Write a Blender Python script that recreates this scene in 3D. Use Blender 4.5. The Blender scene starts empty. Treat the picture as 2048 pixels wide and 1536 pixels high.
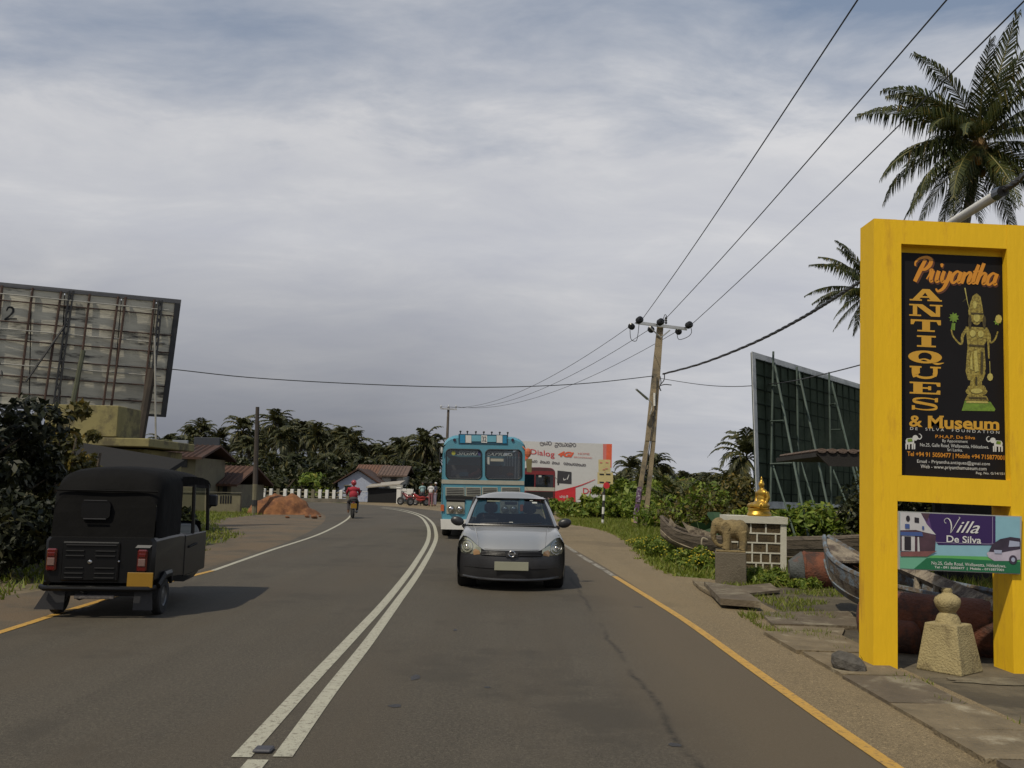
import bpy, math, random
import numpy as np
from mathutils import Vector, Matrix, noise as mnoise
random.seed(7); np.random.seed(7)
R = math.radians
C = bpy.context.scene
COL = C.collection

# ------------------------------------------------------------------ camera
F, PITCH, ROLL, CAMZ = 1774.0, math.atan(204/1774.0), R(1.3), 1.6
cp, sp = math.cos(PITCH), math.sin(PITCH)
_f = Vector((0, cp, sp)); _r0 = Vector((1, 0, 0)); _u0 = Vector((0, -sp, cp))
_r = _r0*math.cos(ROLL) + _u0*math.sin(ROLL)
_u = _u0*math.cos(ROLL) - _r0*math.sin(ROLL)
cam_data = bpy.data.cameras.new('camera'); cam = bpy.data.objects.new('camera', cam_data); COL.objects.link(cam)
cam_data.sensor_width = 36; cam_data.lens = 36*F/2048; cam_data.clip_end = 3000; cam_data.clip_start = .05
m = Matrix((_r, _u, -_f)).transposed().to_4x4(); m.translation = (0, 0, CAMZ); cam.matrix_world = m
C.camera = cam
EYE = Vector((0, 0, CAMZ))
def ray(px, py): return _r*((px-1024)/F) + _u*((768-py)/F) + _f
def P(px, py, Y):                      # point seen at pixel, on the plane y = Y
    d = ray(px, py); return EYE + d*(Y/d.y)
def G(px, py, z=0.0):                  # point seen at pixel, at height z
    d = ray(px, py); return EYE + d*((z-CAMZ)/d.z)

# ------------------------------------------------------------------ light
TOSUN = Vector((-.45, -.55, 1.0)).normalized()
sun = bpy.data.lights.new('sun', 'SUN'); sun.energy = 3.0; sun.angle = R(.7); sun.color = (1, .91, .74)
so = bpy.data.objects.new('sun', sun); COL.objects.link(so); so.location = (0, 0, 60)
so.rotation_mode = 'QUATERNION'; so.rotation_quaternion = (-TOSUN).to_track_quat('-Z', 'Y')
C.view_settings.view_transform = 'Standard'; C.view_settings.look = 'None'
C.view_settings.exposure = 0; C.view_settings.gamma = 1; C.view_settings.use_curve_mapping = False
w = bpy.data.worlds.new('World'); C.world = w; w.use_nodes = True
nt = w.node_tree; N = nt.nodes; L = nt.links
bg = N['Background']; bg.inputs[1].default_value = .1
sky = N.new('ShaderNodeTexSky'); sky.sky_type = 'NISHITA'; sky.sun_disc = False
sky.sun_elevation = math.asin(TOSUN.z); sky.sun_rotation = math.atan2(TOSUN.x, TOSUN.y)
sky.dust_density = 2.0
def vm(op, a, b=None):
    n = N.new('ShaderNodeMath'); n.operation = op
    for i, v in enumerate((a, b)):
        if v is None: continue
        if isinstance(v, (int, float)): n.inputs[i].default_value = v
        else: L.new(v, n.inputs[i])
    return n.outputs[0]
tc = N.new('ShaderNodeTexCoord'); sep = N.new('ShaderNodeSeparateXYZ'); L.new(tc.outputs['Generated'], sep.inputs[0])
zz = vm('ADD', vm('MAXIMUM', sep.outputs[2], 0.0), .22)
cx = vm('DIVIDE', sep.outputs[0], zz); cy = vm('DIVIDE', sep.outputs[1], zz)
cmb = N.new('ShaderNodeCombineXYZ'); L.new(cx, cmb.inputs[0]); L.new(cy, cmb.inputs[1])
def wn(scale, det, rough, dist, off, sy=1.0):
    mp = N.new('ShaderNodeMapping'); L.new(cmb.outputs[0], mp.inputs[0]); mp.inputs[1].default_value = off; mp.inputs[3].default_value = (1, sy, 1); mp.inputs[2].default_value = (0, 0, R(-14))
    t = N.new('ShaderNodeTexNoise'); L.new(mp.outputs[0], t.inputs['Vector'])
    t.inputs['Scale'].default_value = scale; t.inputs['Detail'].default_value = det; t.inputs['Roughness'].default_value = rough; t.inputs['Distortion'].default_value = dist
    return t.outputs[0]
def wramp(v, stops):
    r = N.new('ShaderNodeValToRGB'); L.new(v, r.inputs[0])
    e = r.color_ramp.elements
    while len(e) < len(stops): e.new(.5)
    for k, (p, c) in enumerate(stops):
        e[k].position = p; e[k].color = (*c, 1) if len(c) == 3 else c
    return r.outputs[0]
n1 = wn(.8, 6, .5, .25, (3.1, 1.7, 0), 2.0)
n2 = wn(2.4, 8, .60, .35, (7.4, 2.2, 0), 1.7)
n3 = wn(.42, 2, .5, .2, (1.5, 9.3, 0))
mixv = vm('ADD', vm('MULTIPLY', n1, .6), vm('MULTIPLY', n2, .4))
gapv = vm('MULTIPLY', vm('MULTIPLY', vm('MAXIMUM', vm('SUBTRACT', sep.outputs[0], .06), 0.0), vm('MAXIMUM', vm('SUBTRACT', sep.outputs[2], .2), 0.0)), 2.2)
cov = wramp(vm('ADD', vm('SUBTRACT', mixv, gapv), vm('MULTIPLY', vm('SUBTRACT', .43, sep.outputs[2]), .9)), [(.28, (0, 0, 0)), (.52, (1, 1, 1))])
shade = wramp(vm('ADD', vm('MULTIPLY', n2, .55), vm('MULTIPLY', n3, .45)), [(.36, (5.2, 5.35, 5.9)), (.50, (5.9, 6.0, 6.35)), (.62, (6.9, 6.9, 7.05))])
# sky colour darkened low on the left, imitating lens darkening there
left_dim = vm('MULTIPLY', wramp(vm('ADD', sep.outputs[0], vm('MULTIPLY', n3, .3)), [(.0, (1, 1, 1)), (.50, (0, 0, 0))]), wramp(sep.outputs[2], [(.05, (1, 1, 1)), (.26, (.12, .12, .12))]))
def wmix(f, a, b):
    n = N.new('ShaderNodeMix'); n.data_type = 'RGBA'
    if isinstance(f, (int, float)): n.inputs[0].default_value = f
    else: L.new(f, n.inputs[0])
    for i, v in ((6, a), (7, b)):
        if isinstance(v, tuple): n.inputs[i].default_value = (*v, 1)
        else: L.new(v, n.inputs[i])
    return n.outputs[2]
hz_ = wramp(sep.outputs[2], [(0.0, (1, 1, 1)), (.22, (0, 0, 0))])
blue = wmix(.72, sky.outputs[0], (2.5, 3.1, 4.1))
c1 = wmix(cov, blue, shade)
c2 = wmix(vm('MULTIPLY', hz_, .45), c1, (4.9, 5.1, 5.6))
c3 = wmix(vm('MULTIPLY', left_dim, .8), c2, (1.35, 1.45, 1.75))
L.new(c3, bg.inputs[0])

# ------------------------------------------------------------------ materials
MATS = {}
def _nodes(name):
    mt = bpy.data.materials.new(name); mt.use_nodes = True
    return mt, mt.node_tree.nodes, mt.node_tree.links, mt.node_tree.nodes['Principled BSDF']
def M(name, col, rough=.75, metal=0, var=.15, scale=3, bump=.1, bscale=60, col2=None, amt=.5, s2=1.5, stretch=None, coat=0, spec=.5, dirt=0):
    if name in MATS: return MATS[name]
    mt, n, l, b = _nodes(name)
    tc = n.new('ShaderNodeTexCoord'); src = tc.outputs['Object']
    if stretch:
        mp = n.new('ShaderNodeMapping'); l.new(src, mp.inputs[0]); mp.inputs[3].default_value = stretch; src = mp.outputs[0]
    t = n.new('ShaderNodeTexNoise'); l.new(src, t.inputs['Vector']); t.inputs['Scale'].default_value = scale; t.inputs['Detail'].default_value = 8; t.inputs['Roughness'].default_value = .65
    mr = n.new('ShaderNodeMapRange'); l.new(t.outputs[0], mr.inputs[0]); mr.inputs[1].default_value = .3; mr.inputs[2].default_value = .7
    mx = n.new('ShaderNodeMix'); mx.data_type = 'RGBA'; l.new(mr.outputs[0], mx.inputs[0])
    mx.inputs[6].default_value = (*[c*(1-var) for c in col], 1); mx.inputs[7].default_value = (*[min(1, c*(1+var)) for c in col], 1)
    out = mx.outputs[2]
    if col2:
        t2 = n.new('ShaderNodeTexNoise'); l.new(src, t2.inputs['Vector']); t2.inputs['Scale'].default_value = s2; t2.inputs['Detail'].default_value = 9; t2.inputs['Roughness'].default_value = .7
        m2 = n.new('ShaderNodeMapRange'); l.new(t2.outputs[0], m2.inputs[0]); m2.inputs[1].default_value = .62-amt*.3; m2.inputs[2].default_value = .70-amt*.22
        x2 = n.new('ShaderNodeMix'); x2.data_type = 'RGBA'; l.new(m2.outputs[0], x2.inputs[0]); l.new(out, x2.inputs[6]); x2.inputs[7].default_value = (*col2, 1); out = x2.outputs[2]
    l.new(out, b.inputs['Base Color'])
    b.inputs['Roughness'].default_value = rough; b.inputs['Metallic'].default_value = metal
    b.inputs['Specular IOR Level'].default_value = spec
    if coat: b.inputs['Coat Weight'].default_value = coat; b.inputs['Coat Roughness'].default_value = .08
    if bump:
        t3 = n.new('ShaderNodeTexNoise'); l.new(src, t3.inputs['Vector']); t3.inputs['Scale'].default_value = bscale; t3.inputs['Detail'].default_value = 5
        bp = n.new('ShaderNodeBump'); l.new(t3.outputs[0], bp.inputs['Height']); bp.inputs['Strength'].default_value = min(1, bump*2); bp.inputs['Distance'].default_value = .02
        l.new(bp.outputs[0], b.inputs['Normal'])
    MATS[name] = mt; return mt
def leafmat(name, c1, c2, c3=None, trans=.3):
    if name in MATS: return MATS[name]
    mt, n, l, b = _nodes(name)
    g = n.new('ShaderNodeNewGeometry')
    r = n.new('ShaderNodeValToRGB'); l.new(g.outputs['Random Per Island'], r.inputs[0])
    r.color_ramp.elements[0].color = (*c1, 1); r.color_ramp.elements[1].color = (*c2, 1); r.color_ramp.elements[1].position = .88
    if c3: e = r.color_ramp.elements.new(.97); e.color = (*c3, 1)
    l.new(r.outputs[0], b.inputs['Base Color']); b.inputs['Roughness'].default_value = .55; b.inputs['Specular IOR Level'].default_value = .35
    tr = n.new('ShaderNodeBsdfTranslucent'); l.new(r.outputs[0], tr.inputs[0])
    mx = n.new('ShaderNodeMixShader'); mx.inputs[0].default_value = trans
    l.new(b.outputs[0], mx.inputs[1]); l.new(tr.outputs[0], mx.inputs[2]); l.new(mx.outputs[0], n['Material Output'].inputs[0])
    MATS[name] = mt; return mt
def glassmat(name, tint=(.35, .4, .42), refl=.12):
    if name in MATS: return MATS[name]
    mt, n, l, b = _nodes(name)
    tr = n.new('ShaderNodeBsdfTransparent'); tr.inputs[0].default_value = (*tint, 1)
    gl = n.new('ShaderNodeBsdfGlossy'); gl.inputs['Roughness'].default_value = .03
    fr = n.new('ShaderNodeFresnel'); fr.inputs[0].default_value = 1.45
    ad = n.new('ShaderNodeMath'); ad.operation = 'ADD'; ad.use_clamp = True; ad.inputs[1].default_value = refl; l.new(fr.outputs[0], ad.inputs[0])
    mx = n.new('ShaderNodeMixShader'); l.new(ad.outputs[0], mx.inputs[0]); l.new(tr.outputs[0], mx.inputs[1]); l.new(gl.outputs[0], mx.inputs[2])
    l.new(mx.outputs[0], n['Material Output'].inputs[0]); MATS[name] = mt; return mt

# ------------------------------------------------------------------ mesh builder
def basis(o):
    mtx = o.matrix_basis.copy()
    while o.parent: o = o.parent; mtx = o.matrix_basis @ mtx
    return mtx
class MB:
    def __init__(s, T=None): s.v = []; s.f = []; s.T = T
    def add(s, vs, fs):
        k = len(s.v)
        if s.T is not None: vs = [s.T @ Vector(v) for v in vs]
        s.v += [tuple(v) for v in vs]; s.f += [tuple(i+k for i in f) for f in fs]; return s
    def box(s, c, d, rz=0, ry=0, rx=0):
        h = [x/2 for x in d]; m = Matrix.Rotation(rz, 3, 'Z') @ Matrix.Rotation(ry, 3, 'Y') @ Matrix.Rotation(rx, 3, 'X')
        vs = [Vector(c) + m @ Vector((x*h[0], y*h[1], z*h[2])) for x in (-1, 1) for y in (-1, 1) for z in (-1, 1)]
        return s.add(vs, [(0, 1, 3, 2), (4, 6, 7, 5), (0, 4, 5, 1), (2, 3, 7, 6), (0, 2, 6, 4), (1, 5, 7, 3)])
    def bbox(s, c, d, b=.01, rz=0):            # box with chamfered edges
        m = Matrix.Rotation(rz, 3, 'Z'); h = [x/2 for x in d]; b = min(b, min(h)*.9); vs = []; fs = []
        idx = {}
        for sx in (-1, 1):
            for sy in (-1, 1):
                for sz in (-1, 1):
                    for ax in range(3):
                        q = [sx*(h[0]-b), sy*(h[1]-b), sz*(h[2]-b)]; q[ax] = (sx, sy, sz)[ax]*h[ax]
                        idx[(sx, sy, sz, ax)] = len(vs); vs.append(Vector(c) + m @ Vector(q))
        S = (-1, 1)
        for ax in range(3):
            o = [i for i in range(3) if i != ax]
            for sg in S:
                def k(a, bb): t = [0, 0, 0]; t[ax] = sg; t[o[0]] = a; t[o[1]] = bb; return idx[(*t, ax)]
                q = (k(-1, -1), k(1, -1), k(1, 1), k(-1, 1)); fs.append(q)
            for a in S:
                for bb in S:
                    def e(t0, w): t = [0, 0, 0]; t[ax] = t0; t[o[0]] = a; t[o[1]] = bb; return idx[(*t, w)]
                    fs.append((e(-1, o[0]), e(1, o[0]), e(1, o[1]), e(-1, o[1])))
        for sx in S:
            for sy in S:
                for sz in S: fs.append((idx[(sx, sy, sz, 0)], idx[(sx, sy, sz, 1)], idx[(sx, sy, sz, 2)]))
        return s.add(vs, fs)
    def tube(s, pts, rad, n=10, caps=True, flat=1.0):
        pts = [Vector(p) for p in pts]
        if not isinstance(rad, (list, tuple)): rad = [rad]*len(pts)
        vs = []; fs = []; ref = None
        for i, p in enumerate(pts):
            t = (pts[min(i+1, len(pts)-1)]-pts[max(i-1, 0)]).normalized()
            if ref is None:
                ref = Vector((0, 0, 1)) if abs(t.z) < .9 else Vector((1, 0, 0))
            a = t.cross(ref).normalized(); b = a.cross(t).normalized(); ref = b
            for k in range(n):
                an = 2*math.pi*k/n; vs.append(p + a*math.cos(an)*rad[i] + b*math.sin(an)*rad[i]*flat)
        for i in range(len(pts)-1):
            for k in range(n):
                fs.append((i*n+k, i*n+(k+1) % n, (i+1)*n+(k+1) % n, (i+1)*n+k))
        if caps: fs.append(tuple(range(n-1, -1, -1))); fs.append(tuple((len(pts)-1)*n+k for k in range(n)))
        return s.add(vs, fs)
    def cyl(s, a, b, r, n=12, r2=None): return s.tube([a, b], [r, r if r2 is None else r2], n)
    def lathe(s, prof, c=(0, 0, 0), n=20, axis='z', caps=True, sx=1, sy=1):
        vs = []; fs = []; c = Vector(c)
        for r, z in prof:
            for k in range(n):
                a = 2*math.pi*k/n; x, y = r*math.cos(a)*sx, r*math.sin(a)*sy
                vs.append(c + Vector({'z': (x, y, z), 'x': (z, x, y), 'y': (x, z, y)}[axis]))
        for i in range(len(prof)-1):
            for k in range(n): fs.append((i*n+k, i*n+(k+1) % n, (i+1)*n+(k+1) % n, (i+1)*n+k))
        if caps: fs.append(tuple(range(n-1, -1, -1))); fs.append(tuple((len(prof)-1)*n+k for k in range(n)))
        return s.add(vs, fs)
    def ell(s, c, r, n=16, rot=None):
        prof = [(math.sin(math.pi*i/(n//2)), -math.cos(math.pi*i/(n//2))) for i in range(n//2+1)]
        prof[0] = (.01, -1); prof[-1] = (.01, 1)
        vs = []; fs = []; m = rot or Matrix.Identity(3); c = Vector(c)
        for q, z in prof:
            for k in range(n):
                a = 2*math.pi*k/n; vs.append(c + m @ Vector((q*math.cos(a)*r[0], q*math.sin(a)*r[1], z*r[2])))
        for i in range(len(prof)-1):
            for k in range(n): fs.append((i*n+k, i*n+(k+1) % n, (i+1)*n+(k+1) % n, (i+1)*n+k))
        fs.append(tuple(range(n-1, -1, -1))); fs.append(tuple((len(prof)-1)*n+k for k in range(n)))
        return s.add(vs, fs)
    def poly(s, pts): return s.add(pts, [tuple(range(len(pts)))])
    def grid(s, rows, thick=None, closed=False):   # rows of points -> quads; thick: offset vector for a back sheet
        n = len(rows[0]); vs = [p for r in rows for p in r]; fs = []
        for i in range(len(rows)-1):
            for k in range(n-1 if not closed else n):
                k2 = (k+1) % n; fs.append((i*n+k, i*n+k2, (i+1)*n+k2, (i+1)*n+k))
        if thick is not None:
            t = Vector(thick); m = len(vs); vs = list(vs)+[Vector(p)+t for p in vs]
            fs += [tuple(reversed([i+m for i in f])) for f in fs]
            nr = len(rows)
            for k in range(n-1): fs.append((k, k+m, k+1+m, k+1)); a = (nr-1)*n+k; fs.append((a, a+1, a+1+m, a+m))
            for i in range(nr-1): fs.append((i*n, (i+1)*n, (i+1)*n+m, i*n+m)); a = i*n+n-1; fs.append((a, a+m, a+n+m, a+n))
        return s.add(vs, fs)
    def prism(s, poly, ext):                    # polygon (list of points) extruded by vector ext
        n = len(poly); e = Vector(ext); vs = [Vector(p) for p in poly] + [Vector(p)+e for p in poly]
        fs = [tuple(range(n)), tuple(range(2*n-1, n-1, -1))] + [(i, i+n, (i+1) % n+n, (i+1) % n) for i in range(n)]
        return s.add(vs, fs)
    def build(s, name, mat=None, parent=None, world=False, smooth=False, label=None, kind=None, fix=True):
        me = bpy.data.meshes.new(name); vs = s.v
        if world and parent is not None:
            inv = basis(parent).inverted(); vs = [tuple(inv @ Vector(v)) for v in vs]
        me.from_pydata(vs, [], s.f)
        if fix and len(s.f) < 30000:
            import bmesh
            bm = bmesh.new(); bm.from_mesh(me); bmesh.ops.recalc_face_normals(bm, faces=bm.faces); bm.to_mesh(me); bm.free()
        return link(name, me, mat, parent, smooth, label, kind)
def link(name, me, mat=None, parent=None, smooth=False, label=None, kind=None):
    if mat is not None and not len(me.materials): me.materials.append(mat)
    if smooth:
        me.polygons.foreach_set('use_smooth', [True]*len(me.polygons))
        try: me.set_sharp_from_angle(angle=R(42 if smooth is True else smooth))
        except Exception: pass
    o = bpy.data.objects.new(name, me); COL.objects.link(o)
    if parent is not None: o.parent = parent
    if label: o['label'] = label
    if kind: o['kind'] = kind
    return o
def npmesh(name, V, Fq, mat=None, smooth=False):       # V (n,3), Fq (m,k) arrays -> mesh data
    me = bpy.data.meshes.new(name); V = np.asarray(V, dtype=np.float32); Fq = np.asarray(Fq, dtype=np.int32); k = Fq.shape[1]
    me.vertices.add(len(V)); me.vertices.foreach_set('co', V.ravel())
    me.loops.add(Fq.size); me.loops.foreach_set('vertex_index', Fq.ravel())
    me.polygons.add(len(Fq)); me.polygons.foreach_set('loop_start', np.arange(0, Fq.size, k, dtype=np.int32))
    me.update(calc_edges=True); me.validate()
    if mat: me.materials.append(mat)
    return me
def thing(name, label, cat, loc=(0, 0, 0), rz=0, group=None, rot=None):
    o = bpy.data.objects.new(name, None); COL.objects.link(o); o.location = loc
    o.rotation_euler = rot if rot else (0, 0, rz); o.empty_display_size = .2
    o['label'] = label; o['category'] = cat
    if group: o['group'] = group
    return o
def tag(o, label, cat, group=None):
    o['label'] = label; o['category'] = cat
    if group: o['group'] = group
    return o
def struct(o, kind='structure'): o['kind'] = kind; return o
def dup(root, loc, rz=None, label=None, rot=None, scale=None):
    r = root.copy(); COL.objects.link(r); r.location = loc
    if rot: r.rotation_euler = rot
    elif rz is not None: r.rotation_euler = (0, 0, rz)
    if scale: r.scale = scale if isinstance(scale, tuple) else (scale,)*3
    if label: r['label'] = label
    for ch in list(root.children):
        c = ch.copy(); COL.objects.link(c); c.parent = r
        for g in ch.children: d = g.copy(); COL.objects.link(d); d.parent = c
    return r
def blob(name, mb, mat, parent=None, voxel=.02, smooth_it=4, label=None, world=False):
    """union of closed shapes, remeshed into ONE continuous smooth surface"""
    o = mb.build(name+'_src', None, None, fix=True)
    r = o.modifiers.new('r', 'REMESH'); r.mode = 'VOXEL'; r.voxel_size = voxel
    sm = o.modifiers.new('s', 'SMOOTH'); sm.iterations = smooth_it; sm.factor = .5
    dg = bpy.context.evaluated_depsgraph_get(); me = bpy.data.meshes.new_from_object(o.evaluated_get(dg)); me.name = name
    if world and parent is not None: me.transform(basis(parent).inverted())
    bpy.data.objects.remove(o)
    me.polygons.foreach_set('use_smooth', [True]*len(me.polygons))
    return link(name, me, mat, parent, False, label)

# ------------------------------------------------------------------ flat print helpers
class Plane:
    """a flat face in the place; uv(px,py) = where a sight line meets it"""
    def __init__(s, O, u, v): s.O = Vector(O); s.u = Vector(u).normalized(); s.n = s.u.cross(Vector(v)).normalized(); s.v = s.n.cross(s.u).normalized()
    def hit(s, px, py): d = ray(px, py); return EYE + d*((s.O-EYE).dot(s.n)/d.dot(s.n))
    def uv(s, px, py): p = s.hit(px, py)-s.O; return (p.dot(s.u), p.dot(s.v))
    def pt(s, u, v, h=0): return s.O + s.u*u + s.v*v + s.n*h
    def mat(s, h=0): m = Matrix((s.u, s.v, s.n)).transposed().to_4x4(); m.translation = s.O + s.n*h; return m
_H = [0]
def hh(base):                          # every printed shape a hair above the last
    _H[0] = (_H[0]+1) % 24; return base + .00012*_H[0]
def fill(pl, pts, h, mb, px=True):
    q = [pl.uv(*p) if px else p for p in pts]; z = hh(h)
    mb.poly([pl.pt(a, b, z) for a, b in q])
def catmull(pts, n=6):
    out = []
    for i in range(len(pts)-1):
        p0 = pts[max(i-1, 0)]; p1 = pts[i]; p2 = pts[i+1]; p3 = pts[min(i+2, len(pts)-1)]
        for k in range(n):
            t = k/n; out.append(tuple(.5*((2*b)+(-a+c)*t+(2*a-5*b+4*c-d)*t*t+(-a+3*b-3*c+d)*t**3) for a, b, c, d in zip(p0, p1, p2, p3)))
    out.append(tuple(pts[-1])); return out
def stroke2(pts, wd, smooth=6):        # 2-D stroke -> list of quads
    if smooth: 
        if isinstance(wd, (list, tuple)): q = catmull([(*p, w_) for p, w_ in zip(pts, wd)], smooth); pts = [(a, b) for a, b, c in q]; wd = [c for a, b, c in q]
        else: pts = catmull(pts, smooth)
    if not isinstance(wd, (list, tuple)): wd = [wd]*len(pts)
    Ls = []; Rs = []
    for i, p in enumerate(pts):
        a = pts[max(i-1, 0)]; b = pts[min(i+1, len(pts)-1)]; dx, dy = b[0]-a[0], b[1]-a[1]; d = math.hypot(dx, dy) or 1
        nx, ny = -dy/d*wd[i]/2, dx/d*wd[i]/2; Ls.append((p[0]+nx, p[1]+ny)); Rs.append((p[0]-nx, p[1]-ny))
    return [(Ls[i], Ls[i+1], Rs[i+1], Rs[i]) for i in range(len(pts)-1)]
def strokes(pl, paths, h, mb, tf=lambda x, y: (x, y), smooth=6):
    for pts, wd in paths:
        z = hh(h)
        for q in stroke2(pts, wd, smooth): mb.poly([pl.pt(*tf(*p), z) for p in q])
def textmesh(s, shear=0, offset=0, spacing=1):
    cu = bpy.data.curves.new('t', 'FONT'); cu.body = s; cu.shear = shear; cu.offset = offset; cu.resolution_u = 3; cu.space_character = spacing
    o = bpy.data.objects.new('t', cu); COL.objects.link(o)
    dg = bpy.context.evaluated_depsgraph_get(); dg.update(); me = bpy.data.meshes.new_from_object(o.evaluated_get(dg))
    V = [tuple(v.co) for v in me.vertices]; Fs = [tuple(p.vertices) for p in me.polygons]
    bpy.data.objects.remove(o); bpy.data.curves.remove(cu); return V, Fs
def text(pl, s, box, h, mb, shear=0, offset=0, spacing=1, px=True):
    """lettering stretched into box = (left,top,right,bottom) or a quad TL,TR,BR,BL"""
    V, Fs = textmesh(s, shear, offset, spacing)
    x0 = min(v[0] for v in V); x1 = max(v[0] for v in V); y0 = min(v[1] for v in V); y1 = max(v[1] for v in V)
    if len(box) == 4 and not isinstance(box[0], (tuple, list)):
        a, b, c, d = box; q = [(a, b), (c, b), (c, d), (a, d)]
    else: q = box
    q = [pl.uv(*p) if px else p for p in q]; z = hh(h); out = []
    for v in V:
        s_ = (v[0]-x0)/(x1-x0 or 1); t = (y1-v[1])/(y1-y0 or 1)
        u_ = [(q[0][i]*(1-s_)+q[1][i]*s_)*(1-t)+(q[3][i]*(1-s_)+q[2][i]*s_)*t for i in (0, 1)]
        out.append(pl.pt(u_[0], u_[1], z))
    mb.add(out, Fs)

# ================================================================== GROUND, ROAD
def asphalt(name, base, brown, seam=False):
    mt, n, l, b = _nodes(name); tc = n.new('ShaderNodeTexCoord')
    def no(sc, det, stretch=None, rough=.6):
        src = tc.outputs['Object']
        if stretch: mp = n.new('ShaderNodeMapping'); l.new(src, mp.inputs[0]); mp.inputs[3].default_value = stretch; src = mp.outputs[0]
        t = n.new('ShaderNodeTexNoise'); l.new(src, t.inputs['Vector']); t.inputs['Scale'].default_value = sc; t.inputs['Detail'].default_value = det; t.inputs['Roughness'].default_value = rough; return t.outputs[0]
    def rmp(v, a, c): r = n.new('ShaderNodeMapRange'); l.new(v, r.inputs[0]); r.inputs[1].default_value = a; r.inputs[2].default_value = c; return r.outputs[0]
    def mix(f, a, c):
        x = n.new('ShaderNodeMix'); x.data_type = 'RGBA'; l.new(f, x.inputs[0])
        for i, v in ((6, a), (7, c)):
            if isinstance(v, tuple): x.inputs[i].default_value = (*v, 1)
            else: l.new(v, x.inputs[i])
        return x.outputs[2]
    c = mix(rmp(no(.35, 6, rough=.7), .35, .65), tuple(x*.78 for x in base), tuple(x*1.18 for x in base))
    c = mix(rmp(no(1.3, 6, (1.6, .06, 1)), .46, .66), c, tuple(x*.80 for x in base))
    c = mix(rmp(no(30, 4, rough=.85), .50, .66), c, tuple(x*1.75 for x in base))
    c = mix(rmp(no(55, 3, rough=.9), .54, .66), c, tuple(x*2.3 for x in base))
    c = mix(rmp(no(42, 3, rough=.9), .56, .64), c, tuple(x*.35 for x in base))
    c = mix(rmp(no(.22, 7, rough=.75), .52, .58), c, tuple(x*.80 for x in base))
    c = mix(rmp(no(.9, 4, (1, .12, 1)), .48, .72), c, brown)
    sp_ = no(140, 3, rough=.8); c = mix(rmp(sp_, .54, .72), c, tuple(min(1, x*3.0) for x in base))
    c = mix(rmp(no(95, 2), .60, .70), c, tuple(x*.45 for x in base))
    c = mix(rmp(no(3.2, 7, rough=.75), .66, .72), c, tuple(x*.55 for x in base))
    if seam:
        sx = n.new('ShaderNodeSeparateXYZ'); l.new(tc.outputs['Object'], sx.inputs[0])
        def mth(op, a, c2):
            q = n.new('ShaderNodeMath'); q.operation = op
            for i, v in enumerate((a, c2)):
                if isinstance(v, (int, float)): q.inputs[i].default_value = v
                elif v is not None: l.new(v, q.inputs[i])
            return q.outputs[0]
        rs3 = n.new('ShaderNodeMapRange'); l.new(mth('ADD', sx.outputs[0], mth('MULTIPLY', no(.6, 6), .5)), rs3.inputs[0]); rs3.inputs[1].default_value = 1.15; rs3.inputs[2].default_value = 1.9
        c = mix(mth('MULTIPLY', rs3.outputs[0], .75), c, tuple(x*k for x, k in zip(brown, (1.55, 1.5, 1.4))))
        for x0, wd, amp in ((1.12, .012, .28), (2.52, .02, .22)):
            wob = mth('MULTIPLY', mth('SUBTRACT', no(.8, 6, (.2, 1, 1)), .5), amp)
            dd = mth('ABSOLUTE', mth('ADD', mth('SUBTRACT', sx.outputs[0], x0), wob), 0)
            gate = rmp(no(.5, 3, (.1, 1, 1)), .40, .50)
            rr = n.new('ShaderNodeMapRange'); l.new(dd, rr.inputs[0]); rr.inputs[1].default_value = wd*3.6; rr.inputs[2].default_value = wd*.3
            c = mix(mth('MULTIPLY', mth('MULTIPLY', rr.outputs[0], gate), rmp(no(14, 5, rough=.8), .38, .58)), c, tuple(x*.42 for x in base))
    l.new(c, b.inputs['Base Color']); b.inputs['Roughness'].default_value = .82; b.inputs['Specular IOR Level'].default_value = .35
    bp = n.new('ShaderNodeBump'); l.new(sp_, bp.inputs['Height']); bp.inputs['Strength'].default_value = .55; bp.inputs['Distance'].default_value = .006
    l.new(bp.outputs[0], b.inputs['Normal']); return mt
mRoad = asphalt('asphalt', (.061, .052, .038), (.069, .055, .037), True)
mShoulder = asphalt('shoulder_asphalt', (.155, .118, .066), (.175, .130, .070))
mGround = M('ground_soil', (.055, .060, .018), .95, var=.3, scale=.8, bump=.4, bscale=9, col2=(.15, .115, .07), amt=.55, s2=.25)
mDirt = M('yard_dirt', (.065, .052, .032), .95, var=.3, scale=1.6, bump=.4, bscale=30, col2=(.13, .105, .065), amt=.5, s2=.9)
mWhiteLine = M('road_paint_white', (.40, .385, .30), .65, var=.10, scale=8, bump=.3, bscale=120, col2=(.19, .17, .13), amt=.34, s2=26)
mWornLine = M('road_paint_worn', (.36, .34, .28), .7, var=.1, scale=8, bump=.1, bscale=120, col2=(.13, .11, .08), amt=.75, s2=9)
mYellowLine = M('road_paint_yellow', (.50, .29, .055), .65, var=.1, scale=8, bump=.3, bscale=120, col2=(.24, .15, .06), amt=.34, s2=24)

g = MB(); S_ = 1400
rows = []
ys = [-60, -20, 0, 20, 60, 120, 240, 480, S_]
for y in ys: rows.append([(x, y, -.03) for x in (-S_, -300, -100, -30, 0, 30, 100, 300, S_)])
g.grid(rows); struct(g.build('ground', mGround))

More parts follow.
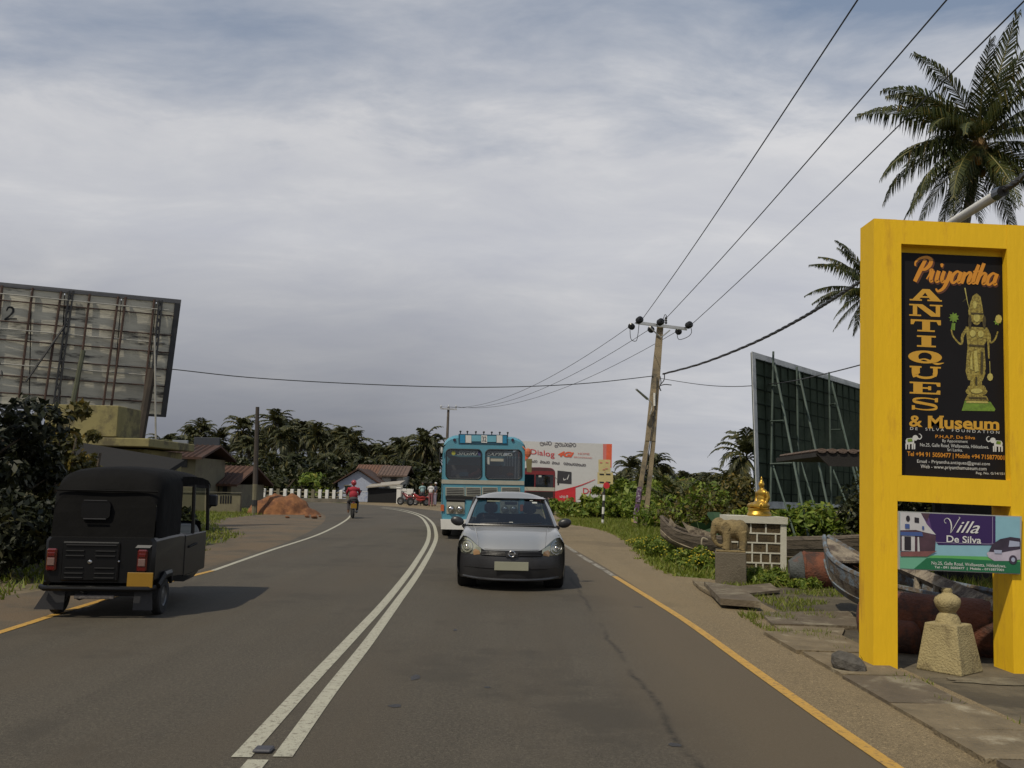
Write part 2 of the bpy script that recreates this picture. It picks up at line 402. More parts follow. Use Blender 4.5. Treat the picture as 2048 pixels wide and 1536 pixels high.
def resample(pts, step=1.0):
    q = catmull([tuple(p) for p in pts], 8); out = [Vector(q[0])]
    acc = 0
    for a, b in zip(q[:-1], q[1:]):
        a = Vector(a); b = Vector(b); d = (b-a).length; t = step-acc
        while t <= d: out.append(a+(b-a)*(t/d)); t += step
        acc = (acc+d) % step
    out.append(Vector(q[-1])); return out
def offs(pts, d):
    out = []
    for i, p in enumerate(pts):
        t = (pts[min(i+1, len(pts)-1)]-pts[max(i-1, 0)]).normalized(); out.append(Vector((p.x+t.y*d, p.y-t.x*d)))
    return out
CEN = resample([(-1.0, -40), (-1.15, -10), (-1.3, 2), (-1.42, 6), (-1.55, 12), (-1.85, 20), (-2.4, 27), (-3.9, 37.6), (-6.0, 47), (-9.5, 57), (-15.5, 65.5), (-25, 70), (-40, 71.5), (-80, 70), (-160, 66)], 1.0)
right = offs(CEN, 3.75); left = offs(CEN, -3.75)
b = MB(); rows = []
for i, c in enumerate(CEN): rows.append([(left[i].x*(1-t)+right[i].x*t, left[i].y*(1-t)+right[i].y*t, 0) for t in (0, .25, .5, .75, 1)])
b.grid(rows); struct(b.build('road', mRoad, fix=False))
# side road / forecourt asphalt beyond the bend, behind the buses
b = MB(); b.poly([(-1.2, 40, -.004), (3.6, 40.5, -.004), (5.2, 60, -.004), (6.5, 95, -.004), (-4, 95, -.004), (-6.6, 71, -.004), (-11, 75, -.004), (-14, 73, -.004), (-9, 60, -.004)])
struct(b.build('side_road', mShoulder))
# paved shoulders (right one edged by the grass verge)
RE = [(3.75, -8), (3.72, 4), (3.70, 8), (3.66, 12), (3.8, 15.2)] + [tuple(G(*q))[:2] for q in ((1441, 1159), (1352, 1150), (1298, 1124), (1279, 1105), (1244, 1075), (1197, 1058), (1127, 1045))] + [(2.4, 52), (3.5, 60)]
RE = resample(RE, .25)
def re_x(y):
    for a, c in zip(RE[:-1], RE[1:]):
        if a.y <= y < c.y: return a.x+(c.x-a.x)*(y-a.y)/(c.y-a.y)
    return RE[-1].x if y > 50 else 3.7
def cen_x(y):
    for a, c in zip(CEN[:-1], CEN[1:]):
        if a.y <= y < c.y: return a.x+(c.x-a.x)*(y-a.y)/(c.y-a.y)
    return -2
b = MB(); b.grid([[(p.x-.35+mnoise.noise(Vector((p.x*3, p.y*3, 7)))*.12, p.y, -.0235), (p.x+3.4, p.y, -.0235), (p.x+9+(p.y-15)*.1, p.y, -.0235), (p.x+24, p.y, -.0235)] for p in RE if 15.6 < p.y < 59]); struct(b.build('grass_verge', M('grass_ground', (.105, .13, .02), .95, var=.35, scale=2.5, bump=.6, bscale=25, col2=(.095, .088, .026), amt=.35, s2=.8), fix=False))
b = MB(); rows = []
for k, p in enumerate(RE):
    wv = mnoise.noise(Vector((p.x*2, p.y*1.7, 0)))*.14+mnoise.noise(Vector((p.x*6, p.y*6, 3)))*.05 if p.y > 14 else 0
    x0 = cen_x(p.y)+3.4
    if p.y < 57: rows.append([(x0+(p.x+wv-x0)*t, p.y, -.005) for t in (0, .5, 1)])
b.grid(rows); struct(b.build('right_shoulder', mShoulder, fix=False))
b = MB(); rows = []
for i, c in enumerate(CEN):
    if c.y > 66: break
    wd = 1.3+.9*max(0, min(1, (c.y-18)/14))+(2.0 if 26 < c.y < 46 else 0)*math.sin(max(0, min(1, (c.y-26)/20))*math.pi)
    for s in (0, .25, .5, .75):
        j = min(i+1, len(CEN)-1); a = left[i].lerp(left[j], s); a2 = offs(CEN, -3.75-wd)[i] if 0 else None
        t = (CEN[j]-CEN[i]).normalized() if j != i else Vector((0, 1)); nn = Vector((-t.y, t.x))
        wv = mnoise.noise(Vector((a.x*1.3, a.y*1.3, 5)))*.35
        rows.append([tuple((a-nn*.3).to_3d()+Vector((0, 0, -.008))), tuple((a+nn*(wd+wv)).to_3d()+Vector((0, 0, -.008)))])
b.grid(rows); struct(b.build('left_shoulder', M('shoulder_dirt', (.095, .075, .05), .95, var=.25, scale=1.2, bump=.4, bscale=50, col2=(.12, .085, .05), amt=.6, s2=.6), fix=False))

def line(name, pix, wd, mat, z=.005, world=None, ragged=0):
    pts = [G(*q, z) for q in pix] if world is None else [Vector(p) for p in world]
    q = resample([(p.x, p.y) for p in pts], .25); a = offs(q, wd/2); c = offs(q, -wd/2); b = MB()
    b.grid([[(x.x, x.y, z), (y.x, y.y, z)] for x, y in zip(a, c)])
    return struct(b.build(name, mat, fix=False))
ll = [(482, 1514), (609, 1375), (700, 1279), (780, 1192), (833, 1122), (857, 1077), (854, 1049), (836, 1031), (800, 1021), (762, 1015.5)]
rl = [(565, 1513), (658, 1384), (735, 1286), (791, 1209), (840, 1140), (869, 1087), (872, 1066), (864, 1045), (843, 1030), (806, 1019.5), (766, 1014)]
line('centre_line', ll, .115, mWhiteLine); line('centre_line', rl, .115, mWhiteLine)
line('centre_line', None, .12, mWhiteLine, world=[(-1.34, 1.5), (-1.37, 3.6), (-1.41, 5.32)])
line('edge_line', [(426, 1141), (540, 1101), (644, 1066), (695, 1038), (706, 1022)], .10, mWhiteLine)
line('edge_line', None, .10, mYellowLine, world=[(-4.9, 1), (-5.0, 5)] + [tuple(G(*q))[:2] for q in ((0, 1265), (160, 1214), (300, 1174), (425.5, 1141.5))])
line('edge_line', None, .10, mYellowLine, world=[(2.5, 1)] + [tuple(G(*q))[:2] for q in ((1790, 1536), (1536, 1360), (1380, 1248), (1300, 1197), (1229, 1153))])
for a, c in (((1228, 1152.5), (1209, 1140)), ((1207, 1139), (1187, 1127)), ((1184, 1125.5), (1157, 1109)), ((1152, 1105), (1128, 1089)), ((1126, 1087), (1112, 1076)), ((1110, 1074), (1098, 1062))):
    line('edge_line', [a, ((a[0]+c[0])/2, (a[1]+c[1])/2), c], .11, mWornLine)
# flat road stud between the two centre lines, a tar patch or two
b = MB(); p = G(527, 1503); b.bbox((p.x, p.y, .012), (.11, .10, .022), .008)
tag(b.build('road_stud', M('stud_rubber', (.05, .05, .06), .6)), 'small dark road stud between the ends of the double centre lines', 'road stud')
mTar = M('tar', (.028, .026, .026), .6, bump=.2)
b = MB()
for (px, py, rx, ry) in ((830, 1355, .05, .13), (790, 1412, .06, .06), (975, 1375, .03, .03), (1275, 1214, .09, .02), (1163, 1163, .14, .02), (910, 1260, .03, .09), (1350, 1490, .05, .05)):
    c = G(px, py); b.poly([(c.x+rx*math.cos(a)*random.uniform(.6, 1.1), c.y+ry*math.sin(a)*random.uniform(.6, 1.1), .003) for a in [k*math.pi/6 for k in range(12)]])
o = b.build('tar_spots', mTar); o['kind'] = 'stuff'

# yard of dirt behind the slabs, under the sign and round the boats
b = MB(); b.poly([(3.3, 2, -.02), (9, 2, -.02), (9.5, 9, -.02), (8.5, 15.6, -.02), (6.5, 16.2, -.02), (3.9, 15.6, -.02), (3.2, 13, -.02), (3.1, 9, -.02)])
struct(b.build('yard', mDirt))
# concrete drain cover slabs along the shoulder
mSlab = M('slab_concrete', (.165, .128, .075), .9, var=.3, scale=3.5, bump=.5, bscale=35, col2=(.30, .26, .18), amt=.28, s2=1.7)
mSlab2 = M('slab_dark', (.11, .085, .055), .9, var=.25, scale=3, bump=.35, bscale=35, col2=(.22,.19,.13), amt=.35, s2=1.9)
mSplash = M('lime_stain', (.32, .29, .22), .9, var=.2, scale=9, bump=.2, bscale=60)
pav = thing('drain_cover', 'row of worn concrete drain slabs running along the right shoulder to the yellow sign', 'drain cover', (3.3, 8, 0))
ysl = [1.2, 2.6, 3.7, 4.75, 5.55, 6.25, 7.0, 8.0, 9.1, 10.3]
for i, (a, c) in enumerate(zip(ysl[:-1], ysl[1:])):
    b = MB(); x0, x1 = 2.93+random.uniform(-.03, .03), 3.56+random.uniform(-.03, .03)
    if a > 8.5: x1 = 3.72
    z = .028+random.uniform(-.008, .008); h = .1; tl = random.uniform(-.02, .02)
    q = [(x0, a+.012+tl, z), (x1, a+.012-tl, z+random.uniform(-.01, .012)), (x1, c-.012, z+random.uniform(-.008, .012)), (x0, c-.012, z)]
    b.prism(q, (0, 0, -h)); b.build('slab', mSlab if i % 3 else mSlab2, pav, world=True)
def quadpx(name, px, z, th, mat, parent=None, label=None):
    b = MB(); b.prism([G(x, y, z) for x, y in px], (0, 0, -th)); return b.build(name, mat, parent, world=parent is not None, label=label)
quadpx('slab', [(1441, 1197), (1522, 1203), (1479, 1172), (1408, 1163)], .13, .085, mSlab2, pav)
quadpx('slab', [(1398, 1172), (1442, 1197), (1407, 1163), (1385, 1160)], .06, .05, mSlab, pav)
quadpx('slab', [(1476, 1172), (1499, 1186), (1560, 1180), (1540, 1166)], .05, .04, mSlab2, pav)
quadpx('slab', [(1520, 1224), (1545, 1247), (1720, 1252), (1700, 1222)], .03, .07, mSlab2, pav)
quadpx('slab', [(1547, 1249), (1572, 1268), (1680, 1278), (1690, 1256)], .012, .05, mSlab, pav)
b = MB(); b.poly([G(1462, 1207, -.010), G(1512, 1228, -.010), G(1520, 1205, -.010)]); b.build('drain_hole', M('drain_black', (.006, .006, .006), .9, bump=0), pav, world=True)
b = MB()
def splat(b, c, rx, ry, z, n=18, rot=0):
    pts = []
    for k in range(n):
        a = 2*math.pi*k/n; r_ = .8+.3*mnoise.noise(Vector((math.cos(a)*1.6+c[0]*7, math.sin(a)*1.6, c[1])))*1.6; x, y = rx*r_*math.cos(a), ry*r_*math.sin(a)
        pts.append((c[0]+x*math.cos(rot)-y*math.sin(rot), c[1]+x*math.sin(rot)+y*math.cos(rot), z))
    b.poly(pts)
b = MB(); c = G(1990, 1362, -.012); splat(b, c, .62, .16, -.012, 26); struct(b.build('cement_patch', M('old_cement', (.17, .145, .095), .9, var=.3, scale=4, bump=.3, col2=(.10, .08, .05), amt=.5, s2=3)))
# broken rock lying at the slab edge
def rock(name, c, r, seed, mat, label, rz=0):
    random.seed(seed); b = MB(); b.ell((0, 0, 0), r, 10)
    v2 = []
    for v in b.v:
        n_ = mnoise.noise(Vector(v)*7+Vector((seed, 0, 0)))*.35+1; v2.append((v[0]*n_, v[1]*n_, v[2]*n_))
    b.v = v2; o = b.build(name, mat); o.location = c; o.rotation_euler = (0, .25, rz)
    for p in o.data.polygons: p.use_smooth = False
    return tag(o, label, 'rock')
mRock = M('dark_rock', (.075, .068, .058), .85, var=.35, scale=9, bump=.6, bscale=30)
c = G(1702, 1346); rock('rock', (c.x, c.y+.05, .07), (.17, .10, .10), 3, mRock, 'dark grey rock lying on the shoulder in front of the yellow sign', -.4)

# ================================================================== VEGETATION TOOLS
mPalmNear = leafmat('palm_leaf', (.018, .030, .007), (.070, .076, .016), (.17, .12, .03), .2)
mPalmFar = leafmat('palm_leaf_far', (.028, .034, .014), (.070, .072, .024), (.13, .105, .03), .2)
mLeaf = leafmat('shrub_leaf', (.065, .115, .012), (.185, .235, .030), (.26, .25, .04), .3)
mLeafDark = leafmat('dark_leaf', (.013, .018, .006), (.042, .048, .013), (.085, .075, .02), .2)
mLeafYel = leafmat('yellow_brown_leaf', (.03, .035, .008), (.12, .10, .02), (.22, .15, .03), .3)
mGrass = leafmat('grass_blade', (.105, .145, .016), (.215, .24, .034), (.27, .23, .08), .35)
mBark = M('palm_bark', (.14, .12, .09), .95, var=.3, scale=4, bump=.6, bscale=14, stretch=(1, 1, 4), col2=(.07, .06, .05), amt=.5)
mBark2 = M('tree_bark', (.09, .07, .05), .95, var=.3, scale=5, bump=.7, bscale=12)
mRachis = M('palm_rachis', (.17, .15, .035), .6, var=.2, bump=0)

def frond_arrays(Ln, elev, droop, npair, leaf, wid, seed, sag=.8, fold=.25):
    """palm frond along +x: rachis as a thin strip plus drooping leaflets in two segments"""
    rs = np.random.RandomState(seed); V = []; Fq = []; nseg = 14
    pos = np.zeros(3); pts = [pos.copy()]; dirs = []; a = elev
    for i in range(nseg):
        d = np.array([math.cos(a), 0, math.sin(a)]); dirs.append(d); pos = pos + d*Ln/nseg; pts.append(pos.copy()); a -= droop/nseg*(.4+1.2*i/nseg)
    dirs.append(dirs[-1]); pts = np.array(pts); dirs = np.array(dirs)
    rv = []; rf = []
    for i in range(nseg+1):
        r_ = .035*Ln/4*(1-i/nseg*.85)
        for q in ((0, r_, 0), (0, -r_, 0), (0, 0, r_*1.2), ): rv.append(pts[i]+np.array(q))
    for i in range(nseg):
        for k in range(3): k2 = (k+1) % 3; rf.append((i*3+k, i*3+k2, i*3+3+k2, i*3+3+k))
    for i in range(npair):
        t = .1+.9*(i+.5)/npair; f = t*nseg; k = min(int(f), nseg-1); u = f-k
        p = pts[k]*(1-u)+pts[k+1]*u; d = dirs[k]*(1-u)+dirs[k+1]*u
        up = np.array([-d[2], 0, d[0]])
        ll_ = leaf*(.45+.55*math.sin(math.pi*min(1, t*1.05+.08)))*rs.uniform(.8, 1.1)
        if t > .9: ll_ *= .7
        for sd in (-1, 1):
            if rs.rand() < .04: continue
            ang = R(62-35*t)+rs.uniform(-.12, .12)
            dv = d*math.cos(ang)+np.array([0, sd, 0])*math.sin(ang)+up*fold; dv /= np.linalg.norm(dv)
            d2 = dv+np.array([0, 0, -sag*rs.uniform(.7, 1.3)]); d2 /= np.linalg.norm(d2)
            q1 = p+dv*ll_*.45; q2 = q1+d2*ll_*.55
            w = wid*rs.uniform(.8, 1.2); wv = d*w*.5
            b0 = len(V); V += [p-wv*.7, p+wv*.7, q1-wv, q1+wv, q2]
            Fq += [(b0, b0+1, b0+3, b0+2), (b0+2, b0+3, b0+4, b0+4)]
    return np.array(V), Fq, rv, rf
def frond_mesh(name, *a, mat=None, **k):
    V, Fq, rv, rf = frond_arrays(*a, **k); n0 = len(V)
    me = bpy.data.meshes.new(name)
    fs = [tuple(dict.fromkeys(f)) for f in Fq] + [tuple(i+n0 for i in f) for f in rf]
    me.from_pydata([tuple(v) for v in V]+[tuple(v) for v in rv], [], fs)
    me.materials.append(mat); me.materials.append(mRachis)
    mi = [0]*len(Fq)+[1]*len(rf); me.polygons.foreach_set('material_index', mi); return me
def crown_arrays(n, Ln, seed, npair=16, leaf=.75, wid=.07):
    rs = np.random.RandomState(seed); Vs = []; Fs = []; o = 0
    for i in range(n):
        el = R([78, 60, 42, 22, 2, -22, -45][i % 7]+rs.uniform(-9, 9)); az = i*2.39996+rs.uniform(-.25, .25)
        V, Fq, rv, rf = frond_arrays(Ln*rs.uniform(.85, 1.1), el, R(rs.uniform(90, 135)), npair, leaf, wid, seed*100+i)
        ca, sa = math.cos(az), math.sin(az); M3 = np.array([[ca, -sa, 0], [sa, ca, 0], [0, 0, 1]])
        V = V @ M3.T; rvv = np.array(rv) @ M3.T
        tri = [(f[0], f[1], f[2], f[3]) if f[2] != f[3] else (f[0], f[1], f[2]) for f in Fq]
        Vs.append(V); Fs += [tuple(j+o for j in f) for f in tri]; o += len(V)
        Vs.append(rvv); Fs += [tuple(j+o for j in f) for f in rf]; o += len(rvv)
    return np.concatenate(Vs), Fs
def leaf_cloud(clumps, n_each, size, seed, flat=.5, elong=1.6):
    """clumps = [(centre, (rx,ry,rz))]: small leaf quads spread through the shells of the clumps"""
    rs = np.random.RandomState(seed); out = []
    for c, r in clumps:
        n = max(3, int(n_each)); d = rs.normal(size=(n, 3)); d /= np.linalg.norm(d, axis=1)[:, None]
        rad = rs.uniform(.45, 1.05, n)**.6
        p = np.array(c)+d*np.array(r)*rad[:, None]
        nn = d*.6+rs.normal(size=(n, 3))*.6+np.array([0, 0, .35]); nn /= np.linalg.norm(nn, axis=1)[:, None]
        t = np.cross(nn, rs.normal(size=(n, 3))); t /= np.linalg.norm(t, axis=1)[:, None]; b = np.cross(nn, t)
        s = size*rs.uniform(.6, 1.3, n)[:, None]
        out.append(np.stack([p-t*s*elong*.5, p+b*s*.35, p+t*s*elong*.5, p-b*s*.35], 1))
    V = np.concatenate(out).reshape(-1, 3); Fq = np.arange(len(V)).reshape(-1, 4); return V, Fq
def clumps_in(r, n, cr, seed, zmin=-9, ground=False):
    rs = np.random.RandomState(seed); out = []
    while len(out) < n:
        p = rs.uniform(-1, 1, 3)
        if np.linalg.norm(p) > 1 or np.linalg.norm(p) < .35: continue
        if ground and p[2] < -.2: continue
        k = cr*rs.uniform(.6, 1.3); out.append((p*np.array(r), (k, k, k*.75)))
    return out
# shared far palm crowns
far_crowns = []
for k in range(5):
    V, Fs = crown_arrays(29+k, 2.9, 40+k, npair=15, leaf=1.1, wid=.21)
    me = bpy.data.meshes.new('crown'); me.from_pydata([tuple(v) for v in V], [], Fs); me.materials.append(mPalmFar); far_crowns.append(me)
def trunk_mb(p0, p1, r0, r1, bend, n=9, seg=10):
    b = MB(); p0 = Vector(p0); p1 = Vector(p1); pts = []; rad = []
    for i in range(seg+1):
        t = i/seg; pts.append(p0.lerp(p1, t)+Vector(bend)*math.sin(math.pi*t)); rad.append((r0*(1-t)+r1*t)*(1+(.5*(1-t*8) if t < .12 else 0)))
    return b.tube(pts, rad, n)
_pk = [0]
def far_palm(px, topy, Y, label, r=2.9, group='coconut palms beyond the bend', lean=0):
    _pk[0] += 1; k = _pk[0]; top = P(px, topy, Y); sc = r/2.9; hub = Vector((top.x, Y, top.z-2.1*sc)); base = Vector((hub.x-lean*1.5+math.sin(k*7)*.8, Y, -.03))
    t = thing('palm_tree', label, 'palm tree', base, 0, group)
    trunk_mb((0, 0, 0), hub-base, .2, .12, (math.sin(k)*.3, 0, 0), 7, 6).build('trunk', mBark, t, smooth=True)
    c = link('crown', far_crowns[k % 5], None, t); c.location = hub-base; c.rotation_euler = (0, 0, k*1.3); c.scale = (sc, sc, sc*(1+.15*math.sin(k*3)))
    return t
def bush(name, label, c, r, seed, mat, n=700, size=.14, ncl=14, cat='bush', group=None, cr=.38, stem=True):
    V, Fq = leaf_cloud(clumps_in((r[0]*.8, r[1]*.8, r[2]*.8), ncl, min(r)*cr*1.3, seed, ground=True), n//ncl, size, seed)
    V[:, 2] = np.maximum(V[:, 2], -r[2]*.45)
    t = thing(name, label, cat, (c[0], c[1], c[2]), 0, group)
    me = npmesh('foliage', V+np.array([0, 0, r[2]*.42]), Fq, mat); link('foliage', me, None, t)
    if stem:
        b = MB(); rs = random.Random(seed)
        for i in range(4): a = rs.uniform(0, 6.28); b.tube([(0, 0, 0), (math.cos(a)*r[0]*.25, math.sin(a)*r[1]*.25, r[2]*.45), (math.cos(a)*r[0]*.5, math.sin(a)*r[1]*.5, r[2]*.9)], [.03*max(r), .02*max(r), .008*max(r)], 5)
        b.build('stem', mBark2, t)
    return t
def tree(label, base, h, cr, seed, mat, nl=2600, size=.28, group=None, cat='tree', ncl=26, cz=None, trunk_r=.22):
    t = thing('tree', label, cat, base, 0, group); rs = random.Random(seed)
    cc = Vector((0, 0, h-cr[2])) if cz is None else Vector((0, 0, cz))
    b = MB(); b.tube([(0, 0, 0), (.1, 0, cc.z*.5), (0, .1, cc.z*.9)], [trunk_r, trunk_r*.75, trunk_r*.5], 9)
    b.build('trunk', mBark2, t, smooth=True)
    b = MB()
    for i in range(7):
        a = i*.9+rs.uniform(-.3, .3); e = rs.uniform(.1, .8); b.tube([(0, .05, cc.z*.62+i*.08*h*.2), (math.cos(a)*cr[0]*.35, math.sin(a)*cr[1]*.35, cc.z*.85+e*cr[2]*.2), (math.cos(a)*cr[0]*.8, math.sin(a)*cr[1]*.8, cc.z+e*cr[2]*.5)], [trunk_r*.4, trunk_r*.25, trunk_r*.08], 6)
    b.build('limbs', mBark2, t, smooth=True)
    V, Fq = leaf_cloud(clumps_in(tuple(cr), ncl, min(cr)*.36, seed), nl//ncl, size, seed)
    link('crown', npmesh('crown', V+np.array(cc), Fq, mat), None, t); return t

def blades(name, label_kind, pts, hmin, hmax, wid, mat, seed, lean=.5):
    rs = np.random.RandomState(seed); n = len(pts); p = np.array(pts); a = rs.uniform(0, 6.283, n); h = rs.uniform(hmin, hmax, n)
    if p.shape[1] > 3: h = h*p[:, 3]; p = p[:, :3]
    dx = np.stack([np.cos(a), np.sin(a), np.zeros(n)], 1)*(wid*rs.uniform(.6, 1.3, n))[:, None]*.5
    ln = rs.normal(size=(n, 3))*lean; ln[:, 2] = 0; tip = p+ln*h[:, None]+np.stack([np.zeros(n), np.zeros(n), h], 1)
    V = np.stack([p-dx, p+dx, tip], 1).reshape(-1, 3); me = npmesh(name, V, np.arange(len(V)).reshape(-1, 3), mat)
    return link(name, me, None, None, kind='stuff')
def scatter(n, xr, yr, test, z=-.02, seed=1):
    rs = np.random.RandomState(seed); out = []
    xs = rs.uniform(*xr, n); ys = rs.uniform(*yr, n)
    for x, y in zip(xs, ys):
        k = test(x, y)
        if k: out.append((x, y, z, 1.0 if k is True else k))
    return out

# ================================================================== SKYLINE OF PALMS AND TREES
FP = [(330, 862, 120), (350, 872, 118), (372, 866, 112), (404, 833, 125), (428, 872, 130), (455, 880, 125), (488, 829, 118), (500, 862, 110), (520, 858, 125), (553, 811, 112), (566, 850, 105), (585, 846, 122), (602, 843, 115), (618, 852, 128), (634, 846, 112), (655, 868, 120), (672, 852, 125), (692, 843, 112), (706, 862, 104), (535, 850, 118), (572, 832, 124), (645, 858, 124), (610, 835, 126), (680, 862, 126), (440, 850, 122), (385, 850, 124), (722, 880, 125), (742, 884, 118), (760, 879, 125), (778, 884, 112), (797, 880, 120), (808, 874, 108), (830, 890, 118), (852, 856, 105), (866, 868, 112), (876, 884, 106)]
LB = {404: 'tallest coconut palm behind the dark leftmost hoarding, crown darkest of the left skyline', 488: 'coconut palm standing alone just left of the bare wooden pole', 553: 'tallest coconut palm of the left skyline, just right of the bare wooden pole', 692: 'bushy coconut palm rising behind the pale gabled house', 808: 'slim coconut palm above the right end of the tiled roof house', 852: 'coconut palm rising just left of the blue bus', 330: 'coconut palm next to the right edge of the rusty left billboard'}
for (x, y, Y) in FP:
    far_palm(x, y, Y, LB.get(x, 'dark coconut palm crowded into the grove behind the houses on the left'), r=3.1 if x in LB else 2.8)
for (x, y, Y) in ((470, 905, 105), (540, 900, 100), (590, 898, 100), (640, 905, 98), (680, 900, 96), (715, 905, 96), (820, 915, 98)):
    far_palm(x, y, Y, 'low dark coconut palm in front of the left grove', r=2.3, group='low palms in front of the grove')
RP = [(1262, 908, 95), (1284, 930, 90), (1308, 898, 85), (1326, 925, 92), (1372, 935, 85), (1392, 945, 95), (1418, 940, 80), (1436, 946, 90), (1455, 928, 75), (1470, 940, 82), (1238, 935, 100)]
for (x, y, Y) in RP:
    far_palm(x, y, Y, {1308: 'coconut palm just right of the leaning concrete pole, tallest of the right skyline', 1262: 'coconut palm between the white billboard and the leaning pole', 1455: 'coconut palm nearest the left edge of the green billboard'}.get(x, 'small far coconut palm in the hazy right skyline'), r=2.2, group='coconut palms beyond the right verge')
far_palm(1492, 862, 48, 'coconut palm peeping out at the left edge of the green billboard', r=2.0, group='coconut palms beyond the right verge')
# broadleaf mass under the palms
rs = random.Random(5)
for i, (x, yb, Y, hw) in enumerate([(x_, y_+(24 if y_ < 920 else 0), Y_, h_) for x_, y_, Y_, h_ in [(250, 900, 92, 6), (330, 905, 95, 6), (395, 885, 98, 6), (450, 900, 95, 6.5), (505, 890, 96, 6), (560, 885, 98, 7), (615, 888, 96, 7), (665, 895, 98, 7), (710, 895, 94, 6), (755, 905, 96, 6), (800, 905, 92, 6), (845, 905, 88, 5.5), (880, 915, 86, 5), (480, 945, 84, 4), (545, 945, 82, 4), (600, 940, 84, 4.5), (650, 940, 84, 4)]]):
    top = P(x, yb, Y); tree('dark broadleaf tree filling the grove behind the left houses', (top.x, Y, -.03), top.z, (hw, hw*.7, top.z*.46), 60+i, mLeafDark, 1700, .55, 'broadleaf trees behind the left houses', ncl=26, trunk_r=.3)
for i, (x, yb, Y, hw) in enumerate([(1242, 955, 84, 3.4), (1250, 960, 62, 3.2), (1290, 955, 66, 4), (1340, 955, 70, 4.5), (1385, 965, 62, 4), (1430, 968, 58, 3.6), (1475, 960, 56, 4), (1520, 965, 48, 4), (1580, 960, 42, 3.4)]):
    top = P(x, yb, Y); tree('green broadleaf tree at the back of the right verge', (top.x, Y, -.03), top.z, (hw, hw*.7, top.z*.48), 90+i, mLeaf if i % 2 else mPalmNear, 1500, .42, 'broadleaf trees behind the right verge', ncl=24, trunk_r=.2)

# ================================================================== UTILITY POLE AND WIRES
mConc = M('pole_concrete', (.26, .205, .13), .9, var=.18, scale=2.2, bump=.35, bscale=30, col2=(.13, .11, .08), amt=.45, s2=1.4)
mGalv = M('galvanised', (.42, .43, .44), .45, metal=.5, var=.15, bump=.1)
mBlack = M('black_glaze', (.012, .012, .013), .25, var=.2, bump=0)
mWire = M('wire', (.03, .03, .032), .5, var=.1, bump=0)
mWhite = M('white_paint', (.62, .61, .57), .6, var=.06, bump=.1)
YP = 36.9
pole = thing('utility_pole', 'leaning concrete pole with slotted foot and three wire crossarm beside the verge', 'utility pole', G(1281, 1056))
def leg(xa, ya, xb, yb, w0, w1, name, parts, Y=YP, d=.2):
    b = MB(); pa, pb = P(xa, ya, Y), P(xb, yb, Y); h0, h1 = w0*Y/F/2, w1*Y/F/2
    b.add([pa+Vector((sx*h0, sy*d/2, 0)) for sx in (-1, 1) for sy in (-1, 1)]+[pb+Vector((sx*h1, sy*d/2*.8, 0)) for sx in (-1, 1) for sy in (-1, 1)],
          [(0, 1, 3, 2), (4, 6, 7, 5), (0, 4, 5, 1), (2, 3, 7, 6), (0, 2, 6, 4), (1, 5, 7, 3)]); return b.build(name, mConc, parts, world=True)
leg(1300.5, 882, 1321, 645, 20, 12, 'shaft', pole)
leg(1269, 1058, 1294.5, 881, 9, 8, 'leg', pole); leg(1289, 1059, 1307, 881, 9, 8, 'leg', pole)
for (xa, ya, xb, yb) in ((1271, 999, 1294, 992), (1281, 938, 1300, 931)):
    b = MB(); a, c = P(xa, ya, YP), P(xb, yb, YP); b.box((a+c)/2, ((c-a).length*.62, .15, .17)); b.build('crosspiece', mConc, pole, world=True)
mPost = M('poster', (.10, .05, .11), .8, var=.5, scale=9, bump=0, col2=(.5, .45, .5), amt=.35, s2=5)
mPostR = M('poster_red', (.45, .30, .32), .8, var=.4, scale=9, bump=0)
for (x0, y0, x1, y1, mm) in ((1275.5, 1004, 1279, 974, mPost), (1271.5, 1030, 1275, 1008, mPost), (1269.5, 1046, 1271, 1034, mPostR)):
    b = MB(); p0, p1 = P(x0, y0, YP-.14), P(x1, y1, YP-.14); w_ = 4.6*YP/F; b.prism([p0-Vector((w_, 0, 0)), p0+Vector((w_, 0, 0)), p1+Vector((w_, 0, 0)), p1-Vector((w_, 0, 0))], (0, .012, 0)); b.build('poster', mm, pole, world=True)
arm_a, arm_b = P(1272, 645, YP-.2), P(1374, 658, YP-.2)
b = MB(); ax = (arm_b-arm_a); b.box((arm_a+arm_b)/2, (ax.length, .09, .12), ry=-math.atan2(ax.z, ax.x)); arm = b.build('crossarm', mGalv, pole, world=True)
b = MB(); b.tube([P(1301, 656, YP-.22), P(1320, 674, YP-.12)], .03, 5); b.tube([P(1340, 660, YP-.22), P(1323, 674, YP-.12)], .03, 5); b.build('brace', mGalv, pole, world=True)
ins = [(1279, 640, -1), (1321, 644, -1), (1378, 650, -1), (1263, 653, 1), (1302, 659, 1), (1357, 663, 1)]
ipos = []
for (x, y, sd) in ins:
    c = P(x, y, YP+sd*.55-.1); ipos.append(c); b = MB(); k = Vector((.25, sd*1.0, .1)).normalized()
    for q in (-.09, 0, .09): b.tube([c+k*(q-.03), c+k*q, c+k*(q+.03)], [.08, .145, .08], 12)
    b.tube([c-k*.5, c+k*.2], .02, 5); b.build('insulator', mBlack, pole, world=True)
b = MB(); c = P(1332, 641, YP-.15); b.lathe([(.03, -.15), (.06, -.1), (.03, -.05), (.06, 0), (.03, .05), (.06, .1), (.02, .16)], c, 8); b.build('insulator', mBlack, pole, world=True)
b = MB()
for pts in (((1260, 660), (1262, 678), (1272, 682), (1276, 668), (1278, 648)), ((1354, 668), (1358, 679), (1375, 674), (1383, 665), (1381, 652)), ((1326, 640), (1330, 629), (1334, 634))):
    b.tube(catmull([tuple(P(x, y, YP-.3)) for x, y in pts], 4), .014, 4)
b.build('jumper_wire', mWire, pole, world=True)
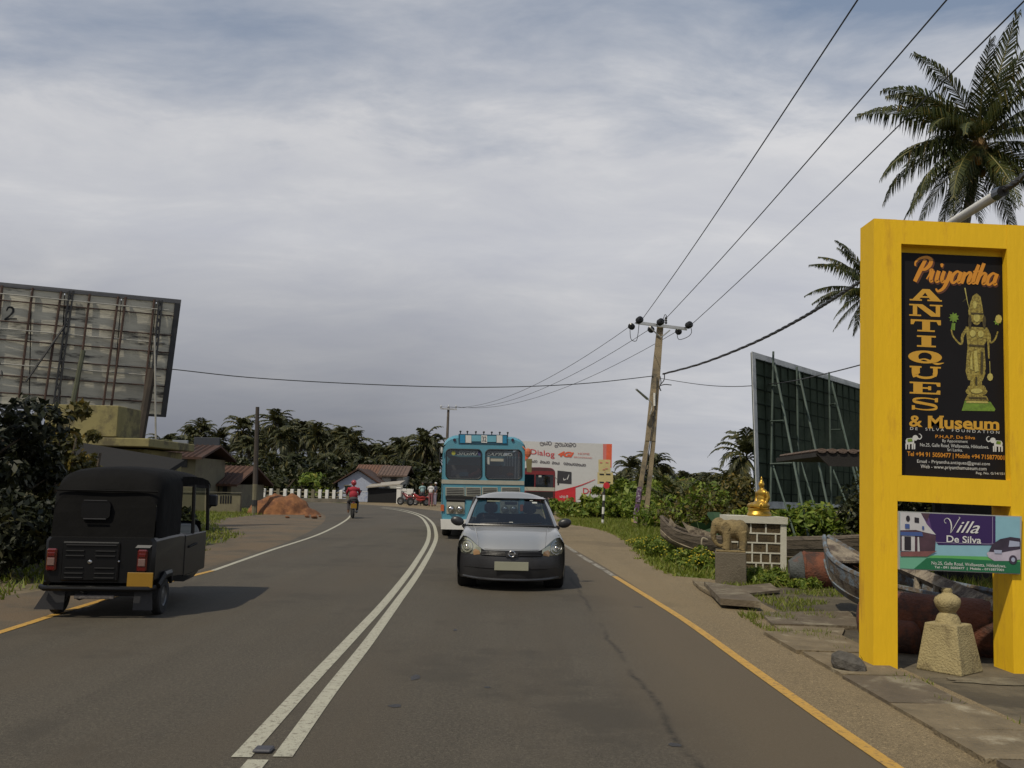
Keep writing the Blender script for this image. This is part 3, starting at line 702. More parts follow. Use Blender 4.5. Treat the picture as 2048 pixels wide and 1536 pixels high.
lamp = MB(); a, c = P(1272, 778, YP-.9), P(1295, 798, YP-.5); lamp.tube([a, c], [.055, .075], 8, flat=.6); lo = lamp.build('street_lamp_head', mGalv, pole, world=True)
b = MB(); b.tube(catmull([tuple(P(x, y, YP-d)) for x, y, d in ((1295, 798, .5), (1303, 806, .3), (1304, 815, .2), (1300, 830, .14))], 4), .02, 5); b.build('lamp_bracket', mWhite, pole, world=True)
b = MB(); b.tube([P(1309, 786, YP-.16), P(1309, 812, YP-.16)], .045, 8); b.build('conduit', mWhite, pole, world=True)
b = MB()
for pts in (((1320, 752), (1322, 765), (1319, 775), (1322, 782), (1318, 772)), ((1329, 749), (1328, 760), (1320, 770)), ((1321, 771), (1330, 769), (1343, 770)), ((1314, 755), (1313, 790), (1308, 830), (1298, 900), (1288, 960))):
    b.tube(catmull([tuple(P(x, y, YP-.16)) for x, y in pts], 4), .02, 4)
b.build('loose_cable', mWire, pole, world=True)
# far pole over the blue bus
fy = 74.0
fp = thing('utility_pole', 'far slim utility pole with small crossarm rising behind the blue bus', 'utility pole', (P(893, 900, fy).x, fy, 0))
b = MB(); b.tube([(P(889, 1012, fy).x, fy, 0), P(897, 815, fy)], [.16, .10], 7); b.build('shaft', M('old_wood', (.10, .085, .07), .9, var=.2), fp, world=True)
b = MB(); a, c = P(881, 817, fy-.15), P(914, 819, fy-.15); b.box((a+c)/2, ((c-a).length, .1, .12), ry=.03)
for x in (882, 897, 912): q = P(x, 813, fy-.15); b.lathe([(.05, -.15), (.08, 0), (.03, .15)], q, 6)
b.build('crossarm', mGalv, fp, world=True)
def wire(name, label, pts, r, mat=mWire, group='overhead power wires', cat='wire'):
    b = MB(); b.tube(pts, r, 5, caps=False); return tag(b.build(name, mat, smooth=True), label, cat, group)
def sagline(a, c, sag, n=24): return [Vector(a).lerp(Vector(c), i/n)-Vector((0, 0, sag*4*(i/n)*(1-i/n))) for i in range(n+1)]
def PZ(px, py, z): d = ray(px, py); return EYE + d*((z-CAMZ)/d.z)
for k, (x, y, nm) in enumerate(((1715, 0, 'leftmost'), (1893, 0, 'middle'), (2046, 4, 'rightmost'))):
    far = PZ(x, y, 8.6+.0*k); a = ipos[k]+Vector((.1, -.2, .02)); dv = (far-a)
    wire('power_wire', nm+' of the three bare wires running from the leaning pole to the upper right', [a+dv*t-Vector((0, 0, .10*math.sin(math.pi*min(1, t)))) for t in [i/12 for i in range(16)]], .013)
for k, (x, nm) in enumerate(((883, 'upper'), (897, 'middle'), (911, 'lower'))):
    wire('power_wire', nm+' of the three thin wires sagging from the leaning pole to the far pole', sagline(ipos[3+k]+Vector((-.1, .2, 0)), P(x, 813, fy-.15), 1.15), .012)
# twisted bundle cable, from the leaning pole over the yellow sign
ab = [tuple(P(x, y, Y)) for x, y, Y in ((1326, 748, YP-.1), (1400, 728, 30), (1500, 689, 24), (1600, 638, 19.5), (1700, 576, 16), (1790, 517, 13.4), (1900, 448, 11), (2010, 379, 9.2), (2048, 352, 8.6), (2200, 240, 7))]
ab = [Vector(p) for p in catmull(ab, 14)]
b = MB()
for s0 in range(3):
    pts = []
    for i, p in enumerate(ab):
        an = i*.9*(36/ max(8, p.y))*.5+s0*2.094; rr = .022
        pts.append(p+Vector((math.cos(an)*rr*.7, 0, math.sin(an)*rr)))
    b.tube(pts, .021, 5, caps=False)
tag(b.build('bundle_cable', mWire, smooth=True), 'thick twisted black cable rising from the leaning pole over the yellow sign', 'cable')
sl = [p for p in ab if P(1905, 445, 10.8).y >= p.y >= P(2003, 384, 9.3).y]
b = MB(); b.tube([P(1906, 444, 10.9)-Vector((0, 0, .0)), P(1998, 387, 9.35)], .055, 12); sleeve = b.build('cable_sleeve', mWhite, smooth=True)
tag(sleeve, 'white plastic pipe sleeved round the black cable above the yellow sign', 'pipe')
b = MB(); b.tube([P(1996, 388, 9.38), P(2006, 382, 9.2)], [.075, .06], 12); b.build('end_cap', mBlack, sleeve)
wire('telephone_wire', 'long sagging wire between the leaning pole and the left billboard', [Vector(p) for p in catmull([tuple(P(x, y, Y)) for x, y, Y in ((1306, 752, YP-.1), (1180, 766, 36), (1050, 773, 35), (900, 774, 34), (700, 767, 33), (500, 755, 32), (350, 739, 31), (300, 735, 31))], 5)], .018, group='low service wires')
wire('telephone_wire', 'thin wire from the leaning pole to the top of the green billboard', [Vector(p) for p in catmull([tuple(P(x, y, Y)) for x, y, Y in ((1322, 757, YP), (1400, 769, 31), (1470, 773, 27), (1560, 766, 21.5), (1640, 750, 18), (1728, 728, 15), (1900, 680, 12))], 5)], .012, group='low service wires')

# ================================================================== YELLOW SIGN
mYel = M('yellow_wall_paint', (.76, .465, .014), .7, var=.07, scale=1.6, bump=.1, bscale=18, col2=(.60, .34, .02), amt=.26, s2=1.6, spec=.25, stretch=(1.6, 1.6, .35))
YS = 8.45
lean = R(1.45)
S0 = P(1746, 1316, YS); S0.z = -.03; S0 = Vector((P(1746, 1311, YS).x, YS, -.03))
SG = Plane(S0, (math.cos(lean), 0, -math.sin(lean)), (math.sin(lean), 0, math.cos(lean)))   # front face of the sign
sign = thing('yellow_sign', 'tall yellow painted concrete sign frame for an antiques museum, nearest thing on the right', 'sign', S0)
def sbox(u0, v0, u1, v1, d0, d1):
    q = [SG.pt(u, v, -d) for d in (d0, d1) for u, v in ((u0, v0), (u1, v0), (u1, v1), (u0, v1))]
    return q, [(0, 1, 2, 3), (7, 6, 5, 4), (0, 4, 5, 1), (1, 5, 6, 2), (2, 6, 7, 3), (3, 7, 4, 0)]
uL, vT = SG.uv(1752, 437); uL = 0.0
uO = SG.uv(1795, 1100)[0]; uR0 = SG.uv(2026, 1250)[0]; uR1 = uR0+(uO-uL)
vA = SG.uv(1900, 1007)[1]; vB = SG.uv(1900, 955)[1]; vC = SG.uv(1900, 492)[1]
uPl = SG.uv(1803, 700)[0]; uPr = SG.uv(2037, 760)[0]
DP = .34
b = MB()
b.add(*sbox(uL, 0, uO, vT, 0, DP)); b.build('column', mYel, sign, world=True)
b = MB(); b.add(*sbox(uR0, 0, uR1, vT, 0, DP)); b.build('column', mYel, sign, world=True)
b = MB(); b.add(*sbox(uO, vA, uR0, vB, .002, DP-.002)); b.build('beam', mYel, sign, world=True)
b = MB(); b.add(*sbox(uO, vC, uR0, vT-.001, .002, DP-.002)); b.build('beam', mYel, sign, world=True)
b = MB(); b.add(*sbox(uO, vB, uR0, vC, .10, DP-.01)); b.build('back_panel', mYel, sign, world=True)
b = MB(); b.add(*sbox(uO, vB, uPl, vC, .0005, .098)); 
if uPl > uO+.005: b.build('jamb', mYel, sign, world=True)
mPrintBlack = M('print_black', (.008, .007, .008), .6, var=.1, bump=0, spec=.2)
mPrintGold = M('print_gold', (.56, .30, .025), .5, var=.05, bump=0)
mPrintOr = M('print_orange', (.60, .24, .015), .5, var=.05, bump=0)
mPrintWhite = M('print_white', (.55, .55, .53), .5, var=.03, bump=0)
mShadowGold = M('print_dark_brown', (.10, .030, .012), .5, var=.1, bump=0)
pn = MB(); z0 = -.092
pu0, pv1 = SG.uv(1805, 500); pu1, _ = SG.uv(2031, 509); _, pv0 = SG.uv(1905, 955)
pn.add(*sbox(pu0, pv0, pu1, pv1, .084, .0975)); panel = pn.build('poster_panel', mPrintBlack, sign, world=True)
BP = -.0835      # print height on the panel
def letters_on(name, mat, fn, parent):
    mb = MB(); fn(mb); return mb.build(name, mat, parent, world=True, fix=False)
def pxbox(l, t, r_, b_): return [(l, t), (r_, t), (r_, b_), (l, b_)]
def skew(l, t, r_, b_, k=.042):   # rows of the poster run downhill by k
    return [(l, t), (r_, t+(r_-l)*k), (r_, b_+(r_-l)*k), (l, b_)]
# --- wide slab letters, drawn as bars in a unit cell
SL = {
 'A': [[(.0, 0), (.38, 0), (.38, .12), (.0, .12)], [(.55, 0), (1, 0), (1, .12), (.55, .12)], [(.09, .12), (.30, .12), (.52, .82), (.40, 1)], [(.40, 1), (.62, 1), (.95, .12), (.64, .12)], [(.26, .27), (.70, .27), (.66, .40), (.31, .40)]],
 'N': [[(0, 0), (.36, 0), (.36, .12), (0, .12)], [(0, .88), (.34, .88), (.34, 1), (0, 1)], [(.62, .88), (1, .88), (1, 1), (.62, 1)], [(.11, .12), (.24, .12), (.24, .88), (.11, .88)], [(.80, 0), (.93, 0), (.93, .88), (.80, .88)], [(.16, 1), (.40, 1), (.93, 0), (.66, 0)]],
 'T': [[(.22, 0), (.80, 0), (.80, .13), (.22, .13)], [(.38, .13), (.64, .13), (.64, .87), (.38, .87)], [(0, .85), (1, .85), (1, 1), (0, 1)], [(0, .58), (.09, .58), (.15, .87), (0, .87)], [(1, .58), (1, .87), (.85, .87), (.91, .58)]],
 'I': [[(.22, 0), (.80, 0), (.80, .14), (.22, .14)], [(.36, .14), (.66, .14), (.66, .86), (.36, .86)], [(.22, .86), (.80, .86), (.80, 1), (.22, 1)]],
 'E': [[(0, 0), (1, 0), (1, .13), (0, .13)], [(.12, .13), (.42, .13), (.42, .87), (.12, .87)], [(0, .87), (1, .87), (1, 1), (0, 1)], [(.86, .13), (1, .13), (1, .34), (.90, .34)], [(.90, .66), (1, .66), (1, .87), (.86, .87)], [(.42, .44), (.68, .44), (.68, .57), (.42, .57)], [(.60, .34), (.70, .34), (.70, .67), (.60, .67)]],
 'U': [[(0, .87), (.38, .87), (.38, 1), (0, 1)], [(.66, .87), (1, .87), (1, 1), (.66, 1)]]}
def slab(ch, box, h, mb):
    (l, t), (r_, t2), (r2, b2), (l2, b_) = box
    def tf(x, y):
        px = (l+(r_-l)*x)*y+(l2+(r2-l2)*x)*(1-y); py = (t+(t2-t)*x)*y+(b_+(b2-b_)*x)*(1-y); return (px, py)
    for pol in SL.get(ch, []): fill(SG, [tf(x, y) for x, y in pol], h, mb)
    uvt = lambda x, y: SG.uv(*tf(x, y))
    if ch == 'U':
        pts = [(.20, .90), (.20, .45), (.26, .18), (.5, .07), (.74, .18), (.82, .45), (.82, .90)]; q = [uvt(*p) for p in catmull(pts, 6)]
        n = len(q); w0 = abs(uvt(.26, 0)[0]-uvt(0, 0)[0]); h0 = abs(uvt(0, .15)[1]-uvt(0, 0)[1])
        wd = [w0 if i < n*.28 else (w0*.55 if i > n*.72 else h0*1.25) for i in range(n)]
        z = hh(h)
        for f in stroke2(q, wd, 0): mb.poly([SG.pt(a, b_, z) for a, b_ in f])
    if ch in 'QO':
        for i in range(28):
            a0, a1 = 2*math.pi*i/28, 2*math.pi*(i+1)/28
            o = lambda a, k, kx: (.5+.5*k*kx*math.cos(a), .5+.5*k*math.sin(a))
            fill(SG, [o(a0, 1, 1), o(a1, 1, 1), o(a1, .68, .62/.68), o(a0, .68, .62/.68)] and [tf(*o(a0, 1, 1)), tf(*o(a1, 1, 1)), tf(.5+.5*.40*math.cos(a1), .5+.5*.70*math.sin(a1)), tf(.5+.5*.40*math.cos(a0), .5+.5*.70*math.sin(a0))], h, mb)
        z = hh(h)
        for f in stroke2([uvt(*p) for p in ((.34, .28), (.50, .33), (.68, .16), (.86, .0), (1.06, .10))], [.01, .014, .022, .020, .006]): mb.poly([SG.pt(a, b_, z) for a, b_ in f])
    if ch == 'S':
        pts = [(.90, .68), (.86, .86), (.5, .95), (.16, .86), (.14, .66), (.5, .52), (.84, .38), (.86, .14), (.5, .045), (.14, .14), (.10, .34)]
        q = [uvt(*p) for p in pts]; s0 = .008
        z = hh(h)
        for f in stroke2(q, [s0*1.1, s0*1.3, s0*1.5, s0*2.6, s0*3.4, s0*3.2, s0*3.4, s0*2.6, s0*1.5, s0*1.3, s0*1.1]): mb.poly([SG.pt(a, b_, z) for a, b_ in f])
        fill(SG, [tf(*p) for p in ((.84, .66), (.95, .66), (.95, 1), (.84, .96))], h, mb); fill(SG, [tf(*p) for p in ((.04, 0), (.15, .04), (.15, .36), (.04, .36))], h, mb)
LET = [('A', 1827, 573, 1892, 597), ('N', 1826, 604, 1893, 628), ('T', 1829, 635, 1890, 659), ('I', 1827, 667, 1893, 690), ('Q', 1824, 697, 1892, 723), ('U', 1827, 729, 1890, 754), ('E', 1827, 761, 1889, 785), ('S', 1829, 792, 1887, 818)]
for c, l, t, r_, b_ in LET: letters_on('letter', mPrintGold, lambda mb: slab(c, skew(l, t, r_, b_), BP, mb), panel)
# --- script headline drawn with a brush: cells follow each letter
SC = {'P': ([([(.30, 0), (.42, .9), (.56, 1.85)], [.24, .27, .22]), ([(-.05, 1.30), (-.12, 1.62), (.15, 1.95), (.62, 2.05), (.98, 1.85), (1.02, 1.45), (.80, 1.08), (.48, .98)], [.10, .12, .15, .2, .24, .26, .2, .12]), ], 1.12),
 'r': ([([(.0, .25), (.12, .75), (.10, 1.02), (.28, .98)], [.08, .12, .18, .2]), ([(.30, 1.0), (.30, .5), (.36, .10), (.55, .12)], [.22, .24, .2, .1])], .60),
 'i': ([([(.12, .98), (.14, .5), (.20, .10), (.42, .14)], [.24, .25, .22, .1]), ([(.12, 1.42), (.22, 1.44), (.32, 1.42)], [.20, .26, .20])], .44),
 'y': ([([(.10, .98), (.10, .4), (.22, .08), (.45, .2)], [.22, .24, .2, .12]), ([(.58, .98), (.56, .2), (.44, -.45), (.12, -.72), (-.10, -.5)], [.22, .25, .2, .15, .1])], .76),
 'a': ([([(.60, .85), (.32, 1.0), (.08, .65), (.12, .2), (.34, .04), (.56, .35)], [.12, .15, .22, .22, .15, .12]), ([(.64, .98), (.62, .45), (.68, .10), (.88, .16)], [.22, .25, .2, .1])], .84),
 'n': ([([(.10, .98), (.10, .5), (.10, .02)], [.22, .24, .22]), ([(.14, .55), (.36, .95), (.56, .85), (.55, .35), (.62, .08), (.80, .16)], [.1, .15, .22, .24, .2, .1])], .76),
 't': ([([(.16, 1.65), (.12, .8), (.16, .15), (.36, .12)], [.2, .25, .22, .1]), ([(-.1, 1.06), (.2, 1.10), (.62, 1.12)], [.09, .11, .09])], .38),
 'h': ([([(.14, 1.80), (.10, .9), (.08, .02)], [.22, .25, .22]), ([(.12, .55), (.34, .95), (.54, .85), (.54, .35), (.60, .08), (.78, .16)], [.1, .15, .22, .24, .2, .1])], .76)}
def script(word, pl, x0, y0, x1, y1, h, mb, slant=.30, grow=1.0):
    tot = sum(SC[c][1] for c in word); k = (x1-x0)/tot; kv = abs(pl.uv(x0, y0-10)[1]-pl.uv(x0, y0)[1])/10; ku = abs(pl.uv(x0+10, y0)[0]-pl.uv(x0, y0)[0])/10
    adv = 0
    for c in word:
        for pts, wd in SC[c][0]:
            def tf(x, y):
                X = (adv+x+slant*(y-.5))*k; return pl.uv(x0+X, y0+(y1-y0)*(X/(x1-x0))-y*k*.92)
            q = [(tf(x, y)) for x, y in pts]; z = hh(h)
            for f in stroke2(q, [v*k*ku*grow for v in wd]): mb.poly([pl.pt(a, b_, z) for a, b_ in f])
        adv += SC[c][1]
letters_on('lettering', mShadowGold, lambda mb: script('Priyantha', SG, 1835, 561, 2007, 569.5, BP-.001, mb, grow=1.7), panel)
letters_on('lettering', mPrintOr, lambda mb: script('Priyantha', SG, 1833, 559, 2005, 567.5, BP+.003, mb, grow=1.2), panel)
def f_mus(mb):
    text(SG, '&', skew(1826, 829, 1853, 852), BP, mb, offset=.02)
    text(SG, 'Museum', skew(1864, 830, 2008, 855, .032), BP, mb, offset=.028)
    for x, w in ((1866, 34), (1902, 18), (1943, 0), (1978, 0)):    # slab feet of the letters
        pass
letters_on('lettering', mPrintGold, f_mus, panel)
def f_serif(mb):
    for (x, wx) in ((1864, 9), (1887, 9)):
        fill(SG, skew(x, 852, x+wx, 855.5, .03), BP, mb); fill(SG, skew(x, 830, x+wx, 833, .03), BP, mb)
    for x in (1905, 1922, 1954, 1972, 1985, 1999): fill(SG, skew(x-4, 853+(x-1864)*.03, x+5, 855.6+(x-1864)*.03, .03), BP, mb)
letters_on('lettering', mPrintGold, f_serif, panel)
def f_white(mb):
    text(SG, 'DE  SILVA  FOUNDATION', skew(1828, 853, 2008, 858.5, .045), BP, mb, spacing=1.6)
    text(SG, 'By Appointment', skew(1893, 877.5, 1944, 885, .035), BP, mb)
    text(SG, 'No.25, Galle Road, Wellawatta, Hikkaduwa.', skew(1848, 885, 1987, 893, .035), BP, mb)
    text(SG, 'Sri Lanka.', skew(1903, 895.5, 1934, 901.5, .035), BP, mb)
    text(SG, 'Email - Priyantha.antiques@gmai.com', skew(1842, 918, 1989, 927, .038), BP, mb)
    text(SG, 'Web - www.priyanthamuseum.com', skew(1849, 928.5, 1982, 938, .038), BP, mb)
    text(SG, 'Reg. No. G/14/1511', skew(1961, 943, 2022, 949.5, .03), BP, mb)
letters_on('lettering', mPrintWhite, f_white, panel)
def f_or(mb):
    text(SG, 'P.H.A.P. De Silva', skew(1879, 868.5, 1959, 875, .035), BP, mb, offset=.01)
    text(SG, 'Tel +94 91 5050477 | Mobile +94 715877001', skew(1822, 902, 2018, 914, .042), BP, mb, offset=.016)
letters_on('lettering', mPrintOr, f_or, panel)
# --- printed bronze figure on the poster: plain four-armed standing antique, in flat tones
mBr1 = M('print_bronze', (.19, .14, .018), .45, var=.55, scale=45, bump=0, col2=(.36, .29, .06), amt=.5, s2=50)
mBr2 = M('print_bronze_dark', (.055, .040, .008), .5, var=.5, scale=40, bump=0)
mBr3 = M('print_bronze_light', (.42, .36, .09), .4, var=.3, scale=40, bump=0)
mGreenB = M('print_green_bronze', (.13, .22, .02), .5, var=.4, scale=30, bump=0)
def ellp(cx, cy, rx, ry, n=18, a0=0): return [(cx+rx*math.cos(2*math.pi*i/n+a0), cy+ry*math.sin(2*math.pi*i/n+a0)) for i in range(n)]
def fb(mb):
    for pol in ([(1948, 640), (1945, 618), (1950, 600), (1954, 588), (1962, 583), (1970, 590), (1973, 606), (1978, 640)], ellp(1962, 633, 10, 14), [(1940, 650), (1984, 652), (1982, 680), (1976, 690), (1976, 720), (1980, 745), (1974, 760), (1945, 758), (1940, 740), (1944, 700), (1944, 688)],
                [(1944, 690), (1978, 692), (1981, 735), (1974, 750), (1947, 748), (1941, 725)], [(1951, 748), (1960, 748), (1959, 768), (1949, 768)], [(1962, 748), (1972, 748), (1973, 768), (1963, 768)],
                ellp(1962, 775, 19, 9), ellp(1962, 781, 22, 10), [(1944, 788), (1982, 790), (1987, 800), (1938, 799)]): fill(SG, pol, BP, mb)
    for p, wd in ((((1942, 655), (1934, 668), (1932, 684), (1925, 682), (1914, 668), (1911, 655)), [.030, .03, .022, .018, .015, .013]), (((1982, 655), (1988, 668), (1990, 682), (1999, 676), (2005, 660)), [.030, .024, .018, .016, .013]), (((1984, 660), (1986, 690), (1987, 715)), [.022, .018, .014])):
        z = hh(BP)
        for f in stroke2([SG.uv(*q) for q in p], wd): mb.poly([SG.pt(a, b_, z) for a, b_ in f])
letters_on('printed_figure', mBr1, fb, panel)
def fl(mb):
    for pol in (ellp(1962, 632, 6.5, 9), ellp(1954, 664, 6, 7), ellp(1970, 665, 6, 7), ellp(1962, 780, 12, 5), [(1956, 700), (1962, 698), (1966, 740), (1958, 742)], [(1949, 716), (1952, 700), (1954, 738), (1949, 736)], ellp(1989, 752, 6, 8, 8), ellp(1958, 606, 4, 8), [(1942, 800), (1984, 801), (1986, 805), (1940, 804)], ellp(2006, 635, 7, 9, 8)): fill(SG, pol, BP+.003, mb)
    for p, wd in ((((1938, 572), (1943, 600), (1947, 615)), [.012, .006, .002]), (((1988, 720), (1989, 745)), [.006, .006]), (((1934, 600), (1944, 590)), [.001, .001])):
        z = hh(BP+.003)
        for f in stroke2([SG.uv(*q) for q in p], wd): mb.poly([SG.pt(a, b_, z) for a, b_ in f])
letters_on('printed_highlights', mBr3, fl, panel)
def fd(mb):
    for pol in (ellp(1948, 640, 3.5, 14), ellp(1977, 641, 3.5, 13), [(1959, 752), (1963, 752), (1963, 768), (1959, 768)], [(1946, 686), (1978, 688), (1978, 691), (1946, 689)], [(1946, 792), (1982, 793), (1982, 796), (1946, 795)], [(1970, 700), (1975, 702), (1974, 745), (1969, 745)], [(1950, 622), (1975, 623), (1975, 626), (1950, 625)]): fill(SG, pol, BP+.0062, mb)
letters_on('printed_shadows', mBr2, fd, panel)
def fg(mb):
    star = lambda cx, cy, r1, r2, n: [(cx+(r1 if i % 2 else r2)*math.cos(math.pi*i/n), cy+(r1 if i % 2 else r2)*math.sin(math.pi*i/n)) for i in range(2*n)]
    for pol in (star(1916, 632, 11, 7, 9), [(1912, 643), (1919, 643), (1918, 658), (1910, 656)], star(2004, 640, 8, 5, 7), [(1932, 820), (1938, 800), (1990, 802), (2000, 817), (1998, 821)]): fill(SG, pol, BP+.002, mb)
letters_on('printed_wheel', mGreenB, fg, panel)
def feleph(mb, cx, cy, s, k):
    P_ = lambda pts: fill(SG, [(cx+s*x*k, cy+y*k) for x, y in pts], BP+.002, mb)
    P_([(-9, -3), (-7, -7), (2, -8), (6, -4), (6, 2), (-8, 4)]); P_(ellp(8, -8, 5, 5, 10))
    for x in (-8, -3, 3, 6.5): P_([(x-1.4, 2), (x+1.6, 2), (x+1.2, 12), (x-1.2, 12)])
    z = hh(BP+.002)
    for f in stroke2([SG.uv(cx+s*x*k, cy+y*k) for x, y in ((11, -8), (16, -6), (19, -10), (17, -14), (14, -15))], [.013, .011, .009, .007, .004]): mb.poly([SG.pt(a, b_, z) for a, b_ in f])
letters_on('printed_elephant', mPrintWhite, lambda mb: (feleph(mb, 1829, 884, 1, 1.15), feleph(mb, 2004, 889, -1, 1.15)), panel)
letters_on('printed_saddle', mGreenB, lambda mb: (fill(SG, [(1822, 877), (1831, 876), (1833, 882), (1823, 883)], BP+.006, mb), fill(SG, [(2002, 881), (2011, 882), (2010, 888), (2001, 887)], BP+.006, mb)), panel)
# --- villa board hung in the lower opening
VB = MB(); vd = -.012
q = [SG.uv(*p) for p in ((1795, 1022), (2040, 1032.5), (2037, 1148), (1795, 1138))]
VB.prism([SG.pt(a, c, .030) for a, c in q], SG.n*(-.028)); 
villa = thing('villa_sign', 'purple and green villa name board fixed across the lower opening of the yellow sign', 'sign', SG.pt(q[0][0], q[3][1], 0))
mVf = M('board_edge', (.35, .36, .34), .5, var=.1, bump=0)
VB.build('board', mVf, villa, world=True)
BV = .031
def pr(name, rgb, fn, h=None, **kw):
    mm = M('print_'+name, rgb, .45, var=kw.get('var', .04), bump=0, scale=kw.get('scale', 8)); mb = MB(); fn(mb); return mb.build('print_'+name, mm, villa, world=True, fix=False)
def vs(x0, y0, x1, y1):            # box in the board's sheared pixel frame
    k = .043; return [(x0, y0+(x0-1797)*k), (x1, y0+(x1-1797)*k), (x1, y1+(x1-1797)*k), (x0, y1+(x0-1797)*k)]
def vp(pts): return [(x, y+(x-1797)*.043) for x, y in pts]
pr('sky_blue', (.22, .42, .50), lambda mb: fill(SG, vs(1797, 1024, 2036, 1136), BV, mb))
pr('lime_green', (.10, .36, .10), lambda mb: fill(SG, vp([(1797, 1113), (1870, 1107), (2036, 1104), (2036, 1136), (1797, 1136)]), BV+.002, mb))
pr('pale_green', (.13, .36, .24), lambda mb: fill(SG, vp([(1797, 1113), (1858, 1110), (1824, 1136), (1797, 1136)]), BV+.0035, mb))
pr('dark_green', (.012, .13, .055), lambda mb: fill(SG, vp([(1824, 1136), (1850, 1113), (1900, 1111.5), (2036, 1113), (2036, 1136)]), BV+.005, mb))
pr('purple', (.030, .010, .085), lambda mb: fill(SG, vp([(1848, 1024), (1987, 1024), (1987, 1082), (1873, 1086), (1862, 1070)]), BV+.002, mb))
pr('violet', (.10, .05, .17), lambda mb: (fill(SG, vp([(1834, 1024), (1852, 1024), (1864, 1072), (1873, 1082), (1858, 1070), (1846, 1045)]), BV+.004, mb)), var=.4)
pr('white_wall', (.50, .49, .50), lambda mb: (fill(SG, vp([(1797, 1024), (1838, 1024), (1850, 1046), (1868, 1066), (1845, 1062), (1828, 1058), (1797, 1060)]), BV+.006, mb), fill(SG, vp([(1800, 1070), (1826, 1070), (1826, 1101), (1800, 1101)]), BV+.006, mb), fill(SG, vp([(1831, 1072), (1834, 1072), (1836, 1108), (1831, 1108)]), BV+.009, mb)), var=.1)
pr('house_shade', (.07, .035, .05), lambda mb: (fill(SG, vp([(1797, 1060), (1830, 1058), (1868, 1068), (1866, 1100), (1797, 1102)]), BV+.0045, mb), fill(SG, vp([(1838, 1024), (1856, 1024), (1850, 1040)]), BV+.0065, mb)), var=.3)
pr('house_openings', (.018, .014, .02), lambda mb: (fill(SG, vp([(1805, 1072), (1818, 1072), (1818, 1099), (1805, 1099)]), BV+.009, mb), fill(SG, vp(ellp(1812, 1036, 4, 6)), BV+.009, mb), fill(SG, vp([(1825, 1033), (1834, 1034), (1834, 1044), (1825, 1043)]), BV+.009, mb)))
pr('awning_blue', (.05, .09, .26), lambda mb: (fill(SG, vp([(1797, 1063), (1840, 1062), (1842, 1070), (1797, 1070)]), BV+.0105, mb), fill(SG, vp([(1806, 1047), (1815, 1047), (1815, 1056), (1806, 1056)]), BV+.0105, mb), fill(SG, vp([(1840, 1050), (1844, 1050), (1844, 1057), (1840, 1057)]), BV+.0105, mb)))
pr('terrace', (.20, .08, .075), lambda mb: fill(SG, vp([(1797, 1103), (1870, 1098), (1850, 1110), (1797, 1112)]), BV+.008, mb), var=.25)
pr('lettering', (.62, .62, .60), lambda mb: (text(SG, 'illa', vp([(1912, 1037), (1957, 1036), (1953, 1060), (1908, 1060)]), BV+.006, mb, shear=.32, offset=.004),
    [ [mb.poly([SG.pt(a, c_, BV+.0065) for a, c_ in f]) for f in stroke2([SG.uv(*p) for p in vp(pts)], wd)] for pts, wd in
      ((((1889, 1042), (1886, 1041), (1885, 1036), (1890, 1032), (1896, 1036), (1899, 1048), (1897, 1062)), [.004, .004, .004, .005, .011, .011, .002]), (((1897, 1062), (1903, 1052), (1912, 1036), (1916, 1030), (1913, 1029)), [.002, .005, .006, .005, .002])) ],
    text(SG, 'De Silva', vp([(1889, 1066), (1958, 1066), (1958, 1080), (1889, 1080)]), BV+.006, mb, offset=.016),
    text(SG, 'No.25, Galle Road, Wellawatta, Hikkaduwa.', vp([(1859, 1119), (2007, 1119), (2007, 1126.5), (1859, 1126.5)]), BV+.0085, mb),
    text(SG, 'Tel - 091 5050477  |  Mobile - 0715877001', vp([(1865, 1128), (2003, 1128), (2003, 1134), (1865, 1134)]), BV+.0085, mb, offset=.012)))
pr('border_line', (.40, .36, .5), lambda mb: [mb.poly([SG.pt(a, c_, BV+.0055) for a, c_ in f]) for f in stroke2([SG.uv(*p) for p in vp([(1866, 1081), (1972, 1080), (1980, 1076), (1981, 1068), (1981, 1025)])], .0035, 5)])
pr('car_body', (.42, .38, .46), lambda mb: fill(SG, vp([(1969, 1098), (1975, 1094), (2000, 1094), (2036, 1086), (2036, 1108), (2012, 1112), (1984, 1113), (1972, 1106)]), BV+.007, mb), var=.15)
pr('car_glass', (.035, .025, .045), lambda mb: (fill(SG, vp([(1973, 1095), (1980, 1080), (1996, 1069), (2016, 1064), (2036, 1066), (2036, 1087), (2000, 1095)]), BV+.009, mb), fill(SG, vp(ellp(2021, 1109, 8, 9)), BV+.011, mb)), var=.4)
pr('car_shine', (.33, .36, .48), lambda mb: (fill(SG, vp([(2014, 1071), (2034, 1073), (2034, 1082), (2012, 1084)]), BV+.0115, mb), fill(SG, vp([(1983, 1091), (1999, 1091), (1998, 1098), (1984, 1098)]), BV+.0115, mb), fill(SG, vp(ellp(2021, 1109, 4, 4.5)), BV+.013, mb)))

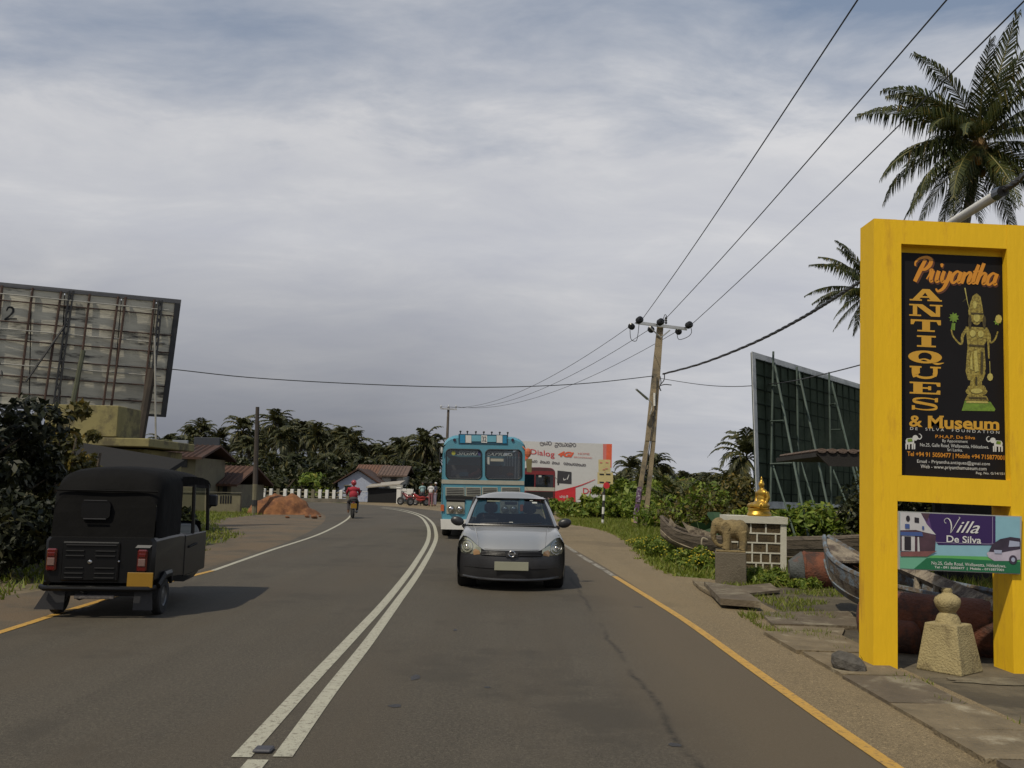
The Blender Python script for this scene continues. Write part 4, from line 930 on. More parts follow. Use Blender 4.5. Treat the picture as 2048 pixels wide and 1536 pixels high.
# stone finial under the sign
mStone = M('finial_stone', (.33, .27, .135), .9, var=.18, scale=7, bump=.4, bscale=60, col2=(.20, .16, .08), amt=.4, s2=4)
c = G(1912, 1346, -.02); YB = c.y+.12
fin = thing('stone_finial', 'carved stone urn finial on a tapered block inside the yellow sign', 'stone finial', (c.x, YB, -.02), R(38))
k = YB/F
b = MB(); h0, h1, hz = 57*k/1.28, 40*k/1.28, 92*k*.98
b.add([(sx*h0, sy*h0, 0) for sx in (-1, 1) for sy in (-1, 1)]+[(sx*h1, sy*h1, hz) for sx in (-1, 1) for sy in (-1, 1)], [(0, 1, 3, 2), (4, 6, 7, 5), (0, 4, 5, 1), (2, 3, 7, 6), (0, 2, 6, 4), (1, 5, 7, 3)])
o = b.build('plinth', mStone, fin); bv = o.modifiers.new('b', 'BEVEL'); bv.width = .012; bv.segments = 2
b = MB(); pr_ = [(24, 88), (22, 96), (19, 104), (16, 108), (14, 110), (16, 113), (22, 122), (24.5, 131), (23, 138), (16, 144), (11, 146), (9, 149), (10, 153), (8, 157), (2, 158)]
b.lathe([(r_*k, z*k) for r_, z in pr_], (0, 0, 0), 24); b.build('urn', mStone, fin, smooth=True)

# ================================================================== ELEPHANT ON ITS BLOCK
mSand = M('sandstone', (.22, .165, .075), .9, var=.22, scale=8, bump=.5, bscale=45, col2=(.13, .10, .05), amt=.4, s2=5)
mBlock = M('pedestal_block', (.125, .105, .075), .9, var=.12, scale=3, bump=.3, bscale=40, col2=(.09, .075, .05), amt=.4, s2=2)
c = G(1462, 1171, -.02); EY = c.y+.28
ped = thing('stone_pedestal', 'grey stone block pedestal under the elephant statue', 'pedestal', (P(1461, 1150, EY).x, EY, -.02), R(-12))
b = MB(); b.bbox((0, 0, .28), (.52, .52, .56), .012); b.build('block', mBlock, ped)
b = MB(); b.bbox((0, 0, .575), (.50, .50, .03), .008); b.build('ledge', mSand, ped)
el = thing('elephant_statue', 'sandstone elephant statue facing left on the grey block', 'statue', (P(1461, 1150, EY).x, EY-.02, .572), R(-8))
b = MB(); E = b.ell
E((.03, 0, .36), (.26, .155, .17)); E((.16, 0, .34), (.15, .15, .19)); E((-.1, 0, .38), (.16, .13, .14))
E((-.22, 0, .43), (.115, .11, .12)); E((-.20, 0, .50), (.085, .09, .06)); E((-.26, 0, .37), (.075, .08, .10))
b.tube([(-.27, 0, .38), (-.30, 0, .27), (-.285, 0, .17), (-.24, 0, .09), (-.18, 0, .06), (-.13, 0, .075)], [.072, .056, .043, .034, .03, .026], 12)
for x, y in ((-.08, .085), (-.08, -.085), (.20, .085), (.20, -.085)):
    b.tube([(x, y, .32), (x+.01, y, .15), (x, y, .03), (x-.01, y, 0)], [.082, .068, .070, .076], 12)
for s in (-1, 1):
    b.ell((-.115, s*.118, .37), (.068, .022, .11)); b.tube([(-.27, s*.04, .30), (-.32, s*.05, .25)], [.02, .010], 8)
b.tube([(.28, 0, .42), (.31, 0, .32), (.30, 0, .2)], [.022, .016, .018], 8)
blob('body', b, mSand, el, .011, 5)
b = MB()
for s in (-1, 1): b.ell((-.265, s*.092, .42), (.018, .010, .013))
b.build('eye', M('carved_shadow', (.06, .045, .02), .9, bump=0), el, smooth=True)
for s in (-1, 1):
    b = MB(); q = [(-.10, s*.155, .49), (-.045, s*.165, .455), (-.02, s*.165, .40), (-.075, s*.158, .29), (-.15, s*.142, .33), (-.165, s*.138, .43)]; b.prism(q, (0, -s*.03, 0)); b.build('ear', mSand, el)

# ================================================================== BLOCK WALL PEDESTAL AND GOLDEN STATUE
mBlk = M('wall_block', (.085, .060, .028), .9, var=.35, scale=6, bump=.4, bscale=40, col2=(.045, .032, .016), amt=.5, s2=4)
mMort = M('white_mortar', (.52, .50, .42), .8, var=.08, bump=.2)
WY = 17.7
W = Plane(P(1463, 1145, WY), (1, 0, -.012), (.012, 0, 1)); 
wx = lambda px, py: W.uv(px, py)
wp = thing('block_wall_pedestal', 'short brown block wall with painted white joints carrying the golden statue', 'wall', (W.O.x, WY, -.05))
u1, vtop = wx(1571, 1047)[0], wx(1500, 1046)[1]
def wbox(b, u0, v0, ua, va, d0, d1): b.add([W.pt(u, v, -d) for d in (d0, d1) for u, v in ((u0, v0), (ua, v0), (ua, va), (u0, va))], [(0, 1, 2, 3), (7, 6, 5, 4), (0, 4, 5, 1), (1, 5, 6, 2), (2, 6, 7, 3), (3, 7, 4, 0)])
b = MB(); wbox(b, 0, -.1, u1, vtop, .02, .55); b.build('core', mBlk, wp, world=True)
b = MB(); wbox(b, wx(1454, 1040)[0], vtop, u1+.03, vtop+.135, -.05, .62); b.build('cap', mMort, wp, world=True)
b = MB(); wbox(b, u1-.10, -.1, u1+.015, vtop, -.02, .57); b.build('post', mMort, wp, world=True)
rowsv = [vtop, vtop*.80, vtop*.61, vtop*.41, vtop*.21, 0.02]; jw = .028
cuts = [(.12, .39, .70), (.20, .52, .90), (.14, .42, .72), (.10, .42, .60, .79), (.22, .50, .64, .82)]
jm = MB()
ub = u1-.10
for r_i in range(5):
    va, vb = rowsv[r_i+1], rowsv[r_i]; cs = [0]+[x*ub for x in cuts[r_i]]+[ub]
    for a, c_ in zip(cs[:-1], cs[1:]):
        b = MB(); j = random.uniform(-.004, .004); wbox(b, a+jw/2, va+jw/2, c_-jw/2, vb-jw/2, .004+j, .03)
        if c_-a > .2: 
            b.build('block', mBlk, wp, world=True)
            if random.random() < .6: bb = MB(); cu = (a+c_)/2+random.uniform(-.05, .05); cvv = (va+vb)/2; wbox(bb, cu-.012, cvv-.012, cu+.012, cvv+.012, .0015+j, .01); bb.build('peg_hole', M('hole_black', (.008, .007, .006), .9, bump=0), wp, world=True)
        else: b.build('block', mBlk, wp, world=True)
    for x in cs[1:-1]: wbox(jm, x-jw/2, va+.001, x+jw/2, vb-.001, -.008, .021)
for v in rowsv[1:]: wbox(jm, 0, v-jw/2, ub, v+jw/2, -.0095, .0212)
jm.build('mortar_joints', mMort, wp, world=True)
mGold = M('gold_paint', (.46, .285, .045), .38, metal=.75, var=.12, scale=5, bump=.12, bscale=14)
zc = W.pt(0, vtop+.135).z
bs = P(1521, 1036, WY+.25); bud = thing('golden_statue', 'golden seated meditating statue on the white capped block wall, seen from its side', 'statue', (bs.x, WY+.25, zc), R(22))
b = MB(); b.lathe([(.25, 0), (.26, .03), (.235, .07), (.22, .09), (.235, .11), (.24, .135), (.21, .15), (.02, .155)], (-.03, 0, 0), 28, sy=.8); b.build('lotus_base', mGold, bud, smooth=True)
b = MB(); E = b.ell      # statue faces -x, turned away from the road
E((.035, 0, .24), (.13, .15, .10)); E((.04, 0, .34), (.085, .115, .13)); E((.045, 0, .45), (.085, .145, .095)); b.tube([(.04, 0, .50), (.035, 0, .60)], [.055, .042], 12)
E((.03, 0, .625), (.062, .058, .075)); E((.035, 0, .69), (.032, .032, .03)); b.tube([(.035, 0, .71), (.035, 0, .745), (.035, 0, .79)], [.020, .022, .005], 8)
for s in (-1, 1):
    b.tube([(.045, s*.135, .47), (.055, s*.175, .36), (.02, s*.165, .27)], [.052, .043, .036], 12)
    b.tube([(.02, s*.165, .27), (-.07, s*.10, .235), (-.11, s*.02, .225)], [.036, .03, .024], 10)
    b.tube([(.06, s*.09, .20), (-.06, s*.21, .195), (-.12, s*.19, .19)], [.085, .068, .058], 12)
    b.tube([(-.12, s*.19, .19), (-.17, s*.06, .20), (-.16, -s*.07, .205)], [.056, .045, .036], 12)
    b.ell((.035, s*.062, .615), (.012, .010, .04))
    b.tube([(-.08, s*.03, .222), (-.12, -s*.01, .23), (-.15, -s*.035, .228)], [.022, .024, .012], 8)
E((-.032, 0, .615), (.014, .010, .018))
blob('figure', b, mGold, bud, .010, 3)

# ================================================================== OLD BOATS AND RUSTY BUOYS
mWood = M('weathered_wood', (.155, .125, .095), .9, var=.4, scale=3, bump=.6, bscale=18, stretch=(1, 1, 6), col2=(.06, .048, .036), amt=.55, s2=3)
mWood2 = M('weathered_wood_pale', (.24, .20, .145), .9, var=.35, scale=5, bump=.6, bscale=24, col2=(.08, .06, .045), amt=.5, s2=4)
mBluePeel = M('peeling_blue_paint', (.13, .16, .19), .8, var=.25, scale=5, bump=.4, bscale=30, col2=(.10, .075, .05), amt=.6, s2=7)
mRust = M('rusty_steel', (.135, .045, .022), .85, var=.4, scale=4, bump=.5, bscale=30, col2=(.05, .025, .018), amt=.5, s2=3)
mRustB = M('rusty_steel_blue', (.07, .075, .072), .8, var=.3, scale=4, bump=.4, bscale=30, col2=(.12, .04, .02), amt=.55, s2=2.5)
def boat(t, stn, mats, th=.035, nst=4, sides=(-1, 1), wobble=.01, prow=.0):
    """stn: [(centre xy, keel z, gunwale z, half beam)] -> strakes as planks, inside lining, ribs"""
    cs = catmull([(c[0], c[1], zk, zg, hb) for c, zk, zg, hb in stn], 6)
    def pt(i, side, s, off=0):
        x, y, zk, zg, hb = cs[i]; a = cs[max(i-1, 0)]; b_ = cs[min(i+1, len(cs)-1)]; d = Vector((b_[0]-a[0], b_[1]-a[1])).normalized(); n = Vector((-d.y, d.x))
        lat = max(.012, hb)*math.sin(min(1, s*.92+.08)*math.pi/2)**.85+off; z = zk+(zg-zk)*s**1.5
        return Vector((x+n.x*side*lat, y+n.y*side*lat, z))
    for sd in sides:
        for k in range(nst):
            s0, s1 = k/nst, (k+1)/nst-.012; b = MB(); rows = []
            for i in range(len(cs)):
                o = .012*(k % 2)+mnoise.noise(Vector((i*.3, k*3, sd)))*wobble; rows.append([pt(i, sd, s0, o), pt(i, sd, s1, o+.008)])
            b.grid(rows, thick=None); o_ = b.build('plank', mats[k % len(mats)], t, world=True); m_ = o_.modifiers.new('s', 'SOLIDIFY'); m_.thickness = th*.7; m_.offset = 0
        b = MB(); b.tube([pt(i, sd, 1, .01) for i in range(len(cs))], th*.9, 6, flat=1.2); b.build('gunwale', mats[-1], t, world=True)
    for i in range(5, len(cs)-3, 4):
        b = MB(); b.tube([pt(i, -1, 1, -.04)-Vector((0, 0, .03)), pt(i, -1, .5, -.04), pt(i, -1, .1, -.03)], .022, 5); b.tube([pt(i, 1, 1, -.04)-Vector((0, 0, .03)), pt(i, 1, .5, -.04), pt(i, 1, .1, -.03)], .022, 5); b.build('rib', mats[0], t, world=True)
    for i in (4, len(cs)//2, len(cs)-6):
        a, c_ = pt(i, -1, .88), pt(i, 1, .88); d = c_-a; b = MB(); b.box((a+c_)/2, (d.length, .16, .03), rz=math.atan2(d.y, d.x)); b.build('thwart', mats[0], t, world=True)
    return cs, pt
BA = [(3.55, 20.9, .52, .98, .03), (3.9, 20.7, .30, .70, .26), (4.5, 20.4, .10, .56, .42), (5.3, 20.1, .04, .54, .5), (6.2, 19.8, .04, .58, .5), (7.1, 19.5, .10, .64, .42), (7.9, 19.2, .26, .74, .24), (8.4, 19.0, .42, .9, .03)]
ba = thing('wooden_boat', 'long weathered grey wooden boat lying in the grass behind the elephant and the block wall', 'boat', (5.6, 20, 0))
boat(ba, [((a, b_), c_, d, e) for a, b_, c_, d, e in BA], [mWood, mWood2, mWood])
b = MB(); b.prism([P(1333, 1075, 20.9), P(1332, 1062, 20.9), P(1341, 1036, 20.9), P(1352, 1050, 20.85), P(1350, 1082, 20.85)], (0, .05, 0)); b.build('stem_post', mWood2, ba, world=True)
b = MB(); b.prism([P(1363, 1042, 20.3), P(1376, 1050, 20.2), P(1425, 1066, 19.95), P(1425, 1082, 19.95), P(1385, 1078, 20.15)], (0, .04, 0)); b.build('broken_board', mWood2, ba, world=True)
b = MB(); b.tube(catmull([tuple(P(x, y, 19.75)) for x, y in ((1415, 1079), (1406, 1076), (1403, 1085), (1405, 1100), (1409, 1108))], 5), .018, 5); b.build('rope', M('rope', (.35, .30, .22), .9), ba, world=True)
BB_ = [(4.58, 12.95, .50, .98, .02), (4.66, 12.4, .22, .74, .24), (4.86, 11.6, .10, .58, .42), (5.18, 10.6, .08, .50, .50), (5.62, 9.6, .10, .47, .48), (6.15, 8.6, .16, .50, .40), (6.8, 7.7, .30, .6, .2)]
bb = thing('wooden_boat', 'nearer old wooden boat with flaking blue gunwale passing behind the yellow sign', 'boat', (5.3, 10.5, 0))
cs, ptf = boat(bb, [((a, b_), c_, d, e) for a, b_, c_, d, e in BB_], [mWood, mBluePeel, mWood2, mBluePeel])
b = MB(); b.prism([P(1661, 1098, 12.9), P(1660, 1084, 12.95), P(1665, 1077, 12.95), P(1676, 1088, 12.9), P(1682, 1104, 12.85)], (0, .06, 0)); b.build('stem_post', mWood2, bb, world=True)
b = MB(); n_ = len(cs); b.prism([ptf(1, -1, 1), ptf(1, 1, 1), ptf(7, 1, .98), ptf(7, -1, .98)], (0, 0, -.03)); b.build('fore_deck', mWood2, bb, world=True)
bm_ = thing('timber_beam', 'long pale timber beam lying along the nearer boat behind the yellow sign', 'beam', P(1900, 1190, 10))
a, c_ = P(1790, 1128, 11.9), P(2045, 1240, 8.75)
b = MB(); d = (c_-a); b.tube([a, a.lerp(c_, .5), c_], [.085, .095, .10], 4); b.build('beam', mWood2, bm_, world=True)
for tt in (.25, .42, .58, .8):
    b = MB(); q = a.lerp(c_, tt); b.tube([q+Vector((-.02, -.02, .08)), q+Vector((-.08, -.08, -.22))], .045, 6); b.build('peg', mWood2, bm_, world=True)
def drum(name, label, a, c_, r, mat, cat='buoy', bands=True):
    a = Vector(a); c_ = Vector(c_); t = thing(name, label, cat, ((a.x+c_.x)/2, (a.y+c_.y)/2, 0)); d = (c_-a).normalized(); L_ = (c_-a).length
    b = MB(); pts = []; rad = []
    for i in range(7): th_ = math.pi/2*i/6; pts.append(a-d*r*.55*math.cos(th_)); rad.append(max(.02, r*math.sin(th_)))
    pts += [a+d*L_*k/4 for k in range(1, 5)]; rad += [r]*4
    for i in range(1, 7): th_ = math.pi/2*i/6; pts.append(c_+d*r*.55*math.sin(th_)); rad.append(max(.02, r*math.cos(th_)))
    b.tube(pts, rad, 26); b.build('shell', mat, t, world=True, smooth=True)
    if bands:
        for k in (.02, .98): q = a.lerp(c_, k); b = MB(); b.tube([q-d*.02, q+d*.02], r+.012, 26); b.build('band', mat, t, world=True, smooth=True)
    return t
q = G(1640, 1170)
drum('steel_buoy', 'round rusty steel buoy with a grey blue end between the block wall and the boat', (5.15, 15.7, .27), (5.85, 15.5, .27), .31, mRust)
b = MB(); b.tube([(4.90, 15.72, .26), (5.12, 15.68, .27)], [.16, .315], 22); o = b.build('steel_lid', mRustB, smooth=True); o.name = 'steel_cone'; tag(o, 'grey blue steel cone lying at the end of the rusty buoy', 'steel cone')
drum('steel_buoy', 'large rust red steel buoy lying across the yard behind the yellow column', (4.02, 9.95, .25), (5.6, 9.0, .22), .31, mRust)
drum('steel_buoy', 'small rust red steel buoy nearest the drain slabs, left of the yellow column', (3.86, 9.62, .13), (4.2, 9.42, .13), .17, mRust, bands=False)

# ================================================================== GREEN BILLBOARD (back side)
mGB = M('green_sheet', (.042, .056, .038), .85, var=.3, scale=1.3, bump=.3, bscale=6, col2=(.030,.042,.028), amt=.5, s2=1.1, spec=.15)
mBat = M('batten_dark', (.006, .012, .008), .85, bump=0, spec=.15)
mGBf = M('billboard_edge', (.48, .49, .50), .6, var=.12, scale=4, bump=.15, col2=(.36, .37, .38), amt=.4, s2=3)
mPoleG = M('green_steel_pole', (.06, .085, .07), .7, var=.35, scale=3, bump=.1)
Y0, Y1 = 22.0, 27.4
LT, RT, RB_, LB_ = P(1503, 703, Y0), P(1728, 771, Y1), P(1728, 1022, Y1), P(1513, 1016, Y0)
gbt = thing('billboard', 'large green backed billboard with white edging and slanting poles, behind the block wall', 'billboard', (P(1600, 1000, 24).x, 24.5, -.03))
EX = 1.42
def gp(u, v, off=0): a = LT.lerp(RT, u) if u <= 1 else LT+(RT-LT)*u; c_ = LB_.lerp(RB_, u) if u <= 1 else LB_+(RB_-LB_)*u; n = (RT-LT).cross(LB_-LT).normalized(); n = n if n.y < 0 else -n; return c_.lerp(a, v)+n*off
def gquad(name, u0, v0, u1_, v1_, off, mat, th=.03):
    b = MB(); q = [gp(u0, v0, off), gp(u1_, v0, off), gp(u1_, v1_, off), gp(u0, v1_, off)]; n = gp(0, 0, 1)-gp(0, 0, 0); b.prism(q, -n*th); return b.build(name, mat, gbt, world=True)
gquad('sheet', .006, .004, EX, .996, 0, mGB, .05)
gquad('edging', 0, 0, .024, 1, .016, mGBf, .02); gquad('edging', .024, .962, EX, 1, .016, mGBf, .02); gquad('edging', .024, 0, EX, .045, .016, mGBf, .02)
for i in range(1, 11): gquad('batten', .024, i*.095, EX, i*.095+.006, .03, mBat, .028)
for i in range(1, 22): gquad('stud', .024+i*.062, .045, .024+i*.062+.003, .962, .036, mBat, .03)
def gpl(px, py):     # where the sight line meets the sheet
    n = (gp(0, 0, 1)-gp(0, 0, 0)); d = ray(px, py); return EYE+d*((LT-EYE).dot(n)/d.dot(n))+n*.12
def gpole(pts, r=.028, name='pole'):
    b = MB(); b.tube(pts, r, 6); return b.build(name, mPoleG, gbt, world=True)
for (x0, y0, x1, y1) in ((1538, 704, 1532, 1004), (1585, 735, 1590, 1060), (1650, 745, 1655, 1060), (1716, 798, 1713, 1060)): gpole([gpl(x0, y0), gpl(x1, y1)])
DG = []
for (x0, y0, x1, y1, yy) in ((1540, 727, 1614, 1060, 20.8), (1589, 744, 1669, 1075, 22.0), (1655, 765, 1740, 1070, 23.2), (1537, 931, 1592, 1078, 20.6), (1591, 917, 1650, 1080, 21.5), (1658, 940, 1722, 1080, 22.2), (1700, 917, 1745, 1060, 24.2), (1716, 955, 1750, 1050, 24.5)):
    e = P(x1, y1, yy); s_ = gpl(x0, y0); dv = e-s_; e2 = s_+dv*((s_.z+.03)/(-dv.z)); gpole([s_, e2], .024 if y0 > 900 else .03, 'stay')
for (x0, y0, x1, y1) in ((1532, 843, 1567, 841), (1536, 773, 1551, 771), (1652, 810, 1670, 807), (1653, 860, 1686, 859), (1531, 928, 1584, 926), (1590, 918, 1640, 920), (1585, 770, 1600, 769)):
    a = gpl(x0, y0); n = gp(0, 0, 1)-gp(0, 0, 0); d = ray(x1, y1); c_ = EYE+d*((LT-EYE+n*.6).dot(n)/d.dot(n)); gpole([a, c_], .022, 'strut')
for u in (1.12, 1.3): gpole([gp(u, 1, .12), gp(u, -.3, .12)])

# ================================================================== HUT BEHIND THE SIGN
mTile = M('clay_tile_dark', (.12, .085, .065), .9, var=.35, scale=4, bump=.5, bscale=25, col2=(.06, .045, .038), amt=.5, s2=3)
mDark = M('hut_dark_boards', (.018, .016, .014), .9, var=.3, bump=.2)
YH = 14.6
hut = thing('hut', 'dark open hut with a low clay tile roof behind the yellow sign', 'hut', (P(1850, 1100, YH).x, YH+1.5, -.02))
e0, e1 = P(1632, 905, YH), P(1850, 893, YH); e1 = Vector((e1.x+2.6, YH, e0.z+.02))
bk = Vector((0, 2.2, -.02))
b = MB(); b.prism([e0, e1, e1+bk, e0+bk], (0, 0, -.07)); b.build('roof_deck', mDark, hut, world=True)
b = MB(); b.prism([e0+Vector((0, -.03, -.02)), e1+Vector((0, -.03, -.02)), e1+Vector((0, -.03, -.22)), e0+Vector((.2, -.03, -.22))], (0, .03, 0)); b.build('fascia', mDark, hut, world=True)
tm = MB(); tm.tube([(0, 0, 0), (0, .42, -.004)], [.075, .065], 8, caps=True, flat=.55); tme = tm.build('roof_tile', mTile, hut); tdat = tme.data
nx = int((e1.x-e0.x)/.17)
first = True
for i in range(nx):
    for j in range(5):
        p = e0+Vector((.08+i*.17, -.06+j*.42, .03-j*.004)); loc = basis(hut).inverted() @ p
        o = tme if first else bpy.data.objects.new('roof_tile', tdat)
        if not first: COL.objects.link(o); o.parent = hut
        o.location = loc; first = False
for (x, y) in ((P(1760, 1000, YH+.3).x, YH+.3), (P(2060, 1000, YH+.3).x, YH+.3), (P(1890, 1000, YH+1.9).x, YH+1.9)):
    b = MB(); b.box((x, y, 1.2), (.1, .1, 2.4)); b.build('post', mDark, hut, world=True)
b = MB(); b.box((P(1990, 1000, YH+2).x+1.2, YH+2.1, 1.1), (4.6, .1, 2.3)); b.build('back_wall', mDark, hut, world=True)

# ================================================================== NEAR COCONUT PALMS
def near_palm(name, label, hub, base, spec, Ln, seed, tr=.17, mat=None, bend=(0, 0, 0), nuts=6, npair=52, leaf=.8, wid=.055):
    mat = mat or mPalmNear; t = thing('palm_tree', label, 'palm tree', base, 0, None); rs = random.Random(seed); hub = Vector(hub)
    hl = hub-Vector(base); trunk_mb((0, 0, 0), hl, tr, tr*.72, bend, 14, 18).build('trunk', mBark, t, smooth=True)
    b = MB(); b.ell(hl-Vector((0, 0, .1)), (tr*1.5, tr*1.5, .45), 12); b.build('crown_shaft', M('palm_fibre', (.16, .10, .04), .95, var=.4, scale=9, bump=.5, bscale=30), t, smooth=True)
    cache = {}
    for k, (az, el, L_, dr) in enumerate(spec):
        key = (round(el/12), k % 2)
        if key not in cache: cache[key] = frond_mesh('frond', Ln, R(el), R(dr), npair, leaf, wid, seed+k, mat=mat, sag=2.7, fold=.05)
        o = link('frond', cache[key], None, t); o.location = hl+Vector((0, 0, .1)); o.rotation_euler = (R(rs.uniform(-22, 22)), R(rs.uniform(-7, 7)), R(az+rs.uniform(-9, 9))); s = L_*rs.uniform(.9, 1.07); o.scale = (s, s, s)
    for k in range(nuts):
        a = k*2.4+.7; c_ = hl+Vector((math.cos(a)*.34, math.sin(a)*.34-.1, -.38-.14*(k % 3))); b = MB(); b.ell(c_, (.11, .11, .14), 10)
        b.build('coconut', M('coconut_husk', (.30, .13, .02) if seed < 50 else (.22, .24, .04), .5, var=.2, bump=.05) if seed < 50 else M('coconut_green', (.20, .22, .04), .5), t, smooth=True)
    return t
hubP = P(1958, 296, 24.5)
spec = [(180, 74, 1.0, 60), (150, 66, 1.0, 70), (205, 40, .95, 75), (170, 20, .95, 95), (190, -15, 1.0, 55), (160, -38, .95, 40), (200, -50, .9, 30), (225, -20, .9, 60), (255, 68, .95, 65), (285, 50, 1, 70), (300, 78, 1, 50), (330, 40, 1, 75), (350, 65, 1, 70), (10, 35, 1, 75), (30, 10, 1, 80), (0, -20, .95, 60), (340, -45, .9, 35), (320, -10, .95, 60), (60, 50, 1, 70), (90, 72, 1, 60), (110, 35, 1, 75), (130, 5, .95, 80), (80, -10, .9, 70), (270, -62, .8, 20), (245, -58, .8, 25), (20, -60, .85, 20), (240, 20, .9, 80), (300, 15, .9, 80), (178, 50, 1.0, 92), (140, -60, .8, 20), (185, -62, .85, 20), (215, -70, .9, 15), (190, 8, 1.0, 85), (182, -30, 1.0, 50), (168, 58, .9, 95), (222, 30, .9, 100), (275, -45, .8, 30), (310, -70, .85, 15), (262, 84, 1.05, 30), (200, 62, 1.0, 80)]
near_palm('palm', 'tall coconut palm with drooping fronds and orange nuts above the yellow sign', hubP, (P(1866, 1150, 24.5).x, 24.5, -.03), spec, 3.35, 11, bend=(-.25, 0, 0), nuts=12, wid=.05, leaf=1.0, npair=70)
hubQ = P(1742, 590, 38)
spec2 = [(185, 72, .95, 50), (170, 22, .95, 60), (200, 88, .8, 20), (178, -18, .75, 45), (195, -55, .7, 15), (190, 48, .95, 60), (210, 12, .85, 80), (165, 70, .9, 40), (182, -40, .75, 30), (150, 30, .9, 80), (160, 55, .9, 60), (140, 10, .9, 80), (120, 60, 1, 70), (90, 30, 1, 80), (60, 65, 1, 60), (30, 30, 1, 80), (0, 60, 1, 70), (330, 10, 1, 80), (300, 55, 1, 60), (270, 20, .95, 80), (240, 62, .9, 70), (230, -20, .8, 50), (20, -30, .9, 40), (100, -40, .8, 30), (320, -50, .8, 20)]
near_palm('palm', 'smaller coconut palm whose crown shows left of the yellow sign', hubQ, (hubQ.x+.6, 38, -.03), spec2, 3.1, 61, tr=.15, nuts=3, leaf=.75, wid=.065)
# young stemless coconut clump on the verge
yc = G(1356, 1046); t = thing('young_palm', 'young coconut palm with long fronds arching from the ground beside the leaning pole', 'palm tree', (P(1356, 1030, 40).x, 40, -.03))
me = [frond_mesh('frond', 3.0, R(e), R(55), 30, .8, .085, 200+e, mat=mPalmNear, sag=.6) for e in (82, 66, 48)]
for k in range(13):
    o = link('frond', me[k % 3], None, t); o.rotation_euler = (0, 0, k*2.39996); s = random.uniform(.75, 1.0); o.scale = (s, s, s)

# ================================================================== SHRUBS ON THE RIGHT VERGE
SH = [  # px centre, y base, Y, rx, rz(height), mat, n, label
 (1122, 1024, 52, 1.2, .75, mLeaf, 700, 'low green bush at the foot of the white billboard, by the red bus'), (1165, 1028, 48, 1.4, .55, mLeaf, 700, 'dark low bush below the middle of the white billboard'), (1198, 1028, 47, 1.3, .6, mLeaf, 600, 'bush standing behind the bus stop post'),
 (1236, 1028, 47, 1.2, 1.0, mLeaf, 700, 'dark bush between the bus stop post and the leaning pole'), (1258, 1028, 48, 1.5, 1.3, mLeaf, 900, 'tall green bush just left of the leaning pole'), (1300, 1030, 45, 1.6, 1.2, mLeaf, 800, 'dark bush behind the legs of the leaning pole'),
 (1330, 1032, 36, 1.3, .9, mLeaf, 700, 'low bush at the foot of the young coconut palm'), (1395, 1040, 29, 1.5, 1.4, mLeafYel, 900, 'yellowish shrub right of the young coconut palm'), (1432, 1042, 27.5, 1.3, 1.5, mLeaf, 1100, 'bright green shrub behind the elephant statue'),
 (1470, 1042, 26, 1.3, 1.6, mLeafYel, 1100, 'yellow green shrub just left of the golden statue'), (1500, 1045, 24.5, 1.0, 1.2, mLeaf, 900, 'leafy shrub at the lower left corner of the green billboard'), (1548, 1055, 21.4, .9, 1.0, mLeaf, 1000, 'green shrub right behind the golden statue'),
 (1592, 1062, 21.2, .9, 1.0, mLeaf, 1000, 'shrub under the first slanting poles of the green billboard'), (1640, 1062, 21.2, .9, 1.0, mLeaf, 1000, 'darker shrub among the slanting billboard poles'), (1690, 1062, 21.0, .9, 1.0, mLeaf, 1000, 'shrub under the green billboard beside the yellow column'),
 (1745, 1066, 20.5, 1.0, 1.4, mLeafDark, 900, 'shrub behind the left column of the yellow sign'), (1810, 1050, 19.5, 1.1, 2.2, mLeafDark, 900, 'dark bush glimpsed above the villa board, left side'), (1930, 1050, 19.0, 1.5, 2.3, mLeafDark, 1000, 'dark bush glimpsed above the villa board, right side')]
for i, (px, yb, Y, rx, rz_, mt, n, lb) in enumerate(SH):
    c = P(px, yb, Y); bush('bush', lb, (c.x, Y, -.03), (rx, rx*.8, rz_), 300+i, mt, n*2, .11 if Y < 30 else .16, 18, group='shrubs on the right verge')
# low creeping clumps with yellow flowers round the boat
mFlower = M('yellow_flower', (.62, .48, .03), .6, bump=0)
rs_ = np.random.RandomState(4)
for i, (px, py, Y, rx, rz_) in enumerate(((1310, 1100, 21.5, .7, .30), (1345, 1115, 20.3, .8, .34), (1385, 1128, 19.0, .7, .30), (1415, 1140, 17.8, .6, .26), (1308, 1092, 23.0, .8, .22), (1520, 1165, 16.1, .6, .22), (1560, 1165, 16.3, .6, .20), (1600, 1172, 15.8, .5, .16))):
    c = G(px, py); t = bush('creeper', ['round clump of creeping weeds with yellow flowers at the verge edge', 'largest flowering weed clump between road and wooden boat', 'flowering weed clump left of the elephant statue', 'weed clump touching the grey elephant pedestal', 'weed clump beside the shoulder in front of the leaning pole', 'short weeds at the foot of the block wall, left', 'short weeds at the foot of the block wall post', 'weeds between the block wall and the rusty buoy'][i], (c.x, c.y, -.03), (rx, rx*.9, rz_), 500+i, mLeaf, 1900, .055, 22, cat='weeds', group='creeping weeds by the verge', stem=False)
    if i < 5:
        n = 40; a = rs_.uniform(0, 6.28, n); r_ = np.sqrt(rs_.uniform(0, 1, n))*rx; b = MB()
        for q in range(n): b.box((math.cos(a[q])*r_[q], math.sin(a[q])*r_[q], rz_*1.0*(1.15-(r_[q]/rx)**2*.7)+.05), (.026, .026, .012), rz=a[q])
        o = b.build('flowers', mFlower, t); o['kind'] = 'stuff'
